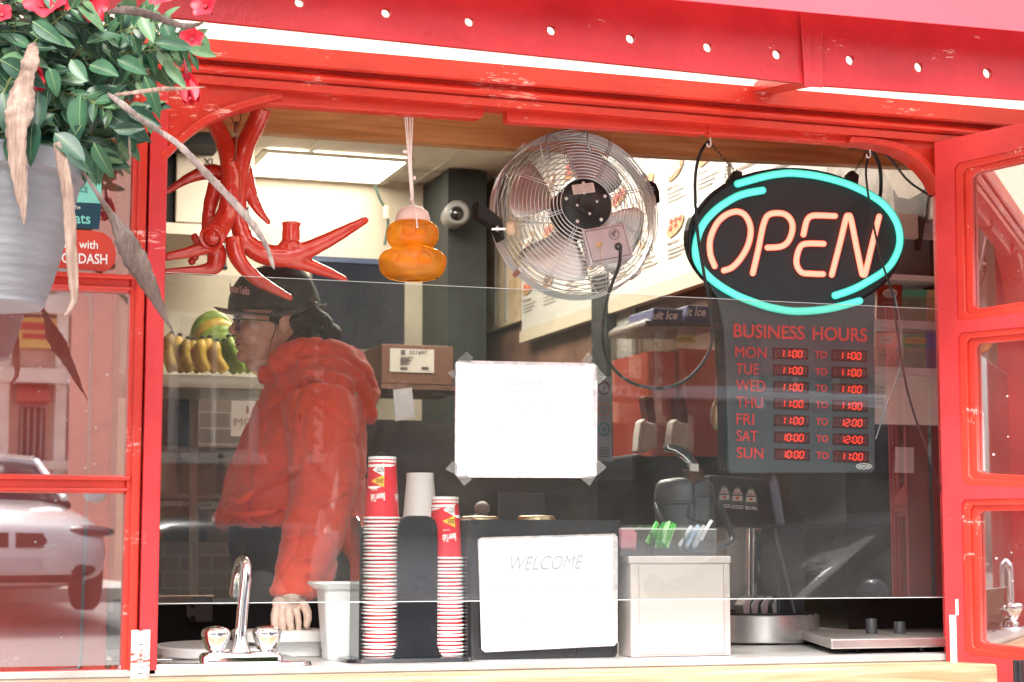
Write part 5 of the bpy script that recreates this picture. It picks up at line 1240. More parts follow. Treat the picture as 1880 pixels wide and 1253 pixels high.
for i, (xx, yy, w_, h_, c, lab) in enumerate(((300, 705, 48, 110, (.10, .045, .03), 'dark brown carton on the upper rack level at left'), (330, 745, 22, 76, (.10, .14, .22), 'blue bottle with orange cap on the rack'), (300, 930, 60, 64, (.10, .12, .03), 'dark olive crate on the lower rack level'), (380, 935, 90, 60, (.20, .15, .04), 'ochre carton on the lower rack level'), (480, 830, 70, 76, (.12, .05, .04), 'brown carton behind the worker on the rack'))):
    b = B(); bxp(b, xx, yy, xx + w_, yy + h_, 2.78, .2); 
    if i == 1: b = B(); c0 = P(xx + 10, yy + h_, 2.76); b.lathe([(.028, 0), (.03, .01), (.03, .13), (.014, .17), (.014, .2)], c0, seg=18)
    tag(b.build('bottle' if i == 1 else 'carton', mat('goods%d' % i, c, .6, vary=.4, vscale=7), bevel=.004), lab, 'bottle' if i == 1 else 'carton')
b = B(); b.tube([P(270, 1098, 1.4), P(392, 1097, 1.4)], .006, 8); b.px([(250, 1100), (392, 1099), (392, 1108), (250, 1108)], 1.405, .02); rl = b.build('back_rail', mat('rail_wood', (.35, .22, .12), .5)); tag(rl, 'wood and metal rail running behind the tap', 'rail')
br = thing('steel_bracket', 'grey steel bracket plate with two bolts behind the tap', 'bracket', P(365, 1140, 1.38))
b = B(); b.px([(356, 1095), (390, 1095), (390, 1142), (352, 1142), (344, 1132), (344, 1106)], 1.38, .02); b.build('plate', mat('bracket_grey', (.13, .14, .15), .4, .3), br, bevel=.002)
for yy in (1112, 1135): b = B(); b.ball(P(354, yy, 1.375), .008, seg=12, rings=8); b.build('bolt', BLACKP, br, smooth=True)
b = B(); bxp(b, 230, 1109, 800, 1400, 1.45, .7); tag(b.build('prep_table', BLACKM), 'black prep table behind the tap at hip height', 'table')
# carton with label, leaning note
ctn = thing('carton', 'brown cardboard carton with a white printed shipping label behind the white notice', 'carton', P(760, 706, 2.6))
b = B(); bxp(b, 700, 634, 832, 706, 2.6, .3); b.build('carton_body', mat('cardboard', (.15, .065, .042), .7, vary=.1), ctn, bevel=.003)
b = B(); bxp(b, 716, 641, 797, 684, 2.597, .002); lb = b.build('shipping_label', mat('label_white', (.58, .54, .48), .6), ctn)
b = B(); b.ptext('321697', 752, 644, 784, 651, 2.595, bold=.02)
for k in range(5): b.px([(735, 656 + k * 3), (735 + 24 - (k * 7) % 11, 656 + k * 3), (735 + 24 - (k * 7) % 11, 657.2 + k * 3), (735, 657.2 + k * 3)], 2.595, .001)
for x0, x1 in ((735, 748), (774, 787)): b.px([(x0, 674), (x1, 674), (x1, 679), (x0, 679)], 2.595, .001)
b.px([(736, 643), (744, 643), (744, 652), (736, 652)], 2.595, .001); b.build('label_print', mat('label_ink', (.10, .08, .09), .6), lb)
b = B(); bxp(b, 700, 707, 860, 716, 2.55, .4); tag(b.build('wall_shelf', WARM), 'brown shelf board holding the labelled carton', 'shelf')
b = B(); b.px([(722, 716), (756, 712), (762, 766), (726, 774)], 2.5, .003); tag(b.build('paper_note', mat('note_white', (.50, .48, .52), .6)), 'tilted white paper note hanging below the labelled carton', 'note')
# red board below
b = B(); bxp(b, 640, 776, 1200, 1000, 3.1, .05); tag(b.build('low_partition', mat('partition_dark', (.030, .022, .022), .5, vary=.3, vscale=4)), 'dark low partition across the back of the kiosk', 'partition')
b = B(); bxp(b, 916, 905, 1012, 1000, 2.0, .01); tag(b.build('grey_board', mat('board_bluegrey', (.20, .23, .27), .5)), 'pale grey-blue board standing behind the black bin', 'board')
b = B(); b.ball(P(885, 935, 1.3), (.022, .022, .022)); b.px([(870, 946), (898, 930), (900, 934), (874, 950)], 1.29, .01); tag(b.build('tea_strainer', mat('strainer', (.55, .48, .48), .5), smooth=True), 'small white round strainer sticking up behind the black bin', 'strainer')
# framed wooden door strips beside the menu
fw = thing('picture_panel', 'tall cream panel with tan patterned strips beside the menu board', 'panel', P(915, 612, 4.2))
b = B(); q0, q1 = PX(891, 612, XR - .03), PX(955, 596, XR - .03); zt_ = PX(891, 440, XR - .03).z
b.box(XR - .03, XR - .004, q1.y, q0.y, q0.z, q0.z + 1.0); b.build('panel_board', mat('cream_board', (.60, .48, .34), .5, vary=.25, vscale=6, col2=(.40, .28, .16)), fw)
for k in range(2):
    b = B(); yy = q1.y + (q0.y - q1.y) * (.35 + .32 * k); b.box(XR - .036, XR - .0305, yy, yy + .03, q0.z + .02, q0.z + .98); b.build('panel_strip', mat('strip_grey', (.35, .33, .30), .5), fw)
# ---------------------------------------------------------------- menu board on the right wall
XM = XR - .05
def MP(px, py, off=0.): return PX(px, py, XM - off)
m0, m1 = MP(958, 594), MP(1338, 494)
zlo = (m0.z + m1.z) / 2; y1_, y0_ = m0.y, m1.y; zhi = zlo + 1.05
mb = thing('menu_board', 'white lit menu board with pastry pictures and price lines on the right wall', 'menu board', (XM, (y0_ + y1_) / 2, zlo))
MBW = mat('menu_white', (.50, .47, .43), .35)
b = B(); b.box(XM, XM + .03, y0_, y1_, zlo, zhi); b.build('menu_panel', MBW, mb)
b = B(); b.box(XM - .004, XM + .032, y0_ - .02, y1_ + .02, zlo - .05, zlo - .001); b.build('menu_frame', mat('menu_frame', (.50, .42, .32), .5), mb)
DGH = mat('pastry_brown', (.34, .18, .08), .6, vary=.45, vscale=40, col2=(.42, .27, .15)); MTX = mat('menu_ink', (.09, .065, .06), .6); MTG = mat('menu_ink_light', (.26, .22, .20), .6); TOPR = [mat('jam_red', (.50, .08, .06), .4), mat('cream_white', (.80, .76, .70), .5), mat('choc', (.10, .04, .02), .4)]
names = ['Killaloe Sunrise', 'Apple Cinnamon', 'Maple Butter', 'Banana Choco', 'Choco Hazelnut', 'Avalanche', 'Triple Trip', 'Classic', 'Strawberry', 'Coco Vanilla', 'Reeses Lovers', 'Bananarama', 'Poutine', 'Hot Dog']
rw = random.Random(3); W_ = (y1_ - y0_); ncol = 8; cw = W_ / ncol; ni = 0
def mq(y, z, off): return V((XM - off, y, z))
for c in range(ncol):
    for r in range(5):
        yc = y1_ - (c + .5) * cw; zc = zlo + .05 + r * .195; K = .62
        b = B(); n_ = 22; ring_ = [mq(yc + .12 * cw + K * .115 * math.cos(a) * (1 + .05 * math.sin(3 * a)), zc + .125 + K * .048 * math.sin(a) * (1 + .1 * math.cos(2 * a)) - K * .22 * .115 * math.cos(a), .003) for a in [2 * PI * k / n_ for k in range(n_)]]
        b.prism(ring_, (-.002, 0, 0)); b.build('pastry_picture', DGH, mb)
        b = B(); tm = TOPR[ni % 3]
        if ni % 2: b.tube([mq(yc + .12 * cw + K * .08 * (1 - 2 * k / 8.0), zc + .125 - K * .22 * .08 * (1 - 2 * k / 8.) + K * (.03 if k % 2 else -.025), .0065) for k in range(9)], .003, 6, smooth=3)
        else:
            for k in range(6): b.ball(mq(yc + .12 * cw + K * rw.uniform(-.07, .07), zc + .13 + K * rw.uniform(-.02, .03), .006), (.003, .013, .011), seg=10, rings=6)
        b.build('pastry_topping', tm, mb)
        b = B(); s_ = names[ni % len(names)]
        b.text(s_, mq(yc + .40 * cw, zc + .080, .0022), mq(yc + .0 * cw, zc + .080, .0022), mq(yc + .0 * cw, zc + .064, .0022), mq(yc + .40 * cw, zc + .064, .0022), bold=.015); b.build('menu_name', MTX, mb)
        b = B()
        for k in range(3):
            zz1 = zc + .054 - k * .014; b.prism([mq(yc + .40 * cw, zz1, .002), mq(yc + (-.25 + .1 * ((k * 7 + ni) % 3)) * cw, zz1, .002), mq(yc + (-.25 + .1 * ((k * 7 + ni) % 3)) * cw, zz1 - .005, .002), mq(yc + .40 * cw, zz1 - .005, .002)], (-.0008, 0, 0))
        b.build('menu_lines', MTG, mb); ni += 1
# drinks posters nearer the hatch
XP = XR - .04
def poster(px0, px1, zlo_, zhi_, m, lab, nm='drinks_poster'):
    a_, b_ = PX(px0, 400, XP), PX(px1, 400, XP); t = thing(nm, lab, 'poster', (XP, (a_.y + b_.y) / 2, zlo_))
    b = B(); b.box(XP, XP + .02, b_.y, a_.y, zlo_, zhi_); b.build('poster_sheet', m, t); return t, a_.y, b_.y
zpl = PX(1500, 400, XP).z - .05
t_, ya, yb = poster(1342, 1520, zlo + .02, zlo + 1.0, MBW, 'white menu panel above the OPEN sign with small text lines')
b = B()
for r in range(12):
    z = PX(1430, 305, XP).z - r * .05 + .1; b.prism([V((XP - .002, ya - .05, z)), V((XP - .002, ya - .05 - (ya - yb) * (.5 + .3 * ((r * 5) % 3) / 3), z)), V((XP - .002, ya - .05 - (ya - yb) * (.5 + .3 * ((r * 5) % 3) / 3), z - .012)), V((XP - .002, ya - .05, z - .012))], (-.001, 0, 0))
b.build('menu_lines', MTG, t_)
t_, ya, yb = poster(1521, 1990, PX(1640, 425, XP).z, PX(1640, 425, XP).z + .9, mat('poster_brown', (.28, .19, .14), .4, vary=.8, vscale=9, col2=(.60, .52, .46)), 'brown drinks poster with a cream-topped glass above the tea packets')
def wp(px, py, off=.004): return PX(px, py, XP - off)
b = B(); b.prism([wp(x, y) for x, y in [(1625, 292), (1640, 286), (1665, 288), (1690, 285), (1712, 300), (1718, 322), (1705, 340), (1690, 356), (1670, 366), (1650, 362), (1640, 345), (1628, 325), (1620, 305)]], (-.002, 0, 0)); b.build('whipped_cream', mat('cream_pic', (.80, .70, .60), .5, vary=.12, vscale=14), t_)
b = B(); b.prism([wp(x, y, .0035) for x, y in [(1640, 350), (1705, 345), (1700, 400), (1690, 460), (1655, 460), (1645, 400)]], (-.0015, 0, 0)); b.build('drink_glass', mat('choc_drink_pic', (.11, .05, .03), .3, vary=.5, vscale=12), t_)
# narrow items on the wall below the menu
b = B(); a_, c_ = PX(1128, 700, XR - .03), PX(1100, 700, XR - .03); b.box(XR - .06, XR - .03, a_.y, c_.y, PX(1110, 900, XR).z, PX(1110, 560, XR).z + .1); tag(b.build('wall_post', BLACKM), 'black upright post below the menu board', 'post')
a_, c_ = PX(1160, 640, XR - .02), PX(1132, 640, XR - .02); b = B(); b.box(XR - .02, XR - .005, a_.y, c_.y, PX(1145, 668, XR).z, PX(1145, 560, XR).z); tag(b.build('price_sheet', mat('price_sheet', (.42, .40, .38), .6, vary=.2, vscale=30)), 'narrow grey printed sheet right of the black post', 'sheet')
pc = thing('care_sticker', 'grey sticker with round symbols right of the white notice', 'sticker', P(1111, 848, 1.0))
b = B(); b.px([(1098, 690), (1124, 692), (1124, 848), (1098, 846)], 1.0, .006); b.build('sticker_sheet', mat('sticker_grey', (.30, .33, .38), .5), pc)
for k, (cy_, c) in enumerate(((713, (.20, .05, .08)), (752, (.50, .25, .18)), (788, (.05, .28, .34)))):
    b = B(); b.tube([P(1109 + 10 * math.cos(a * PI / 12), cy_ + 11 * math.sin(a * PI / 12), .998) for a in range(24)], .0022, 6, closed=True); b.ball(P(1109, cy_, .997), (.005, .002, .005), seg=10, rings=6); b.build('sticker_symbol', mat('symbol%d' % k, c, .5), pc)
b = B()
for k in range(5): b.px([(1101, 822 + k * 4), (1119, 822 + k * 4), (1119, 823.5 + k * 4), (1101, 823.5 + k * 4)], .998, .001)
b.build('sticker_print', MTX, pc)
# ---------------------------------------------------------------- slush machine
YM = 1.55
sm = thing('slush_machine', 'twin-bowl iced drink machine holding bright red slush', 'slush machine', P(1250, 880, YM + .2))
RS = mat('red_slush', (.85, .12, .07), .3, emit=(.5, .05, .03), es=.0); PLX = glass('machine_acrylic', refl=.12, tint=(.88, .86, .85))
PUR = mat('purple_cap', (.045, .045, .16), .35)
b = B(); bxp(b, 1165, 835, 1345, 1010, YM + .06, .45); b.build('machine_base', BLACKP, sm, bevel=.01)
b = B(); bxp(b, 1140, 676, 1340, 840, YM + .36, .05); b.build('red_back', mat('back_red', (.40, .05, .035), .5), sm)
for k, (xa_, xb_, yt_, word, w0, w1, cy0) in enumerate(((1191, 1246, 645, 'uit Ice', 1198, 1246, 578), (1247, 1330, 640, 'it Ice', 1260, 1298, 572))):
    x0, x1 = P(xa_, 700, YM).x, P(xb_, 700, YM).x; zt_, zl_ = P(xa_, 600, YM).z, P(xa_, 838, YM).z; zq = P(xa_, yt_, YM).z
    b = B(); b.loft([rr(x0, x1, YM, YM + .32, .02, zl_), rr(x0 - .003, x1 + .003, YM - .004, YM + .32, .02, zt_)], caps=False); b.build('bowl', PLX, sm, smooth=True, autos=40)
    b = B(); b.loft([rr(x0 + .003, x1 - .003, YM + .004, YM + .316, .018, zl_ + .002), rr(x0 + .001, x1 - .001, YM + .001, YM + .316, .018, zq)]); b.build('slush', RS, sm, smooth=True, autos=40)
    b = B(); b.loft([rr(x0 - .006, x1 + .006, YM - .008, YM + .33, .02, zt_ + .001), rr(x0 - .006, x1 + .006, YM - .008, YM + .33, .02, zt_ + .018), rr(x0 + .004, x1 - .006, YM + .03, YM + .30, .02, zt_ + .03)]); lid_ = b.build('bowl_lid', mat('lid_smoke', (.08, .05, .04), .3), sm, smooth=True, autos=40)
    b = B(); z0_, z1_ = P(xa_, 594, YM).z, P(xa_, 566 - k * 5, YM).z; xo = P(w0 - 5, 600, YM).x; xo1 = P(w1 + 3, 600, YM).x
    b.prism([V((xo, YM - .012, z0_)), V((xo1, YM - .012, z0_)), V((xo1 + .006, YM - .012, z1_)), V((xo + .01, YM - .012, z1_))], (0, .2, 0)); cp = b.build('cap_sign', PUR, sm, bevel=.003)
    b = B(); b.ptext(word, w0, cy0 - 7, w1 - 2, cy0 + 9, YM - .014, bold=.03, shear=.25); b.build('cap_lettering', mat('cap_ink', (.75, .60, .62), .5), cp)
    # tap with white cover
    tx_ = P(1190 + k * 59, 790, YM - .08).x
    b = B(); q = [(1177 + 59 * k, 775), (1184 + 59 * k, 768), (1188 + 59 * k, 774), (1203 + 59 * k, 778), (1206 + 59 * k, 785), (1207 + 59 * k, 822 + k * 0), (1190 + 59 * k, 830), (1171 + 59 * k, 830), (1173 + 59 * k, 800)]
    b.px(q, YM - .09, .05); b.build('tap_cover', mat('cover_cloth', (.72, .64, .60), .6, vary=.15, vscale=60, stretch=(4, 1, .5)), sm, bevel=.008, bseg=3)
    b = B(); b.px([(1183 + 59 * k, 728), (1200 + 59 * k, 728), (1206 + 59 * k, 776), (1190 + 59 * k, 776)], YM - .05, .05); b.build('tap_body', mat('tap_dark_red', (.16, .03, .025), .4), sm, bevel=.004)
b = B(); b.px([(1243, 616), (1273, 616), (1277, 630), (1244, 630)], YM - .006, .002); yl = b.build('yellow_label', mat('yellow_label', (.60, .45, .10), .5), sm); b = B(); b.ptext('OPEN PULL', 1246, 620, 1271, 625, YM - .008, bold=.01); b.build('label_print', MTX, yl)
b = B(); bxp(b, 1100, 884, 1345, 1300, YM - .02, .6); tag(b.build('back_cupboard', mat('back_cupboard', (.02, .02, .022), .5)), 'black cupboard under the red slush machine', 'cupboard')
# hanging spoon
b = B(); b.lathe([(.001, 0), (.014, .006), (.019, .02), (.019, .045), (.012, .07), (.004, .082), (.003, .2), (.001, .201)], P(1318, 792, .62), seg=16, sx=1.0); tag(b.build('scoop', mat('brass_scoop', (.55, .42, .28), .35, .8), smooth=True), 'long tan metal scoop hanging left of the hours panel', 'scoop')

# ---------------------------------------------------------------- tea rack, boxes at the right
YR = .50
tr2 = thing('tea_rack', 'clear two-tier rack of tea packets on a beige cabinet at the right', 'rack', P(1665, 695, YR))
AC = glass('rack_acrylic', refl=.12, tint=(.95, .95, .96), haze=.06)
def rackbox(py0, py1, name, m, Y0=YR, th=.004, x0=1588, x1=1790):
    b = B(); bxp(b, x0, py0, x1, py1, Y0, th); return b.build(name, m, tr2)
ACG = mat('acrylic_ledge', (.72, .70, .73), .2)
rackbox(590, 604, 'rack_ledge', ACG, YR - .01, .12); rackbox(676, 690, 'rack_ledge', ACG, YR - .02, .14)
rackbox(545, 590, 'rack_front', AC, YR - .008, .0015); rackbox(640, 676, 'rack_front', AC, YR - .018, .0015)
rackbox(506, 516, 'rack_top', mat('rack_white', (.90, .88, .88), .4), YR + .0, .13); b = B(); bxp(b, 1588, 516, 1790, 690, YR + .12, .004); b.build('rack_back', mat('rack_back', (.85, .82, .84), .4), tr2)
def tea(x0, x1, y0, y1, Y, col, lab, band=None, txt=(), oval=True, lean=.10):
    t = thing('tea_packet', lab, 'tea packet', P(x0, y1, Y), 'tea packets in the rack')
    tl, tr_, br_, bl_ = P(x0, y0, Y + .03), P(x1, y0, Y + .03), P(x1 - 2, y1, Y), P(x0 - 3, y1, Y)
    nrm = V((0, 1, 0)); b = B(); b.prism([tl, tr_, br_, bl_], nrm * .012); m = mat('tea_' + lab.replace(' ', '_')[:24], col, .4, vary=.06, vscale=25); o = b.build('packet_face', m, t, bevel=.002)
    def at(u, v, e=.0012): return tl.lerp(tr_, u).lerp(bl_.lerp(br_, u), v) - nrm * e
    if oval:
        b = B(); b.prism([at(.5 + .30 * math.cos(a), .24 + .13 * math.sin(a)) for a in [k * PI / 12 for k in range(24)]], nrm * .0008); q = b.build('brand_oval', mat('oval_white', (.78, .72, .66), .5), o)
        b = B(); b.text('TWININGS', at(.28, .21, .0018), at(.72, .21, .0018), at(.72, .27, .0018), at(.28, .27, .0018)); b.build('oval_text', MTX, q)
    if band:
        b = B(); b.prism([at(.03, band[1]), at(.97, band[1]), at(.97, band[2]), at(.03, band[2])], nrm * .0008); b.build('band', mat('band_' + lab.replace(' ', '_')[:20], band[0], .5), o)
    for s_, u0, v0, u1, v1, c in txt:
        b = B(); b.text(s_, at(u0, v0, .0020), at(u1, v0, .0020), at(u1, v1, .0020), at(u0, v1, .0020), bold=.01); b.build('packet_text', mat('teatxt%.1f%.1f%.1f' % c, c, .5), o)
Wt = (.75, .7, .68)
tea(1612, 1657, 523, 590, YR, (.42, .045, .022), 'dark red English breakfast tea packet in the top row', txt=(('ENGLISH', .2, .47, .8, .54, (.8, .25, .3)), ('BREAKFAST', .18, .56, .82, .62, (.8, .25, .3))))
tea(1656, 1703, 532, 592, YR, (.18, .72, .48), 'pale green tea packet in the top row', band=((.30, .55, .32), .30, .55), oval=False, txt=(('TWININGS', .25, .32, .75, .38, (.1, .2, .1)), ('GREEN TEA', .25, .42, .75, .50, (.1, .2, .1))))
tea(1702, 1755, 532, 592, YR, (.90, .76, .42), 'pale yellow tea packet at the right end of the top row', oval=False)
tea(1608, 1648, 609, 676, YR - .008, (.92, .56, .46), 'pale pink tea packet in the bottom row', band=((.55, .10, .06), .0, .03), txt=(('Irish', .3, .5, .7, .57, (.5, .2, .2)), ('Breakfast', .15, .6, .85, .68, (.5, .2, .2))))
tea(1661, 1701, 614, 680, YR - .008, (.055, .48, .20), 'dark green tea packet with gold band in the bottom row', band=((.60, .50, .15), .10, .26), oval=False, txt=(('TWININGS', .1, .13, .9, .22, (.3, .25, .05)), ('Green Tea', .08, .38, .92, .48, Wt), ('Decaf', .1, .88, .4, .94, Wt)))
tea(1703, 1752, 612, 680, YR - .008, (.10, .18, .75), 'blue tea packet at the right end of the bottom row', oval=False)
cbn = thing('beige_cabinet', 'beige metal cabinet front carrying the tea rack', 'cabinet', P(1665, 782, YR + .02))
b = B(); bxp(b, 1560, 691, 1990, 782, YR + .02, .35); b.build('cabinet_body', mat('cab_beige', (.86, .80, .76), .45, vary=.05, vscale=5), cbn, bevel=.004)
b = B(); bxp(b, 1606, 706, 1624, 748, YR + .017, .002); q = b.build('info_label', mat('info_white', (.66, .64, .62), .5), cbn)
b = B()
for k, s_ in enumerate(('1 1884', 'TG 6:', 'Do not', 'bend to', 'handle')): b.ptext(s_, 1608, 710 + k * 7, 1622, 714 + k * 7, YR + .0155)
b.build('label_print', MTX, q)
b = B(); bxp(b, 1560, 783, 1990, 1250, YR + .05, .30); tag(b.build('dark_cupboard', mat('dark_brown_cupboard', (.014, .010, .009), .3, vary=.3, vscale=4)), 'dark brown cupboard under the beige cabinet at the right', 'cupboard')
b = B(); b.px([(1644, 821), (1678, 822), (1678, 869), (1643, 868)], YR + .045, .002); tag(b.build('white_card', mat('card_grey_white', (.50, .50, .49), .6)), 'blank white card stuck to the dark brown cupboard', 'card')
for (xa_, ya_, xb_, yb_, Yq, c, lab) in ((1638, 396, 1790, 440, .56, (.88, .80, .80), 'long white box lying above the grey box at the right'), (1625, 441, 1790, 512, .58, (.26, .26, .27), 'dark grey box below the long white box')):
    b = B(); bxp(b, xa_, ya_, xb_, yb_, Yq, .25); tag(b.build('storage_box', mat('sbox' + lab[:5], c, .5, vary=.08, vscale=5), bevel=.003), lab, 'box')
b = B(); bxp(b, 1585, 513, 1800, 520, .60, .2); tag(b.build('side_shelf', mat('dark_shelf', (.06, .045, .04), .5)), 'dark narrow shelf above the tea rack', 'shelf')
# stickers on the left window
sk1 = thing('delivery_sticker', 'turquoise and navy delivery service sticker on the left window behind the plant pot', 'sticker', P(150, 415, .028))
YK_ = .0285
b = B(); b.px([(40, 268), (187, 274), (186, 374), (40, 366)], YK_, .0006); b.build('turquoise_part', mat('turq', (.22, .66, .58), .4), sk1)
b = B(); b.px([(40, 366.5), (186, 374.5), (182, 421), (40, 412)], YK_, .0006); b.build('navy_part', mat('navy', (.018, .065, .10), .4), sk1)
b = B(); b.ptext('Hungry?', 75, 306, 173, 336, YK_ - .001, dy1=8); b.ptext('YOUR CHOICE', 82, 340, 161, 350, YK_ - .001, dy1=4); b.build('sticker_text', mat('navy', (.018, .065, .10), .4), sk1, label='dark wording on the turquoise part')
b = B(); b.ptext('Uber Eats', 62, 386, 166, 406, YK_ - .001, dy1=6, bold=.015); b.build('sticker_text', mat('turq', (.22, .66, .58), .4), sk1, label='turquoise wording on the navy part'); b = B(); b.ptext('WITH', 126, 377, 147, 383, YK_ - .001, dy1=2); b.build('sticker_text', WHITEP, sk1, label='small white word on the navy part')
sk2 = thing('delivery_sticker', 'rounded red delivery sticker with white wording on the left window', 'sticker', P(150, 497, .028))
b = B(); b.px([(60, 418), (170, 424), (190, 428), (203, 438), (210, 452), (213, 468), (210, 484), (202, 494), (192, 499), (160, 496), (60, 488)], YK_, .0006); b.build('sticker_body', mat('sticker_red', (.62, .07, .05), .3), sk2)
b = B(); b.ptext('Order with', 88, 438, 180, 454, YK_ - .001, dy1=4, bold=.015); b.ptext('DOORDASH', 80, 463, 197, 482, YK_ - .001, dy1=4, bold=.02); b.build('sticker_text', WHITEP, sk2)

# ================================================================ the worker
Y0 = .78
per = thing('person', 'worker in a red hoodie and dark hat with glasses, facing left, hand on the counter', 'person', (P(540, 900, Y0).x, Y0, FLOOR_Z))
SKIN = mat('skin', (.74, .46, .34), .5, vary=.08, vscale=25, col2=(.66, .37, .26), sss=.12, bump=.05, bscale=260)
def Q(px, py, dy=0.): return P(px, py, Y0 + dy)
def slices(b, rows, n=28, p_=2.3):
    """rows: (py, px_front, px_back, half width, [dy centre]) -> superellipse sections"""
    rings = []
    for r in rows:
        py, f, k, hw = r[:4]; dyc = r[4] if len(r) > 4 else 0
        a, c = Q(f, py, dyc), Q(k, py, dyc); mid = (a + c) / 2; hx = (c.x - a.x) / 2; ring = []
        for i in range(n):
            t = 2 * PI * i / n; ct, st = math.cos(t), math.sin(t)
            ring.append(V((mid.x + hx * math.copysign(abs(ct) ** (2 / p_), ct), mid.y + hw * math.copysign(abs(st) ** (2 / p_), st), mid.z)))
        rings.append(ring)
    b.loft(rings)
# ---- head, neck, torso core, arms, legs, hand: one body
body = B()
slices(body, [(512, 478, 545, .040), (520, 460, 562, .056), (535, 444, 574, .068), (550, 434, 580, .074), (565, 431, 582, .076), (578, 432, 582, .077), (592, 436, 582, .0765), (604, 437, 584, .075), (616, 437, 575, .073),
              (630, 439, 566, .069), (642, 440, 556, .063), (652, 442, 545, .055), (661, 447, 530, .046), (668, 456, 515, .034)], p_=2.2)
for (x, y, r) in ((436, 590, .0085), (430.5, 598, .0095), (426.5, 606, .0115)): body.ball(Q(x + 1, y), (r, r * .95, r), seg=14, rings=10)
for s_ in (-1, 1): body.ball(Q(433, 611, s_ * .011), (.009, .008, .007), seg=12, rings=8); body.ball(Q(460, 612, s_ * .044), (.026, .028, .030), seg=14, rings=10); body.ball(Q(478, 632, s_ * .046), (.034, .026, .036), seg=14, rings=10)
body.ball(Q(438, 621), (.008, .014, .010), seg=12, rings=8)
body.ball(Q(437.5, 627.5), (.0085, .020, .0058), seg=14, rings=8); body.ball(Q(439, 637.5), (.0085, .018, .0066), seg=14, rings=8)
body.ball(Q(446, 654), (.017, .024, .015), seg=14, rings=10); body.ball(Q(438, 584), (.010, .050, .009), seg=16, rings=8)
body.ball(Q(478, 668), (.034, .045, .020), seg=14, rings=10)
for s_ in (-1, 1):
    ec = Q(521, 598, s_ * .081); body.ball(ec, (.012, .007, .021), Matrix.Rotation(-.25, 3, 'Y'), 14, 10)
    body.tube([ec + V((.012 * math.cos(a) * .9, s_ * .006, .020 * math.sin(a))) for a in [k * PI / 8 for k in range(16)]], .0034, 8, closed=True)
body.tube([Q(535, 610), Q(540, 650), Q(548, 700)], [.060, .056, .066], 18); body.tube([Q(500, 655), Q(520, 690)], [.040, .055], 14)
slices(body, [(695, 505, 640, .13), (730, 488, 650, .18), (800, 458, 655, .19), (900, 440, 645, .17), (970, 450, 635, .16), (1040, 455, 635, .15)])
def arm(b, pts, grow=0.): b.tube([Q(x, y, d) for x, y, d, r in pts], [r + grow for *_, r in pts], 18, smooth=4)
near = [(588, 742, -.17, .070), (592, 820, -.215, .062), (592, 890, -.24, .058), (586, 950, -.27, .052), (572, 1010, -.31, .046), (553, 1060, -.345, .036), (537, 1098, -.375, .027), (533, 1108, -.38, .026)]
far = [(590, 745, .17, .068), (604, 840, .21, .06), (622, 930, .20, .054), (616, 990, .12, .045), (590, 1040, .02, .036), (580, 1060, -.02, .030)]
arm(body, near); arm(body, far)
# hand: palm hanging from the wrist, fingers reaching down onto the tray
HD = -.385
hb = B()
def HQ(x, y, d=0.): return Q(x, y, HD + d)
hb.tube([HQ(534, 1092), HQ(532, 1104)], [.026, .028], 16, flat=.8)
hb.ball(HQ(527, 1108), (.0335, .018, .021), seg=18, rings=12)
hb.ball(HQ(524, 1108, .0), (.028, .018, .024), seg=18, rings=12)
fing = [[(508, 1112, -.004), (504, 1130, -.012), (504, 1146, -.018), (509, 1158, -.018)], [(518, 1118, -.010), (518, 1136, -.022), (519, 1152, -.026), (522, 1164, -.022)],
        [(530, 1118, -.008), (532, 1137, -.020), (534, 1153, -.022), (535, 1164, -.018)], [(541, 1112, -.002), (546, 1130, -.012), (548, 1145, -.014), (548, 1157, -.012)]]
for q, rr0 in zip(fing, (.0074, .0080, .0080, .0072)):
    hb.tube([HQ(*p) for p in q], [rr0 * 1.08, rr0, rr0 * .92, rr0 * .78], 12, smooth=4); hb.ball(HQ(*q[-1]), rr0 * .78, seg=12, rings=8); hb.ball(HQ(*q[1]), rr0 * 1.12, seg=12, rings=8)
th = [(548, 1102, .0), (560, 1116, -.008), (565, 1132, -.012), (563, 1148, -.014)]
hb.tube([HQ(*p) for p in th], [.0125, .0100, .0088, .0072], 12, smooth=4); hb.ball(HQ(*th[-1]), .0072, seg=12, rings=8)
body.v_keep = None
k_ = len(body.v); body.v += hb.v; body.f += [[i + k_ for i in f] for f in hb.f]
bm_ = remesh(body, .0019, 6)
put(bm_, 'body', SKIN, per)
for x, y, d, in ((516, 1150, -.022), (526, 1153, -.032), (535, 1153, -.030)):
    pass
gb = B(); gb.v = [v.copy() for v in hb.v]; gb.f = hb.f
GLV = mat('pale_glove', (.72, .54, .45), .35, vary=.1, vscale=60, bump=.5, bscale=90)
gb.tube([HQ(534, 1090), HQ(533, 1098)], [.029, .029], 16, flat=.85)
put(remesh(gb, .0018, 4, lambda c, n: .0007 + .0006 * noise.noise(c * 120)), 'glove', GLV, per)
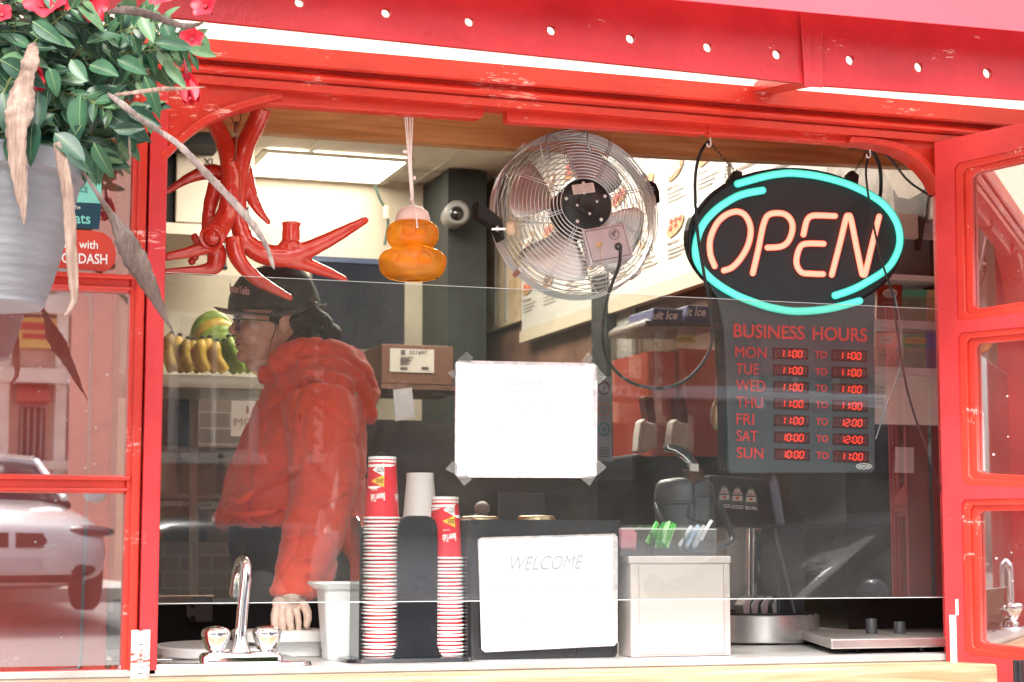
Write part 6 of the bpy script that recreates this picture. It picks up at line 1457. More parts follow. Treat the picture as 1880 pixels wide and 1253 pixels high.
# eyes, brow, lips
for s_ in (-1, 1):
    e = thing  # noqa
    b = B(); b.ball(Q(441.5, 590, s_ * .031), (.0105, .011, .0085), seg=16, rings=12); ey = b.build('eye', mat('eye_white', (.62, .58, .54), .2), per, smooth=True)
    b = B(); b.ball(Q(438.2, 590, s_ * .032), (.0045, .0055, .0055), seg=12, rings=8); b.build('iris', mat('iris_dark', (.02, .012, .008), .1), ey, smooth=True)
    b = B(); b.tube([Q(436, 584, s_ * .018), Q(436.5, 580, s_ * .034), Q(446, 581, s_ * .056)], [.0022, .003, .0015], 8, smooth=4); b.build('eyebrow', mat('hair_dark', (.018, .012, .010), .5), per, smooth=True)
b = B(); b.tube([Q(432.8, 632, 0), Q(434.5, 632.4, -.012), Q(441, 633, -.024)], [.0016, .0018, .0008], 6, smooth=3); b.build('mouth_line', mat('lip_dark', (.24, .07, .06), .5), per, smooth=True)
LIP = mat('lip', (.56, .27, .21), .45)
b = B(); b.ball(Q(434.6, 628.8), (.0052, .0165, .0034), seg=14, rings=8); b.build('lip', LIP, per, smooth=True, label='upper lip'); b = B(); b.ball(Q(435.8, 636.4), (.0056, .0150, .0040), seg=14, rings=8); b.build('lip', LIP, per, smooth=True, label='lower lip')
# glasses
GB = mat('glasses_black', (.012, .012, .014), .2, coat=.5)
gl_ = B()
for s_ in (-1, 1):
    cx_, cy_ = 432.5, 593
    pts = []
    for k in range(24):
        a = 2 * PI * k / 24; ca, sa = math.cos(a), math.sin(a)
        u = .025 * math.copysign(abs(ca) ** .75, ca); v = 15 * math.copysign(abs(sa) ** .75, sa)
        pts.append(Q(cx_ + v * .25 + abs(s_ * .031 + u) ** 2 * 1600, cy_ + v, s_ * .031 + u))
    gl_.tube(pts, .0017, 8, closed=True)
    gl_.tube([pts[0] if s_ > 0 else pts[12], Q(441, 586, s_ * .066), Q(470, 588, s_ * .079), Q(515, 592, s_ * .084)], .0017, 8)
gl_.tube([Q(429, 588, -.008), Q(427.5, 587, 0), Q(429, 588, .008)], .0016, 8)
gg = gl_.build('glasses', GB, per, smooth=True)
for s_ in (-1, 1):
    b = B(); b.add([Q(432.5 + v * .25 + abs(s_ * .031 + u) ** 2 * 1600, 593 + v, s_ * .031 + u) for u, v in [(.024 * math.cos(k * PI / 8), 14 * math.sin(k * PI / 8)) for k in range(16)]], [list(range(16))]); b.build('lens', CL, gg)
# hair under the hat, loose strands
HR = mat('hair_dark', (.018, .012, .010), .5)
HRM = mat('hair_strands', (.022, .014, .011), .45, bump=.8, bscale=70, stretch=(6, 6, .6), vary=.4, vscale=60)
b = B()
slices(b, [(560, 525, 580, .078), (575, 515, 590, .084), (600, 528, 592, .085), (625, 535, 592, .082), (650, 540, 592, .078), (680, 545, 596, .070)], p_=2.1)
for s_ in (-1, 1): b.ball(Q(509, 582, s_ * .072), (.022, .012, .020), seg=14, rings=10); b.ball(Q(556, 592, s_ * .068), (.038, .020, .030), seg=14, rings=10); b.ball(Q(545, 640, s_ * .055), (.035, .03, .045), seg=14, rings=10)
for (hx, hy, hr) in ((590, 600, .030), (602, 622, .030), (600, 648, .032), (610, 640, .024), (585, 630, .034), (612, 612, .018)):
    for s_ in (-.045, 0, .045): b.ball(Q(hx, hy, s_), (hr, .035, hr * 1.2), seg=12, rings=8)
put(remesh(b, .004, 2, lambda c, n: .0035 * noise.noise(c * 55) + .0015 * noise.noise(V((c.x * 130, c.y * 130, c.z * 18)))), 'hair', HRM, per)
b = B()
for q in ([(507, 583, -.088), (505, 605, -.092), (498, 626, -.092), (495, 645, -.09), (498, 662, -.088)], [(509, 583, -.087), (508, 600, -.091), (503, 615, -.092), (499, 625, -.09)], [(512, 584, -.087), (511, 600, -.094), (508, 618, -.092)]):
    b.tube([Q(*p) for p in q], [.0009, .0008, .0007, .0006, .0004][:len(q)], 6, smooth=4)
b.build('hair_strand', HR, per, smooth=True)
# hat
HT = mat('hat_felt', (.050, .048, .048), .85, vary=.1, vscale=20, bump=.15, bscale=300, sheen=.3)
b = B()
slices(b, [(577, 420, 587, .089), (570, 418, 588, .091), (550, 420, 586, .091), (530, 427, 580, .087), (512, 440, 570, .077), (497, 462, 557, .058), (487, 490, 540, .033), (484, 505, 528, .014)], p_=2.2)
put(remesh(b, .004, 6, lambda c, n: .0012 * noise.noise(c * 25)), 'hat', HT, per)
b = B(); NB = 48; rings = []
def brim(k, t):
    a = 2 * PI * k / NB; ca, sa = math.cos(a), math.sin(a)       # ca=-1 front
    cx_, rx, hw = 503, 80, .086
    fx = 30 if ca < 0 else 20
    ext = fx * abs(ca) ** 1.2 * t * (.85 if ca > 0 else 1); w_ = hw + .030 * t * (1 - .3 * abs(ca))
    px = cx_ + ca * rx + math.copysign(ext, ca)
    py = 574 + 7 * (1 - abs(ca)) - (t ** 1.6) * (16 * max(0, ca) + 4 * (1 - abs(ca)) + 10 * max(0, -ca) ** 2 * (1 if t > .8 else 0.6)) + (3 * max(0, -ca)) * (1 - t)
    return Q(px, py, sa * w_)
for t in (0, .35, .7, .9, 1.0): rings.append([brim(k, t) for k in range(NB)])
b.loft(rings, caps=False); b.build('hat_brim', HT, per, smooth=True, solid=.0028)
b = B(); b.ball(Q(0, 0), .0001) if 0 else None
uv, fs = text_mesh('BeaverTails', .03)
vs = []
for u, v in uv:
    a = -2.95 + .80 * u; x = 503 + 82.5 * math.cos(a); dy = .0915 * math.sin(a); vs.append(Q(x, 538 - 15 * v + 6 * u + 3 * math.cos(a), dy * 1.0 - .0))
b.add(vs, fs); b.build('hat_lettering', mat('pink_thread', (.62, .40, .40), .6), per, solid=.001)
# shoes
for s_, lx in ((-1, 540), (1, 560)):
    b = B(); top_ = Q(lx, 985, s_ * .09); b.ball(V((top_.x - .05, top_.y + s_ * .01, FLOOR_Z + .05)), (.14, .052, .05)); b.build('shoe', BLACKP, per, smooth=True)
# trousers
b = B()
slices(b, [(940, 425, 650, .20), (960, 424, 650, .207), (1000, 422, 648, .205), (1050, 430, 645, .20)])
for s_, lx in ((-1, 540), (1, 560)):
    top_ = Q(lx, 990, s_ * .09); b.tube([top_, V((top_.x - .01, top_.y, .78)), V((top_.x + .01, top_.y + s_ * .01, .42)), V((top_.x + .02, top_.y + s_ * .01, FLOOR_Z + .05))], [.125, .115, .085, .07], 18, smooth=4)
put(remesh(b, .008, 4, lambda c, n: .003 * noise.noise(c * 9)), 'trousers', mat('trousers_black', (.012, .013, .016), .8), per)
# hoodie
HOOD = mat('hoodie_red', (.85, .080, .036), .85, vary=.05, vscale=60, bump=.25, bscale=420, sheen=.25)
b = B()
slices(b, [(662, 512, 610, .075), (680, 500, 635, .11), (700, 490, 645, .15), (730, 478, 654, .185), (765, 463, 660, .205), (800, 448, 663, .212), (840, 430, 665, .218), (880, 417, 666, .222), (915, 410, 665, .225), (940, 396, 663, .230), (955, 391, 660, .230), (968, 398, 655, .222), (974, 412, 648, .21)], p_=2.15)
slices(b, [(950, 450, 665, .222), (985, 515, 664, .215), (1010, 560, 662, .205), (1028, 590, 658, .19), (1036, 600, 650, .17)])
arm(b, [(587, 742, -.165, .088), (590, 800, -.205, .083), (592, 860, -.23, .079), (588, 920, -.255, .074), (577, 975, -.29, .068), (566, 1020, -.32, .064), (552, 1060, -.345, .055), (541, 1082, -.362, .049), (538, 1092, -.37, .043)])
b.tube([Q(600, 1040, -.315), Q(585, 1062, -.33), Q(560, 1085, -.36)], [.026, .034, .030], 14, smooth=4); b.ball(Q(592, 1036, -.31), (.034, .034, .03))
arm(b, [(592, 745, .16, .085), (606, 840, .205, .08), (624, 930, .19, .075), (618, 985, .11, .066), (592, 1035, .02, .056), (582, 1055, -.02, .05)])
# hood: collar roll round the neck and the bunch hanging down the back
b.tube([Q(506, 668, -.085), Q(530, 655, -.115), Q(570, 645, -.125), Q(612, 648, -.10), Q(640, 662, -.05), Q(646, 668, .02), Q(620, 655, .09), Q(570, 648, .12), Q(525, 658, .10), Q(500, 680, .05), Q(492, 692, -.0), Q(494, 685, -.05)], [.026, .028, .032, .034, .034, .034, .034, .032, .028, .024, .022, .024], 14, smooth=5, closed=False)
b.ball(Q(600, 668, 0), (.085, .13, .040), seg=24, rings=14); b.ball(Q(640, 690, 0), (.060, .115, .050), seg=24, rings=14); b.ball(Q(660, 730, .0), (.044, .10, .060), Matrix.Rotation(.35, 3, 'Y'), 24, 14); b.ball(Q(668, 760, 0), (.030, .085, .034), seg=20, rings=12)
b.tube([Q(548, 668, -.16), Q(600, 664, -.155), Q(645, 682, -.13), Q(672, 715, -.10), Q(682, 760, -.06)], [.012, .016, .018, .018, .014], 12, smooth=5)
b.tube([Q(560, 685, -.19), Q(590, 695, -.20), Q(618, 730, -.19), Q(640, 775, -.17), Q(650, 830, -.16)], [.010, .014, .014, .010, .008], 10, smooth=5)
# cuffs, hem, sleeve folds
cu = Q(536, 1097, -.374)
b.tube([cu + V((.040 * math.cos(a), .036 * math.sin(a), .010 - .004 * math.cos(a))) for a in [k * PI / 10 for k in range(20)]], .011, 10, closed=True)
for (x0, y0, x1, y1, d, r) in ((520, 1030, 600, 1012, -.385, .010), (516, 1052, 596, 1046, -.395, .010), (520, 985, 606, 968, -.365, .009), (540, 940, 640, 900, -.335, .008), (512, 1072, 575, 1078, -.405, .008)):
    b.tube([Q(x0, y0, d + .02), Q((x0 + x1) / 2, (y0 + y1) / 2 + 5, d - .002), Q(x1, y1, d + .02)], [r * .4, r, r * .4], 10, smooth=4)
for (x0, y0, x1, y1) in ((405, 940, 520, 935), (410, 915, 470, 900)): b.tube([Q(x0, y0, -.15), Q((x0 + x1) / 2, y0 + 6, -.215), Q(x1, y1, -.225)], [.006, .010, .004], 10, smooth=4)
def folds(c, n):
    a = noise.noise(V((c.x * 7, c.y * 7, c.z * 3.2))) * .010 + noise.noise(V((c.x * 16 + c.z * 6, c.y * 16, c.z * 11))) * .0055
    q_ = noise.noise(V((c.x * 6 + 3, c.y * 6, c.z * 4.5 + c.x * 3))); a -= .0065 * max(0, 1 - abs(q_) * 11)
    q_ = noise.noise(V((c.x * 9 + 9, c.y * 9, c.z * 8 - c.x * 5))); a -= .0045 * max(0, 1 - abs(q_) * 9)
    if c.z > 1.30: a += .004 * noise.noise(V((c.x * 22, c.y * 22, c.z * 30)))
    if c.z < 1.27: a += .0035 * noise.noise(V((c.x * 10, c.y * 12, c.z * 44)))
    return a
b.ball(Q(590, 705, -.13), (.085, .075, .06), seg=18, rings=12); b.ball(Q(560, 700, -.10), (.07, .075, .05), seg=18, rings=12)
put(remesh(b, .0048, 4, folds), 'hoodie', HOOD, per)
# stitched seams
b = B()
SE = mat('seam_red', (.22, .015, .010), .9)
b.tube([Q(570, 700, -.205), Q(560, 720, -.225), Q(552, 760, -.245), Q(548, 800, -.255)], .0014, 6, smooth=5)
b.build('seam', SE, per)

# ================================================================ hanging pot and its plant
YPOT = -.42
pc_ = P(-14, 290, YPOT); mm = MM(0, YPOT)
pot = thing('hanging_pot', 'large grey ribbed resin flower pot hanging at the top left', 'pot', (pc_.x, YPOT, P(0, 556, YPOT).z))
zb0 = P(0, 565, YPOT).z; Hh = pc_.z - zb0
POTM = mat('pot_grey_resin', (.21, .21, .23), .6, vary=.12, vscale=6, bump=.3, bscale=60, stretch=(1, 1, 6))
b = B(); R0, R1 = 166 * mm, 106 * mm; prof_ = [(R1 * .6, 0), (R1 - .004, 0), (R1, .004)]
nb = 13
for i in range(nb * 4 + 1):
    t = i / (nb * 4); z = .012 + t * (Hh - .055); r = R1 + (R0 - R1) * (t ** .8); prof_.append((r + .0006 * math.sin(i / 4 * 2 * PI) , z))
prof_ += [(R0 + .001, Hh - .040), (R0 + .009, Hh - .036), (R0 + .011, Hh - .004), (R0 + .006, Hh), (R0 - .002, Hh - .001), (R0 - .006, Hh - .03), (.02, Hh - .035)]
b.lathe(prof_, (pc_.x, YPOT, zb0), seg=72); b.build('pot_shell', POTM, pot, smooth=True, autos=40)
b = B(); b.lathe([(.001, Hh - .024), (R0 - .0065, Hh - .024)], (pc_.x, YPOT, zb0), seg=40, caps=False); b.build('soil', mat('soil', (.03, .02, .015), .95), pot)
for a in (0.4, 2.5, 4.6): b = B(); b.tube([V((pc_.x + R0 * math.cos(a), YPOT + R0 * math.sin(a), pc_.z - .01)), V((pc_.x, YPOT, pc_.z + .75))], .0012, 6); b.build('hanger_wire', CORD, pot)
plant = thing('flowering_vine', 'leafy green vine with red flowers growing over the rim of the grey hanging pot', 'plant', (pc_.x, YPOT, pc_.z - .02))
rl_ = random.Random(11)
def leafm(name, c, c2, r=.42):
    m = mat(name, c, r, vary=.3, vscale=35, col2=c2, coat=.0); return m
LM1 = leafm('leaf_dark', (.014, .060, .030), (.007, .033, .019)); LM2 = leafm('leaf_mid', (.034, .108, .048), (.018, .064, .032)); LM3 = leafm('leaf_light', (.11, .20, .09), (.06, .135, .065), .4)
VEIN = mat('leaf_vein', (.22, .30, .14), .5)
def leaf_geo(b, vb, base, dirv, nrm, L, Wd, curl, fold):
    d = dirv.normalized(); s = d.cross(nrm).normalized(); n_ = s.cross(d).normalized(); rows = []
    N = 7
    for i in range(N + 1):
        t = i / N; w_ = Wd * .5 * (math.sin(PI * min(1, t ** .85)) ** .75) * (1 - .25 * t) + .0004; c = base + d * (L * t) - n_ * (curl * L * t * t)
        rows.append([c - s * w_ + n_ * (fold * w_), c - s * w_ * .5 + n_ * fold * w_ * .35, c, c + s * w_ * .5 + n_ * fold * w_ * .35, c + s * w_ + n_ * (fold * w_)])
    b.add([p for r in rows for p in r], [(i * 5 + j, i * 5 + j + 1, (i + 1) * 5 + j + 1, (i + 1) * 5 + j) for i in range(N) for j in range(4)])
    vb.tube([r[2] + n_ * .0004 for r in rows[:-1]], [.0007 * (1.2 - i / N) for i in range(N)], 4)
fol = {0: B(), 1: B(), 2: B()}; veins = B(); stems = B()
core = V((pc_.x, YPOT, pc_.z + .04))
def add_leaf(px, py, Y, ang, L, k, Wr=.5, face=None):
    base = P(px, py, Y); d = (RGT * math.cos(ang) + UPV * math.sin(ang) + FWD * rl_.uniform(-.45, .25)).normalized()
    nrm = (face or (-FWD * 1.0 + UPV * rl_.uniform(.1, .9) + RGT * rl_.uniform(-.5, .5))).normalized()
    leaf_geo(fol[k], veins, base, d, nrm, L, L * Wr * rl_.uniform(.9, 1.1), rl_.uniform(.0, .35), rl_.uniform(.15, .5))
# stems fan out from the pot; leaves sit in pairs along them
ends = [(365, 60), (350, 100), (320, 130), (330, 90), (300, 40), (270, 200), (230, 260), (205, 295), (180, 290), (250, 150), (220, 110), (280, 20), (240, 60), (160, 40), (190, 80), (120, 30), (80, 60), (40, 40), (10, 90), (-20, 150), (-40, 60), (60, 110), (100, 150), (140, 110), (160, 180), (200, 200), (240, 230),
        (120, 240), (60, 230), (20, 200), (90, 280), (140, 290), (180, 250), (320, 60), (345, 80), (290, 110), (250, 30), (200, 30), (150, 0), (90, 10), (30, 0), (0, 20)]
for i, (ex_, ey) in enumerate(ends):
    Ye = YPOT + rl_.uniform(-.17, .12); p0 = core + V((rl_.uniform(-.06, .10), rl_.uniform(-.08, .05), rl_.uniform(-.04, .0))); p2 = P(ex_, ey, Ye)
    p1 = (p0 + p2) / 2 + V((0, 0, rl_.uniform(.01, .07))); c = crom([tuple(p0), tuple(p1), tuple(p2)], 7); c = [V(q) for q in c]
    stems.tube(c, [.0022 - .0011 * j / (len(c) - 1) for j in range(len(c))], 6)
    for j in range(3, len(c)):
        t_ = (c[j] - c[j - 1]).normalized(); side = t_.cross(FWD).normalized()
        for s_ in (-1, 1):
            if rl_.random() < .06: continue
            d = (t_ * rl_.uniform(.2, .9) + side * s_ * rl_.uniform(.5, 1) + V((0, 0, -.35)) + FWD * rl_.uniform(-.3, .2)).normalized()
            nrm = (-FWD * .9 + UPV * rl_.uniform(.2, 1.0) + RGT * rl_.uniform(-.6, .6)).normalized()
            far_ = min(1, max(0, (ex_ - 120) / 250)); k = 0 if rl_.random() < .55 - .35 * far_ else (1 if rl_.random() < .72 else 2)
            if j >= len(c) - 2 and rl_.random() < .5: k = 2
            L = rl_.uniform(.026, .066) * (1 - .25 * far_); leaf_geo(fol[k], veins, c[j], d, nrm, L, L * rl_.uniform(.42, .56), rl_.uniform(.0, .4), rl_.uniform(.12, .5))
# big dark leaves at the lower front, one by one
for (x, y, a, L, k, wr) in ((40, 150, -1.7, .085, 0, .55), (5, 170, -1.3, .08, 0, .5), (70, 170, -1.5, .07, 0, .55), (100, 210, -2.5, .075, 0, .5), (148, 175, -1.6, .075, 1, .58), (190, 205, -.5, .090, 0, .48), (235, 200, -.45, .065, 0, .42), (100, 245, -.7, .07, 0, .55), (120, 255, -.9, .075, 0, .5), (172, 262, -1.15, .066, 1, .42),
                        (60, 225, -1.6, .07, 0, .6), (165, 120, -.35, .060, 1, .55), (160, 80, .5, .062, 1, .6), (215, 110, -.4, .055, 1, .6), (90, 125, -1.2, .048, 1, .55), (130, 110, -.9, .05, 1, .5), (285, 80, -.1, .066, 1, .5), (300, 110, -.9, .065, 2, .35), (260, 30, -1.1, .055, 2, .5), (345, 90, -.2, .05, 2, .4), (60, 40, -.6, .07, 1, .4), (55, 60, -.2, .075, 2, .4), (265, 140, -1.2, .075, 1, .35), (0, 110, -.5, .085, 0, .45), (20, 250, -1.4, .06, 1, .5), (-20, 230, -1.4, .07, 0, .5), (150, 230, -2.2, .06, 0, .55), (210, 240, .1, .05, 0, .45)):
    add_leaf(x, y, YPOT - .17 + rl_.uniform(-.02, .03), a, L, k, wr)
for k, m in ((0, LM1), (1, LM2), (2, LM3)):
    fol[k].build('foliage', m, plant, smooth=True, autos=80, label=('dark green leaves', 'mid green leaves', 'pale young leaves')[k])
veins.build('leaf_veins', VEIN, plant); stems.build('stems', mat('stem_green', (.14, .16, .05), .6), plant)
FR_ = mat('flower_red', (.62, .015, .035), .5, vary=.25, vscale=60, bump=.1, bscale=90); FRD = mat('flower_throat', (.20, .01, .02), .6)
def flower(px, py, size, tilt, droop=0., Y=None, lab=None):
    Y = Y if Y is not None else YPOT - .14; c = P(px, py, Y); ax = (-FWD + UPV * .5 * tilt + RGT * .4 * math.sin(px)).normalized()
    if droop: ax = (-UPV + RGT * .2 - FWD * .2).normalized()
    u = ax.orthogonal().normalized(); v = ax.cross(u); b = B(); sp_ = .30 if droop else 1.0
    for k in range(5):
        a = 2 * PI * k / 5 + px; rd = (u * math.cos(a) + v * math.sin(a)); tn = (v * math.cos(a) - u * math.sin(a)); rows = []
        for i in range(6):
            t = i / 5; w_ = size * .30 * (math.sin(PI * min(1, .12 + t * .80)) ** .7); cc_ = c + rd * (size * .62 * t * sp_) + ax * (size * (.16 * math.sin(t * 2.4) - .25 * (1 - t) + (.55 * t if droop else 0)))
            rows.append([cc_ + tn * w_ * s_ + ax * (.12 * size * (abs(s_) - .5) * t) for s_ in (-1, -.4, .3, 1.1)])
        b.add([p for r in rows for p in r], [(i * 4 + j, i * 4 + j + 1, (i + 1) * 4 + j + 1, (i + 1) * 4 + j) for i in range(5) for j in range(3)])
    o = b.build('flower', FR_, plant, smooth=True, autos=80, label=lab)
    b = B(); b.lathe([(size * .10, -size * .05), (size * .07, -size * .3), (size * .04, -size * .7)], c, ax, 10); b.build('flower_throat', FRD, o)
for q in ((85, 2, .060, 1), (122, -6, .055, .6), (158, 6, .058, .3), (292, -14, .045, .6), (376, 10, .040, .8), (352, 72, .034, .3), (60, 128, .030, -1), (3, 26, .03, 1)): flower(*q)
flower(345, 150, .055, 0, 1, lab='wilted red flower hanging down'); flower(70, 140, .035, 0, 1, lab='small wilted red flower')
b = B(); b.ball(P(183, 30, YPOT - .15), (.008, .008, .014), seg=12, rings=8); b.build('flower_bud', FR_, plant, smooth=True)
DRY = mat('dry_leaf_tan', (.17, .105, .08), .6, vary=.3, vscale=16, stretch=(9, 9, .9), col2=(.30, .21, .165), bump=.7, bscale=40); DRYD = mat('dry_leaf_brown', (.10, .062, .05), .55, vary=.35, vscale=16, stretch=(9, 9, 1.5), col2=(.055, .036, .03), bump=.7, bscale=40); DRYP = mat('dry_leaf_pale', (.19, .145, .13), .6, vary=.4, vscale=16, stretch=(8, 8, 2), bump=.7, bscale=40)
spike = thing('dried_spike_plant', 'dried long brown and tan strap leaves drooping from the hanging pot', 'plant', (pc_.x + .04, YPOT, pc_.z - .02))
def ribbon(pts, m, lab, fold=.14):
    """pts: (px, py, half width px, Y)"""
    c = crom([tuple(map(float, p)) for p in pts], 6); b = B(); rows = []; n_ = len(c)
    q = [P(p[0], p[1], p[3]) for p in c]
    for i in range(n_):
        t = (q[min(n_ - 1, i + 1)] - q[max(0, i - 1)]).normalized(); s = t.cross(FWD).normalized(); w_ = max(.0003, c[i][2] * mm * (1 + .10 * math.sin(i * 2.1) * (1 if i % 2 else .3)))
        tw = .25 * math.sin(i * .35); s2 = (s + FWD * tw).normalized(); nn = s2.cross(t).normalized()
        rows.append([q[i] + s2 * w_ * u - nn * w_ * fold * (1 - abs(u)) + nn * w_ * .06 * math.sin(i * 1.3 + u * 3) for u in (-1, -.6, -.25, 0, .25, .6, 1)])
    b.add([p for r in rows for p in r], [(i * 7 + j, i * 7 + j + 1, (i + 1) * 7 + j + 1, (i + 1) * 7 + j) for i in range(n_ - 1) for j in range(6)])
    b.build('dry_leaf', m, spike, smooth=True, autos=80, solid=.0007, label=lab)
YD = YPOT - .20
ribbon([(60, 80, 8, YD + .05), (56, 110, 16, YD), (50, 135, 15, YD), (42, 165, 21, YD), (36, 205, 25, YD - .01), (30, 240, 21, YD - .01), (32, 290, 17, YD - .01), (38, 345, 12, YD - .01), (43, 390, 6, YD - .01), (44, 414, 1, YD - .01)], DRY, 'broad tan leaf at the left front')
ribbon([(104, 262, 6, YD), (112, 290, 10, YD), (122, 340, 12, YD), (128, 400, 11, YD), (131, 460, 10, YD), (135, 520, 10, YD), (136, 552, 6, YD), (128, 568, 4, YD), (118, 580, 1, YD)], DRY, 'long tan leaf hanging past the pot base')
ribbon([(152, 316, 3, YD + .03), (180, 358, 4, YD), (206, 398, 8, YD), (225, 432, 17, YD - .02), (245, 470, 22, YD - .02), (268, 512, 18, YD - .02), (290, 556, 10, YD - .02), (305, 588, 4, YD - .02), (313, 600, 2, YD - .02), (321, 618, 1, YD - .02)], DRYD, 'dark brown pointed leaf across the red post')
ribbon([(196, 172, 3, YD + .05), (222, 190, 6, YD), (262, 222, 5, YD), (300, 246, 5, YD), (330, 268, 6, YD - .02), (372, 312, 7, YD - .02), (420, 362, 7, YD - .02), (462, 410, 7, YD - .02), (486, 446, 5, YD - .02), (496, 470, 4, YD - .02), (500, 485, 4, YD - .02), (504, 495, 1, YD - .02)], DRYP, 'long pale twisted leaf crossing in front of the antlers')
ribbon([(196, 24, 4, YD + .03), (225, 19, 8, YD), (262, 24, 8, YD), (300, 36, 7, YD), (335, 48, 6, YD), (360, 46, 4, YD), (376, 40, 1, YD)], DRYD, 'dark brown leaf arching over the white strip')
ribbon([(210, 175, 3, YD + .03), (250, 170, 4, YD), (300, 164, 4, YD), (345, 163, 2.5, YD), (376, 160, .6, YD)], DRY, 'thin tan leaf pointing right')
ribbon([(236, 235, 2, YD + .1), (238, 270, 2, YD + .1), (240, 304, 1, YD + .1)], DRY, 'thread thin dry leaf by the window')

# ================================================================ the street behind the camera (seen in the panes)
def PR(px, py, D):      # the real point whose mirror image in the facade plane appears at that image point
    p = P(px, py, D); return V((p.x, -D, p.z))
GRZ = [(-1.3, 0.0), (-5.0, -.05), (-9, .42), (-16, .80), (-60, .95)]
def gz(y):
    for (ya, za), (yb_, zb__) in zip(GRZ, GRZ[1:]):
        if y >= yb_: t = (y - ya) / (yb_ - ya); return za + (zb__ - za) * t
    return GRZ[-1][1]
def strip_ground(name, y0, y1, m, dz, x0=-80, x1=90):
    ys = sorted(set([y0, y1] + [y for y, _ in GRZ if y1 < y < y0]), reverse=True)
    b = B(); vs = []
    for y in ys: vs += [(x0, y, gz(y) + dz), (x1, y, gz(y) + dz)]
    b.add(vs, [(2 * i, 2 * i + 1, 2 * i + 3, 2 * i + 2) for i in range(len(ys) - 1)]); return tag(b.build(name, m), kind='structure')
ASP = mat('asphalt', (.24, .23, .22), .85, vary=.2, vscale=30, bump=.3, bscale=200); PAV = mat('pavement_slabs', (.50, .47, .43), .8, vary=.12, vscale=3, bump=.2, bscale=60)
b = B(); b.box(-80, 90, -5.0, 60, -.14, -.004); tag(b.build('pavement', PAV), kind='structure')
strip_ground('road', -5.01, -16.0, ASP, -.02)
b = B(); b.box(-80, 90, -60, -16.0, .60, .92); tag(b.build('far_pavement', PAV), kind='structure')
strip_ground('road_marking', -7.9, -8.05, mat('line_yellow', (.60, .45, .10), .7), -.012)
BRK = bpy.data.materials.new('red_brick'); BRK.use_nodes = True; n = BRK.node_tree.nodes; l = BRK.node_tree.links
br_ = n.new('ShaderNodeTexBrick'); br_.inputs['Color1'].default_value = (.42, .13, .09, 1); br_.inputs['Color2'].default_value = (.34, .10, .075, 1); br_.inputs['Mortar'].default_value = (.28, .22, .19, 1); br_.inputs['Scale'].default_value = 4.0
tc = n.new('ShaderNodeTexCoord'); mp = n.new('ShaderNodeMapping'); mp.inputs['Rotation'].default_value = (math.radians(90), 0, 0); l.new(tc.outputs['Object'], mp.inputs[0]); l.new(mp.outputs[0], br_.inputs[0]); l.new(br_.outputs[0], n['Principled BSDF'].inputs[0]); n['Principled BSDF'].inputs['Roughness'].default_value = .85
STN = mat('pale_stone', (.70, .63, .57), .8, vary=.12, vscale=2); STN2 = mat('rose_stone', (.62, .44, .38), .8, vary=.15, vscale=2); DKW = mat('street_window', (.035, .045, .055), .08); RDP = mat('street_red', (.42, .05, .04), .5); YEL = mat('street_yellow', (.62, .42, .12), .5); GRYR = mat('slate_grey', (.10, .10, .11), .7)
def building(name, lab, x0, x1, y, h, m, rows, cols, ww, wh, z1=1.9, arch=False, depth=9, roof=True, trim=STN):
    t = thing(name, lab, 'building', ((x0 + x1) / 2, y, .92)); b = B(); b.box(x0, x1, y - depth, y, .92, .92 + h); b.build('wall', m, t)
    if roof:
        b = B(); b.box(x0 - .2, x1 + .2, y - depth, y + .25, .92 + h, .92 + h + .35); b.box(x0 - .1, x1 + .1, y, y + .12, .92 + h - .6, .92 + h - .001); b.build('cornice', trim, t)
    dx = (x1 - x0) / cols
    for r in range(rows):
        for c in range(cols):
            cx = x0 + dx * (c + .5); z = z1 + .92 + r * (wh + 1.35); b = B(); pts = [(cx - ww / 2, z), (cx + ww / 2, z)]
            if arch: pts += [(cx + ww / 2 * math.cos(a * PI / 10), z + wh - ww / 2 + ww / 2 * math.sin(a * PI / 10)) for a in range(11)]
            else: pts += [(cx + ww / 2, z + wh), (cx - ww / 2, z + wh)]
            b.prism([V((px_, y + .005, pz)) for px_, pz in pts], (0, .03, 0)); w_ = b.build('window', DKW, t)
            b = B(); q = [V((px_, y + .05, pz)) for px_, pz in pts]; b.tube(q, .07, 4, closed=True); b.box(cx - .03, cx + .03, y + .03, y + .07, z, z + wh - .05); b.box(cx - ww / 2, cx + ww / 2, y + .03, y + .065, z + wh * .5, z + wh * .5 + .06); b.build('window_frame', trim, w_)
            b = B(); b.box(cx - ww / 2 - .15, cx + ww / 2 + .15, y, y + .18, z - .14, z - .02); b.build('sill', trim, w_)
    return t
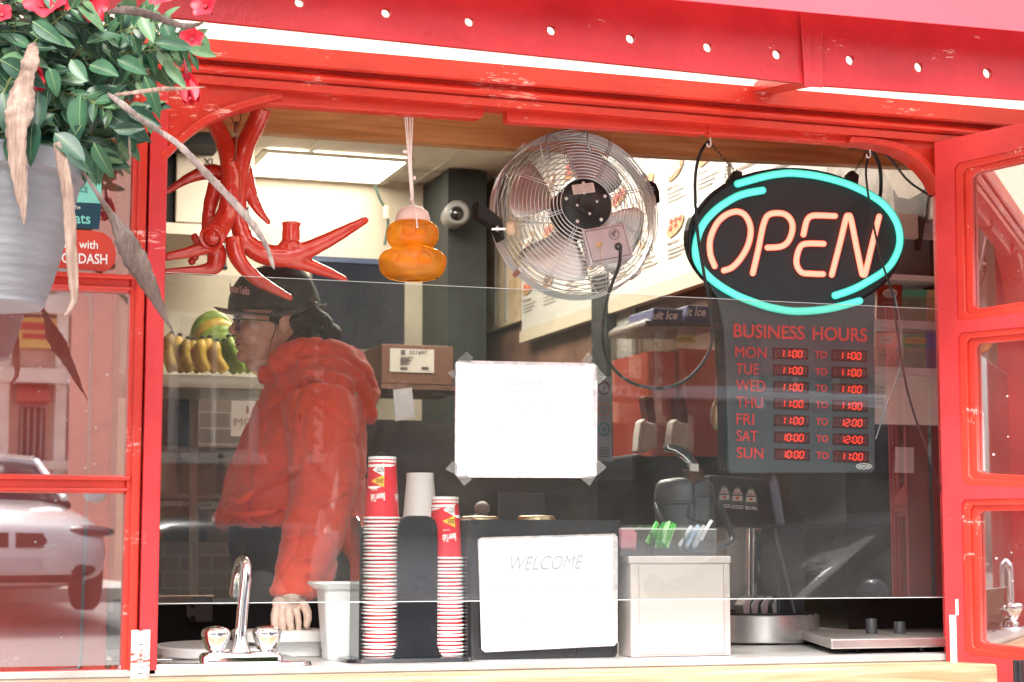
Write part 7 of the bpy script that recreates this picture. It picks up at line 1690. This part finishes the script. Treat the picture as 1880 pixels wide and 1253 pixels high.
# pale stone building across the open square (left casement)
DB = 42
ta = thing('stone_building', 'pale rose stone building with arched doorway, red awning and yellow shop signs across the square', 'building', (PR(0, 900, DB).x, -DB, .92))
def sb(x0, y0, x1, y1, d0, d1, m, nm, par=None):
    p, q = PR(x0, y1, DB), PR(x1, y0, DB); b = B(); b.box(p.x, q.x, -DB + d0, -DB + d1, max(.93, p.z), q.z); return b.build(nm, m, par or ta)
sb(-340, 60, 212, 1200, -8, 0, STN2, 'wall')
for y0, y1 in ((550, 562), (392, 402), (684, 694), (850, 858), (56, 80)): sb(-340, y0, 214, y1, .001, .5, STN, 'string_course')
for x in (-100, 2, 108, 203): sb(x, 90, x + 9, 1190, .001, .35, STN, 'pilaster')
def archw(x0, x1, y0, y1, m, nm):
    xm = (x0 + x1) / 2; r = (x1 - x0) / 2; pts = [(x0, y1), (x1, y1)] + [(xm + r * math.cos(a * PI / 10), y0 + r * 2.2 - r * 2.2 * math.sin(a * PI / 10)) for a in range(11)]
    w3 = [PR(x, y, DB) + V((0, .02, 0)) for x, y in pts]; b = B(); b.prism(w3, (0, .05, 0)); o = b.build(nm, m, ta)
    b = B(); b.tube([p + V((0, .12, 0)) for p in w3], .10, 6, closed=True); b.build('stone_surround', STN, o); return o
archw(132, 172, 655, 846, RDP, 'door'); archw(-70, -30, 655, 846, RDP, 'door')
for x in (33, 120, -60): archw(x, x + 42, 415, 540, DKW, 'window'); archw(x, x + 42, 200, 360, DKW, 'window')
for x in (33, -160):
    o = sb(x, 748, x + 50, 848, .02, .08, DKW, 'window')
    for k in range(4): sb(x + 4 + k * 12, 748, x + 8 + k * 12, 848, .09, .16, STN, 'window_bar', o)
    b = B(); p, q = PR(x - 4, 742, DB), PR(x + 54, 706, DB); b.prism([V((p.x, -DB + .02, q.z)), V((p.x, -DB + 1.2, p.z)), V((p.x, -DB + .02, p.z))], (q.x - p.x, 0, 0)); b.build('awning', RDP, ta)
for x0, x1, y0, y1 in ((30, 104, 588, 640), (134, 180, 600, 640), (-80, -10, 588, 640)):
    o = sb(x0, y0, x1, y1, .02, .3, YEL, 'shop_sign'); sb(x0 + 6, y0 + 8, x1 - 6, y0 + 20, .301, .33, RDP, 'sign_band', o); sb(x0 + 10, y0 + 28, x1 - 10, y0 + 36, .301, .33, RDP, 'sign_band', o)
XA0, XA1 = PR(-260, 600, 19).x, PR(222, 600, 19).x
building('brick_building', 'tall red brick building with sash windows across the street', XA1 + .3, XA1 + 7.6, -19.4, 10.5, BRK, 3, 4, 1.0, 1.7, z1=1.6)
building('brick_building', 'long lower red brick shop building with a slate parapet across the street', XA1 + 7.8, XA1 + 22, -18.6, 5.2, BRK, 1, 7, 1.2, 1.6, z1=1.2)
building('stone_building', 'plain grey stone building far to the left across the street', XA0 - 18, XA0 - 6, -19.3, 8, STN, 2, 5, 1.2, 1.8, z1=1.6)
building('brick_building', 'dark brick building far to the right across the street', XA1 + 22.4, XA1 + 40, -19, 8.5, BRK, 2, 7, 1.2, 1.7, z1=1.6)
shopf = B(); shopf.box(XA1 + 8, XA1 + 21.6, -18.59, -17.9, 3.6, 4.1); tag(shopf.build('shop_canopy', RDP), 'long red canopy over the shops in the lower brick building', 'canopy')
# trees
def tree(x, y, h, r, lab, seed, n_=1500):
    R = random.Random(seed); t = thing('street_tree', lab, 'tree', (x, y, gz(y)), 'trees along the street'); z0 = gz(y); b = B()
    b.tube([V((x, y, z0)), V((x + .05, y, z0 + h * .3)), V((x - .05, y + .05, z0 + h * .55)), V((x, y, z0 + h * .85))], [.17, .13, .09, .03], 10, smooth=3); cl = []
    for k in range(16):
        a = R.uniform(0, 2 * PI); q = V((x + math.cos(a) * r * R.uniform(.3, .95), y + math.sin(a) * r * R.uniform(.3, .95), z0 + h * R.uniform(.42, .95))); cl.append(q)
        b.tube([V((x, y, z0 + h * R.uniform(.28, .6))), (V((x, y, z0 + h * .6)) + q) / 2 + V((0, 0, -.1)), q], [.05, .03, .012], 6, smooth=3)
    b.build('trunk', mat('bark', (.10, .075, .055), .9, vary=.3, vscale=12), t, smooth=True); b = B()
    for k in range(int(n_ * 5)):
        c = R.choice(cl) + V((R.gauss(0, r * .26), R.gauss(0, r * .26), R.gauss(0, r * .22))); u = V((R.gauss(0, 1), R.gauss(0, 1), R.gauss(0, .6))).normalized(); v = u.orthogonal().normalized(); s_ = R.uniform(.028, .06)
        b.add([c - u * s_, c + v * s_ * .5, c + u * s_, c - v * s_ * .5], [(0, 1, 2, 3)])
    b.build('crown', mat('tree_leaves', (.040, .090, .025), .95, vary=.5, vscale=4, spec=.05), t)
def txr(px, D): return PR(px, 800, D).x
tree(txr(660, 6.5), -6.5, 4.2, 1.25, 'street tree seen reflected behind the worker, dense crown', 3, 2200)
tree(txr(790, 9.5), -9.5, 4.4, 1.3, 'street tree just right of the first, seen above the red cups', 4, 1500)
tree(txr(1530, 9), -9.0, 1.7, .62, 'small low bushy tree reflected under the hours panel', 5, 700)
tree(txr(1000, 15), -15.4, 6.0, 1.7, 'street tree on the far pavement behind the white notice', 8, 1500)
# cars
TYR = mat('tyre', (.02, .02, .02), .8); HLG = mat('headlight_glass', (.06, .05, .05), .1, coat=1); CGL = mat('car_glass', (.03, .035, .04), .05)
def car(x, y, rot, col, lab, kind='sedan', L=4.6, Wd=1.82):
    z0 = gz(y); t = thing('parked_car', lab, 'car', (0, 0, 0), 'cars in the street'); pm = mat('car_paint_%s' % lab.split()[0], col, .22, coat=1.0, vary=.03, vscale=2)
    tall = kind == 'van'; Hb = 1.02 if not tall else 1.15; Hr = 1.46 if not tall else 2.05
    def sec(xx, w_, zl, zh, n=20):
        ring = []
        for i in range(n):
            a = 2 * PI * i / n; ca, sa = math.cos(a), math.sin(a); ring.append(V((xx, math.copysign(abs(ca) ** .55, ca) * w_ / 2, (zl + zh) / 2 + math.copysign(abs(sa) ** .6, sa) * (zh - zl) / 2)))
        return ring
    h = L / 2
    if tall: low = [(h, Wd * .86, .35, .85), (h - .08, Wd * .95, .26, 1.0), (h - .6, Wd, .22, 1.14), (h - 1.1, Wd, .22, Hb + .02), (-h + .3, Wd, .22, Hb + .05), (-h + .02, Wd * .95, .3, Hb + .04)]
    else: low = [(h, Wd * .78, .36, .66), (h - .07, Wd * .90, .24, .76), (h - .35, Wd * .97, .20, .86), (h - .9, Wd, .20, .95), (h - 1.45, Wd, .20, Hb), (0, Wd, .20, Hb - .02), (-h + .9, Wd, .20, Hb), (-h + .2, Wd * .96, .24, .98), (-h, Wd * .86, .36, .92)]
    b = B(); b.loft([sec(a, w_, zl, zh) for a, w_, zl, zh in low]); bo = b.build('car_body', pm, t, smooth=True, autos=50)
    if tall: up = [(h - 1.05, Wd * .92, Hb - .1, Hb + .05), (h - 1.6, Wd * .90, Hb - .1, Hr - .05), (0, Wd * .9, Hb - .1, Hr), (-h + .2, Wd * .88, Hb - .1, Hr - .03), (-h + .05, Wd * .86, Hb - .1, Hr - .4)]
    else: up = [(h - 1.40, Wd * .86, Hb - .12, Hb + .0), (h - 2.05, Wd * .78, Hb - .12, Hr - .06), (-.1, Wd * .76, Hb - .12, Hr), (-h + 1.35, Wd * .76, Hb - .12, Hr - .06), (-h + .55, Wd * .82, Hb - .12, Hb + .03)]
    b = B(); b.loft([sec(a, w_, zl, zh) for a, w_, zl, zh in up]); b.build('cabin_glass', CGL, t, smooth=True, autos=60)
    b = B(); mid = up[1:4]; b.loft([[V((a, -w_ * .41, zh + .012)), V((a, -w_ * .2, zh + .03)), V((a, w_ * .2, zh + .03)), V((a, w_ * .41, zh + .012)), V((a, w_ * .41, zh - .06)), V((a, -w_ * .41, zh - .06))] for a, w_, zl, zh in mid]); b.build('roof', pm, t, smooth=True)
    for s_ in (-1, 1):
        b = B(); f = .40
        b.tube([V((up[0][0], s_ * up[0][1] * .46, Hb)), V((up[1][0], s_ * up[1][1] * f, up[1][3])), V((up[3][0], s_ * up[3][1] * f, up[3][3])), V((up[4][0], s_ * up[4][1] * .44, Hb + .02))], .035, 6); b.tube([V((0.05, s_ * Wd * .49, Hb - .05)), V((0, s_ * up[2][1] * f, up[2][3]))], .03, 6); b.build('window_pillar', TYR if col[0] < .3 else pm, t)
        for xw in (h - .85, -h + .9):
            b = B(); b.lathe([(.12, -.1), (.30, -.1), (.325, -.07), (.325, .07), (.30, .1), (.22, .105)], (xw, s_ * (Wd / 2 - .10), .325), (0, s_, 0), 28); wl = b.build('wheel', TYR, t, smooth=True, autos=40)
            b = B(); b.lathe([(.21, .107), (.20, .095), (.05, .10), (.001, .11)], (xw, s_ * (Wd / 2 - .10), .325), (0, s_, 0), 20); b.build('rim', STEEL, wl)
        b = B(); b.ball(V((h - .14, s_ * Wd * .365, .70)), (.13, .25, .062)); b.build('headlight', HLG, t, smooth=True)
        b = B(); b.ball(V((h - 1.55, s_ * (Wd / 2 + .12), Hb + .05)), (.06, .11, .075)); b.build('wing_mirror', pm, t, smooth=True)
        b = B(); b.ball(V((h - .05, s_ * Wd * .33, .38)), (.06, .13, .07)); b.build('fog_recess', TYR, t, smooth=True)
        b = B(); b.ball(V((-h + .08, s_ * Wd * .36, .80)), (.1, .17, .08)); b.build('tail_light', RDP, t, smooth=True)
        b = B(); b.prism([V((h + .012, s_ * .03, .56)), V((h + .012, s_ * .26, .56)), V((h + .004, s_ * .30, .62)), V((h + .0, s_ * .26, .685)), V((h + .004, s_ * .03, .69))], (-.06, 0, 0)); b.build('grille', TYR, t)
    b = B(); b.box(h - .03, h + .022, -.26, .26, .36, .48); b.build('number_plate', mat('plate_blank', (.6, .6, .6), .5), t)
    b = B(); b.box(h - .1, h - .02, -.62, .62, .26, .33); b.build('air_intake', TYR, t)
    for o in [t]: o.rotation_euler = (0, 0, rot); o.location = (x, y, z0)
    return t
# children carry world-space meshes around the origin, so the root can simply be moved
cx_ = PR(28, 1000, 13).x - .27
car(cx_, -13 - 2.2, math.radians(84), (.80, .79, .78), 'white saloon car facing the kiosk, reflected in the left casement')
car(txr(1330, 7.2), -7.2, math.radians(4), (.62, .60, .66), 'silver van passing, reflected right of the white notice', 'van', 5.0, 1.95)
car(txr(1640, 5.2), -5.4, math.radians(172), (.16, .17, .20), 'graphite car parked near the kiosk, reflected at the lower right', 'sedan')
car(txr(760, 12), -12.2, math.radians(2), (.05, .055, .07), 'navy car parked across, reflected around the red cups')
for px, D, lab in ((1140, 3.1, 'green street planter'), ):
    pass
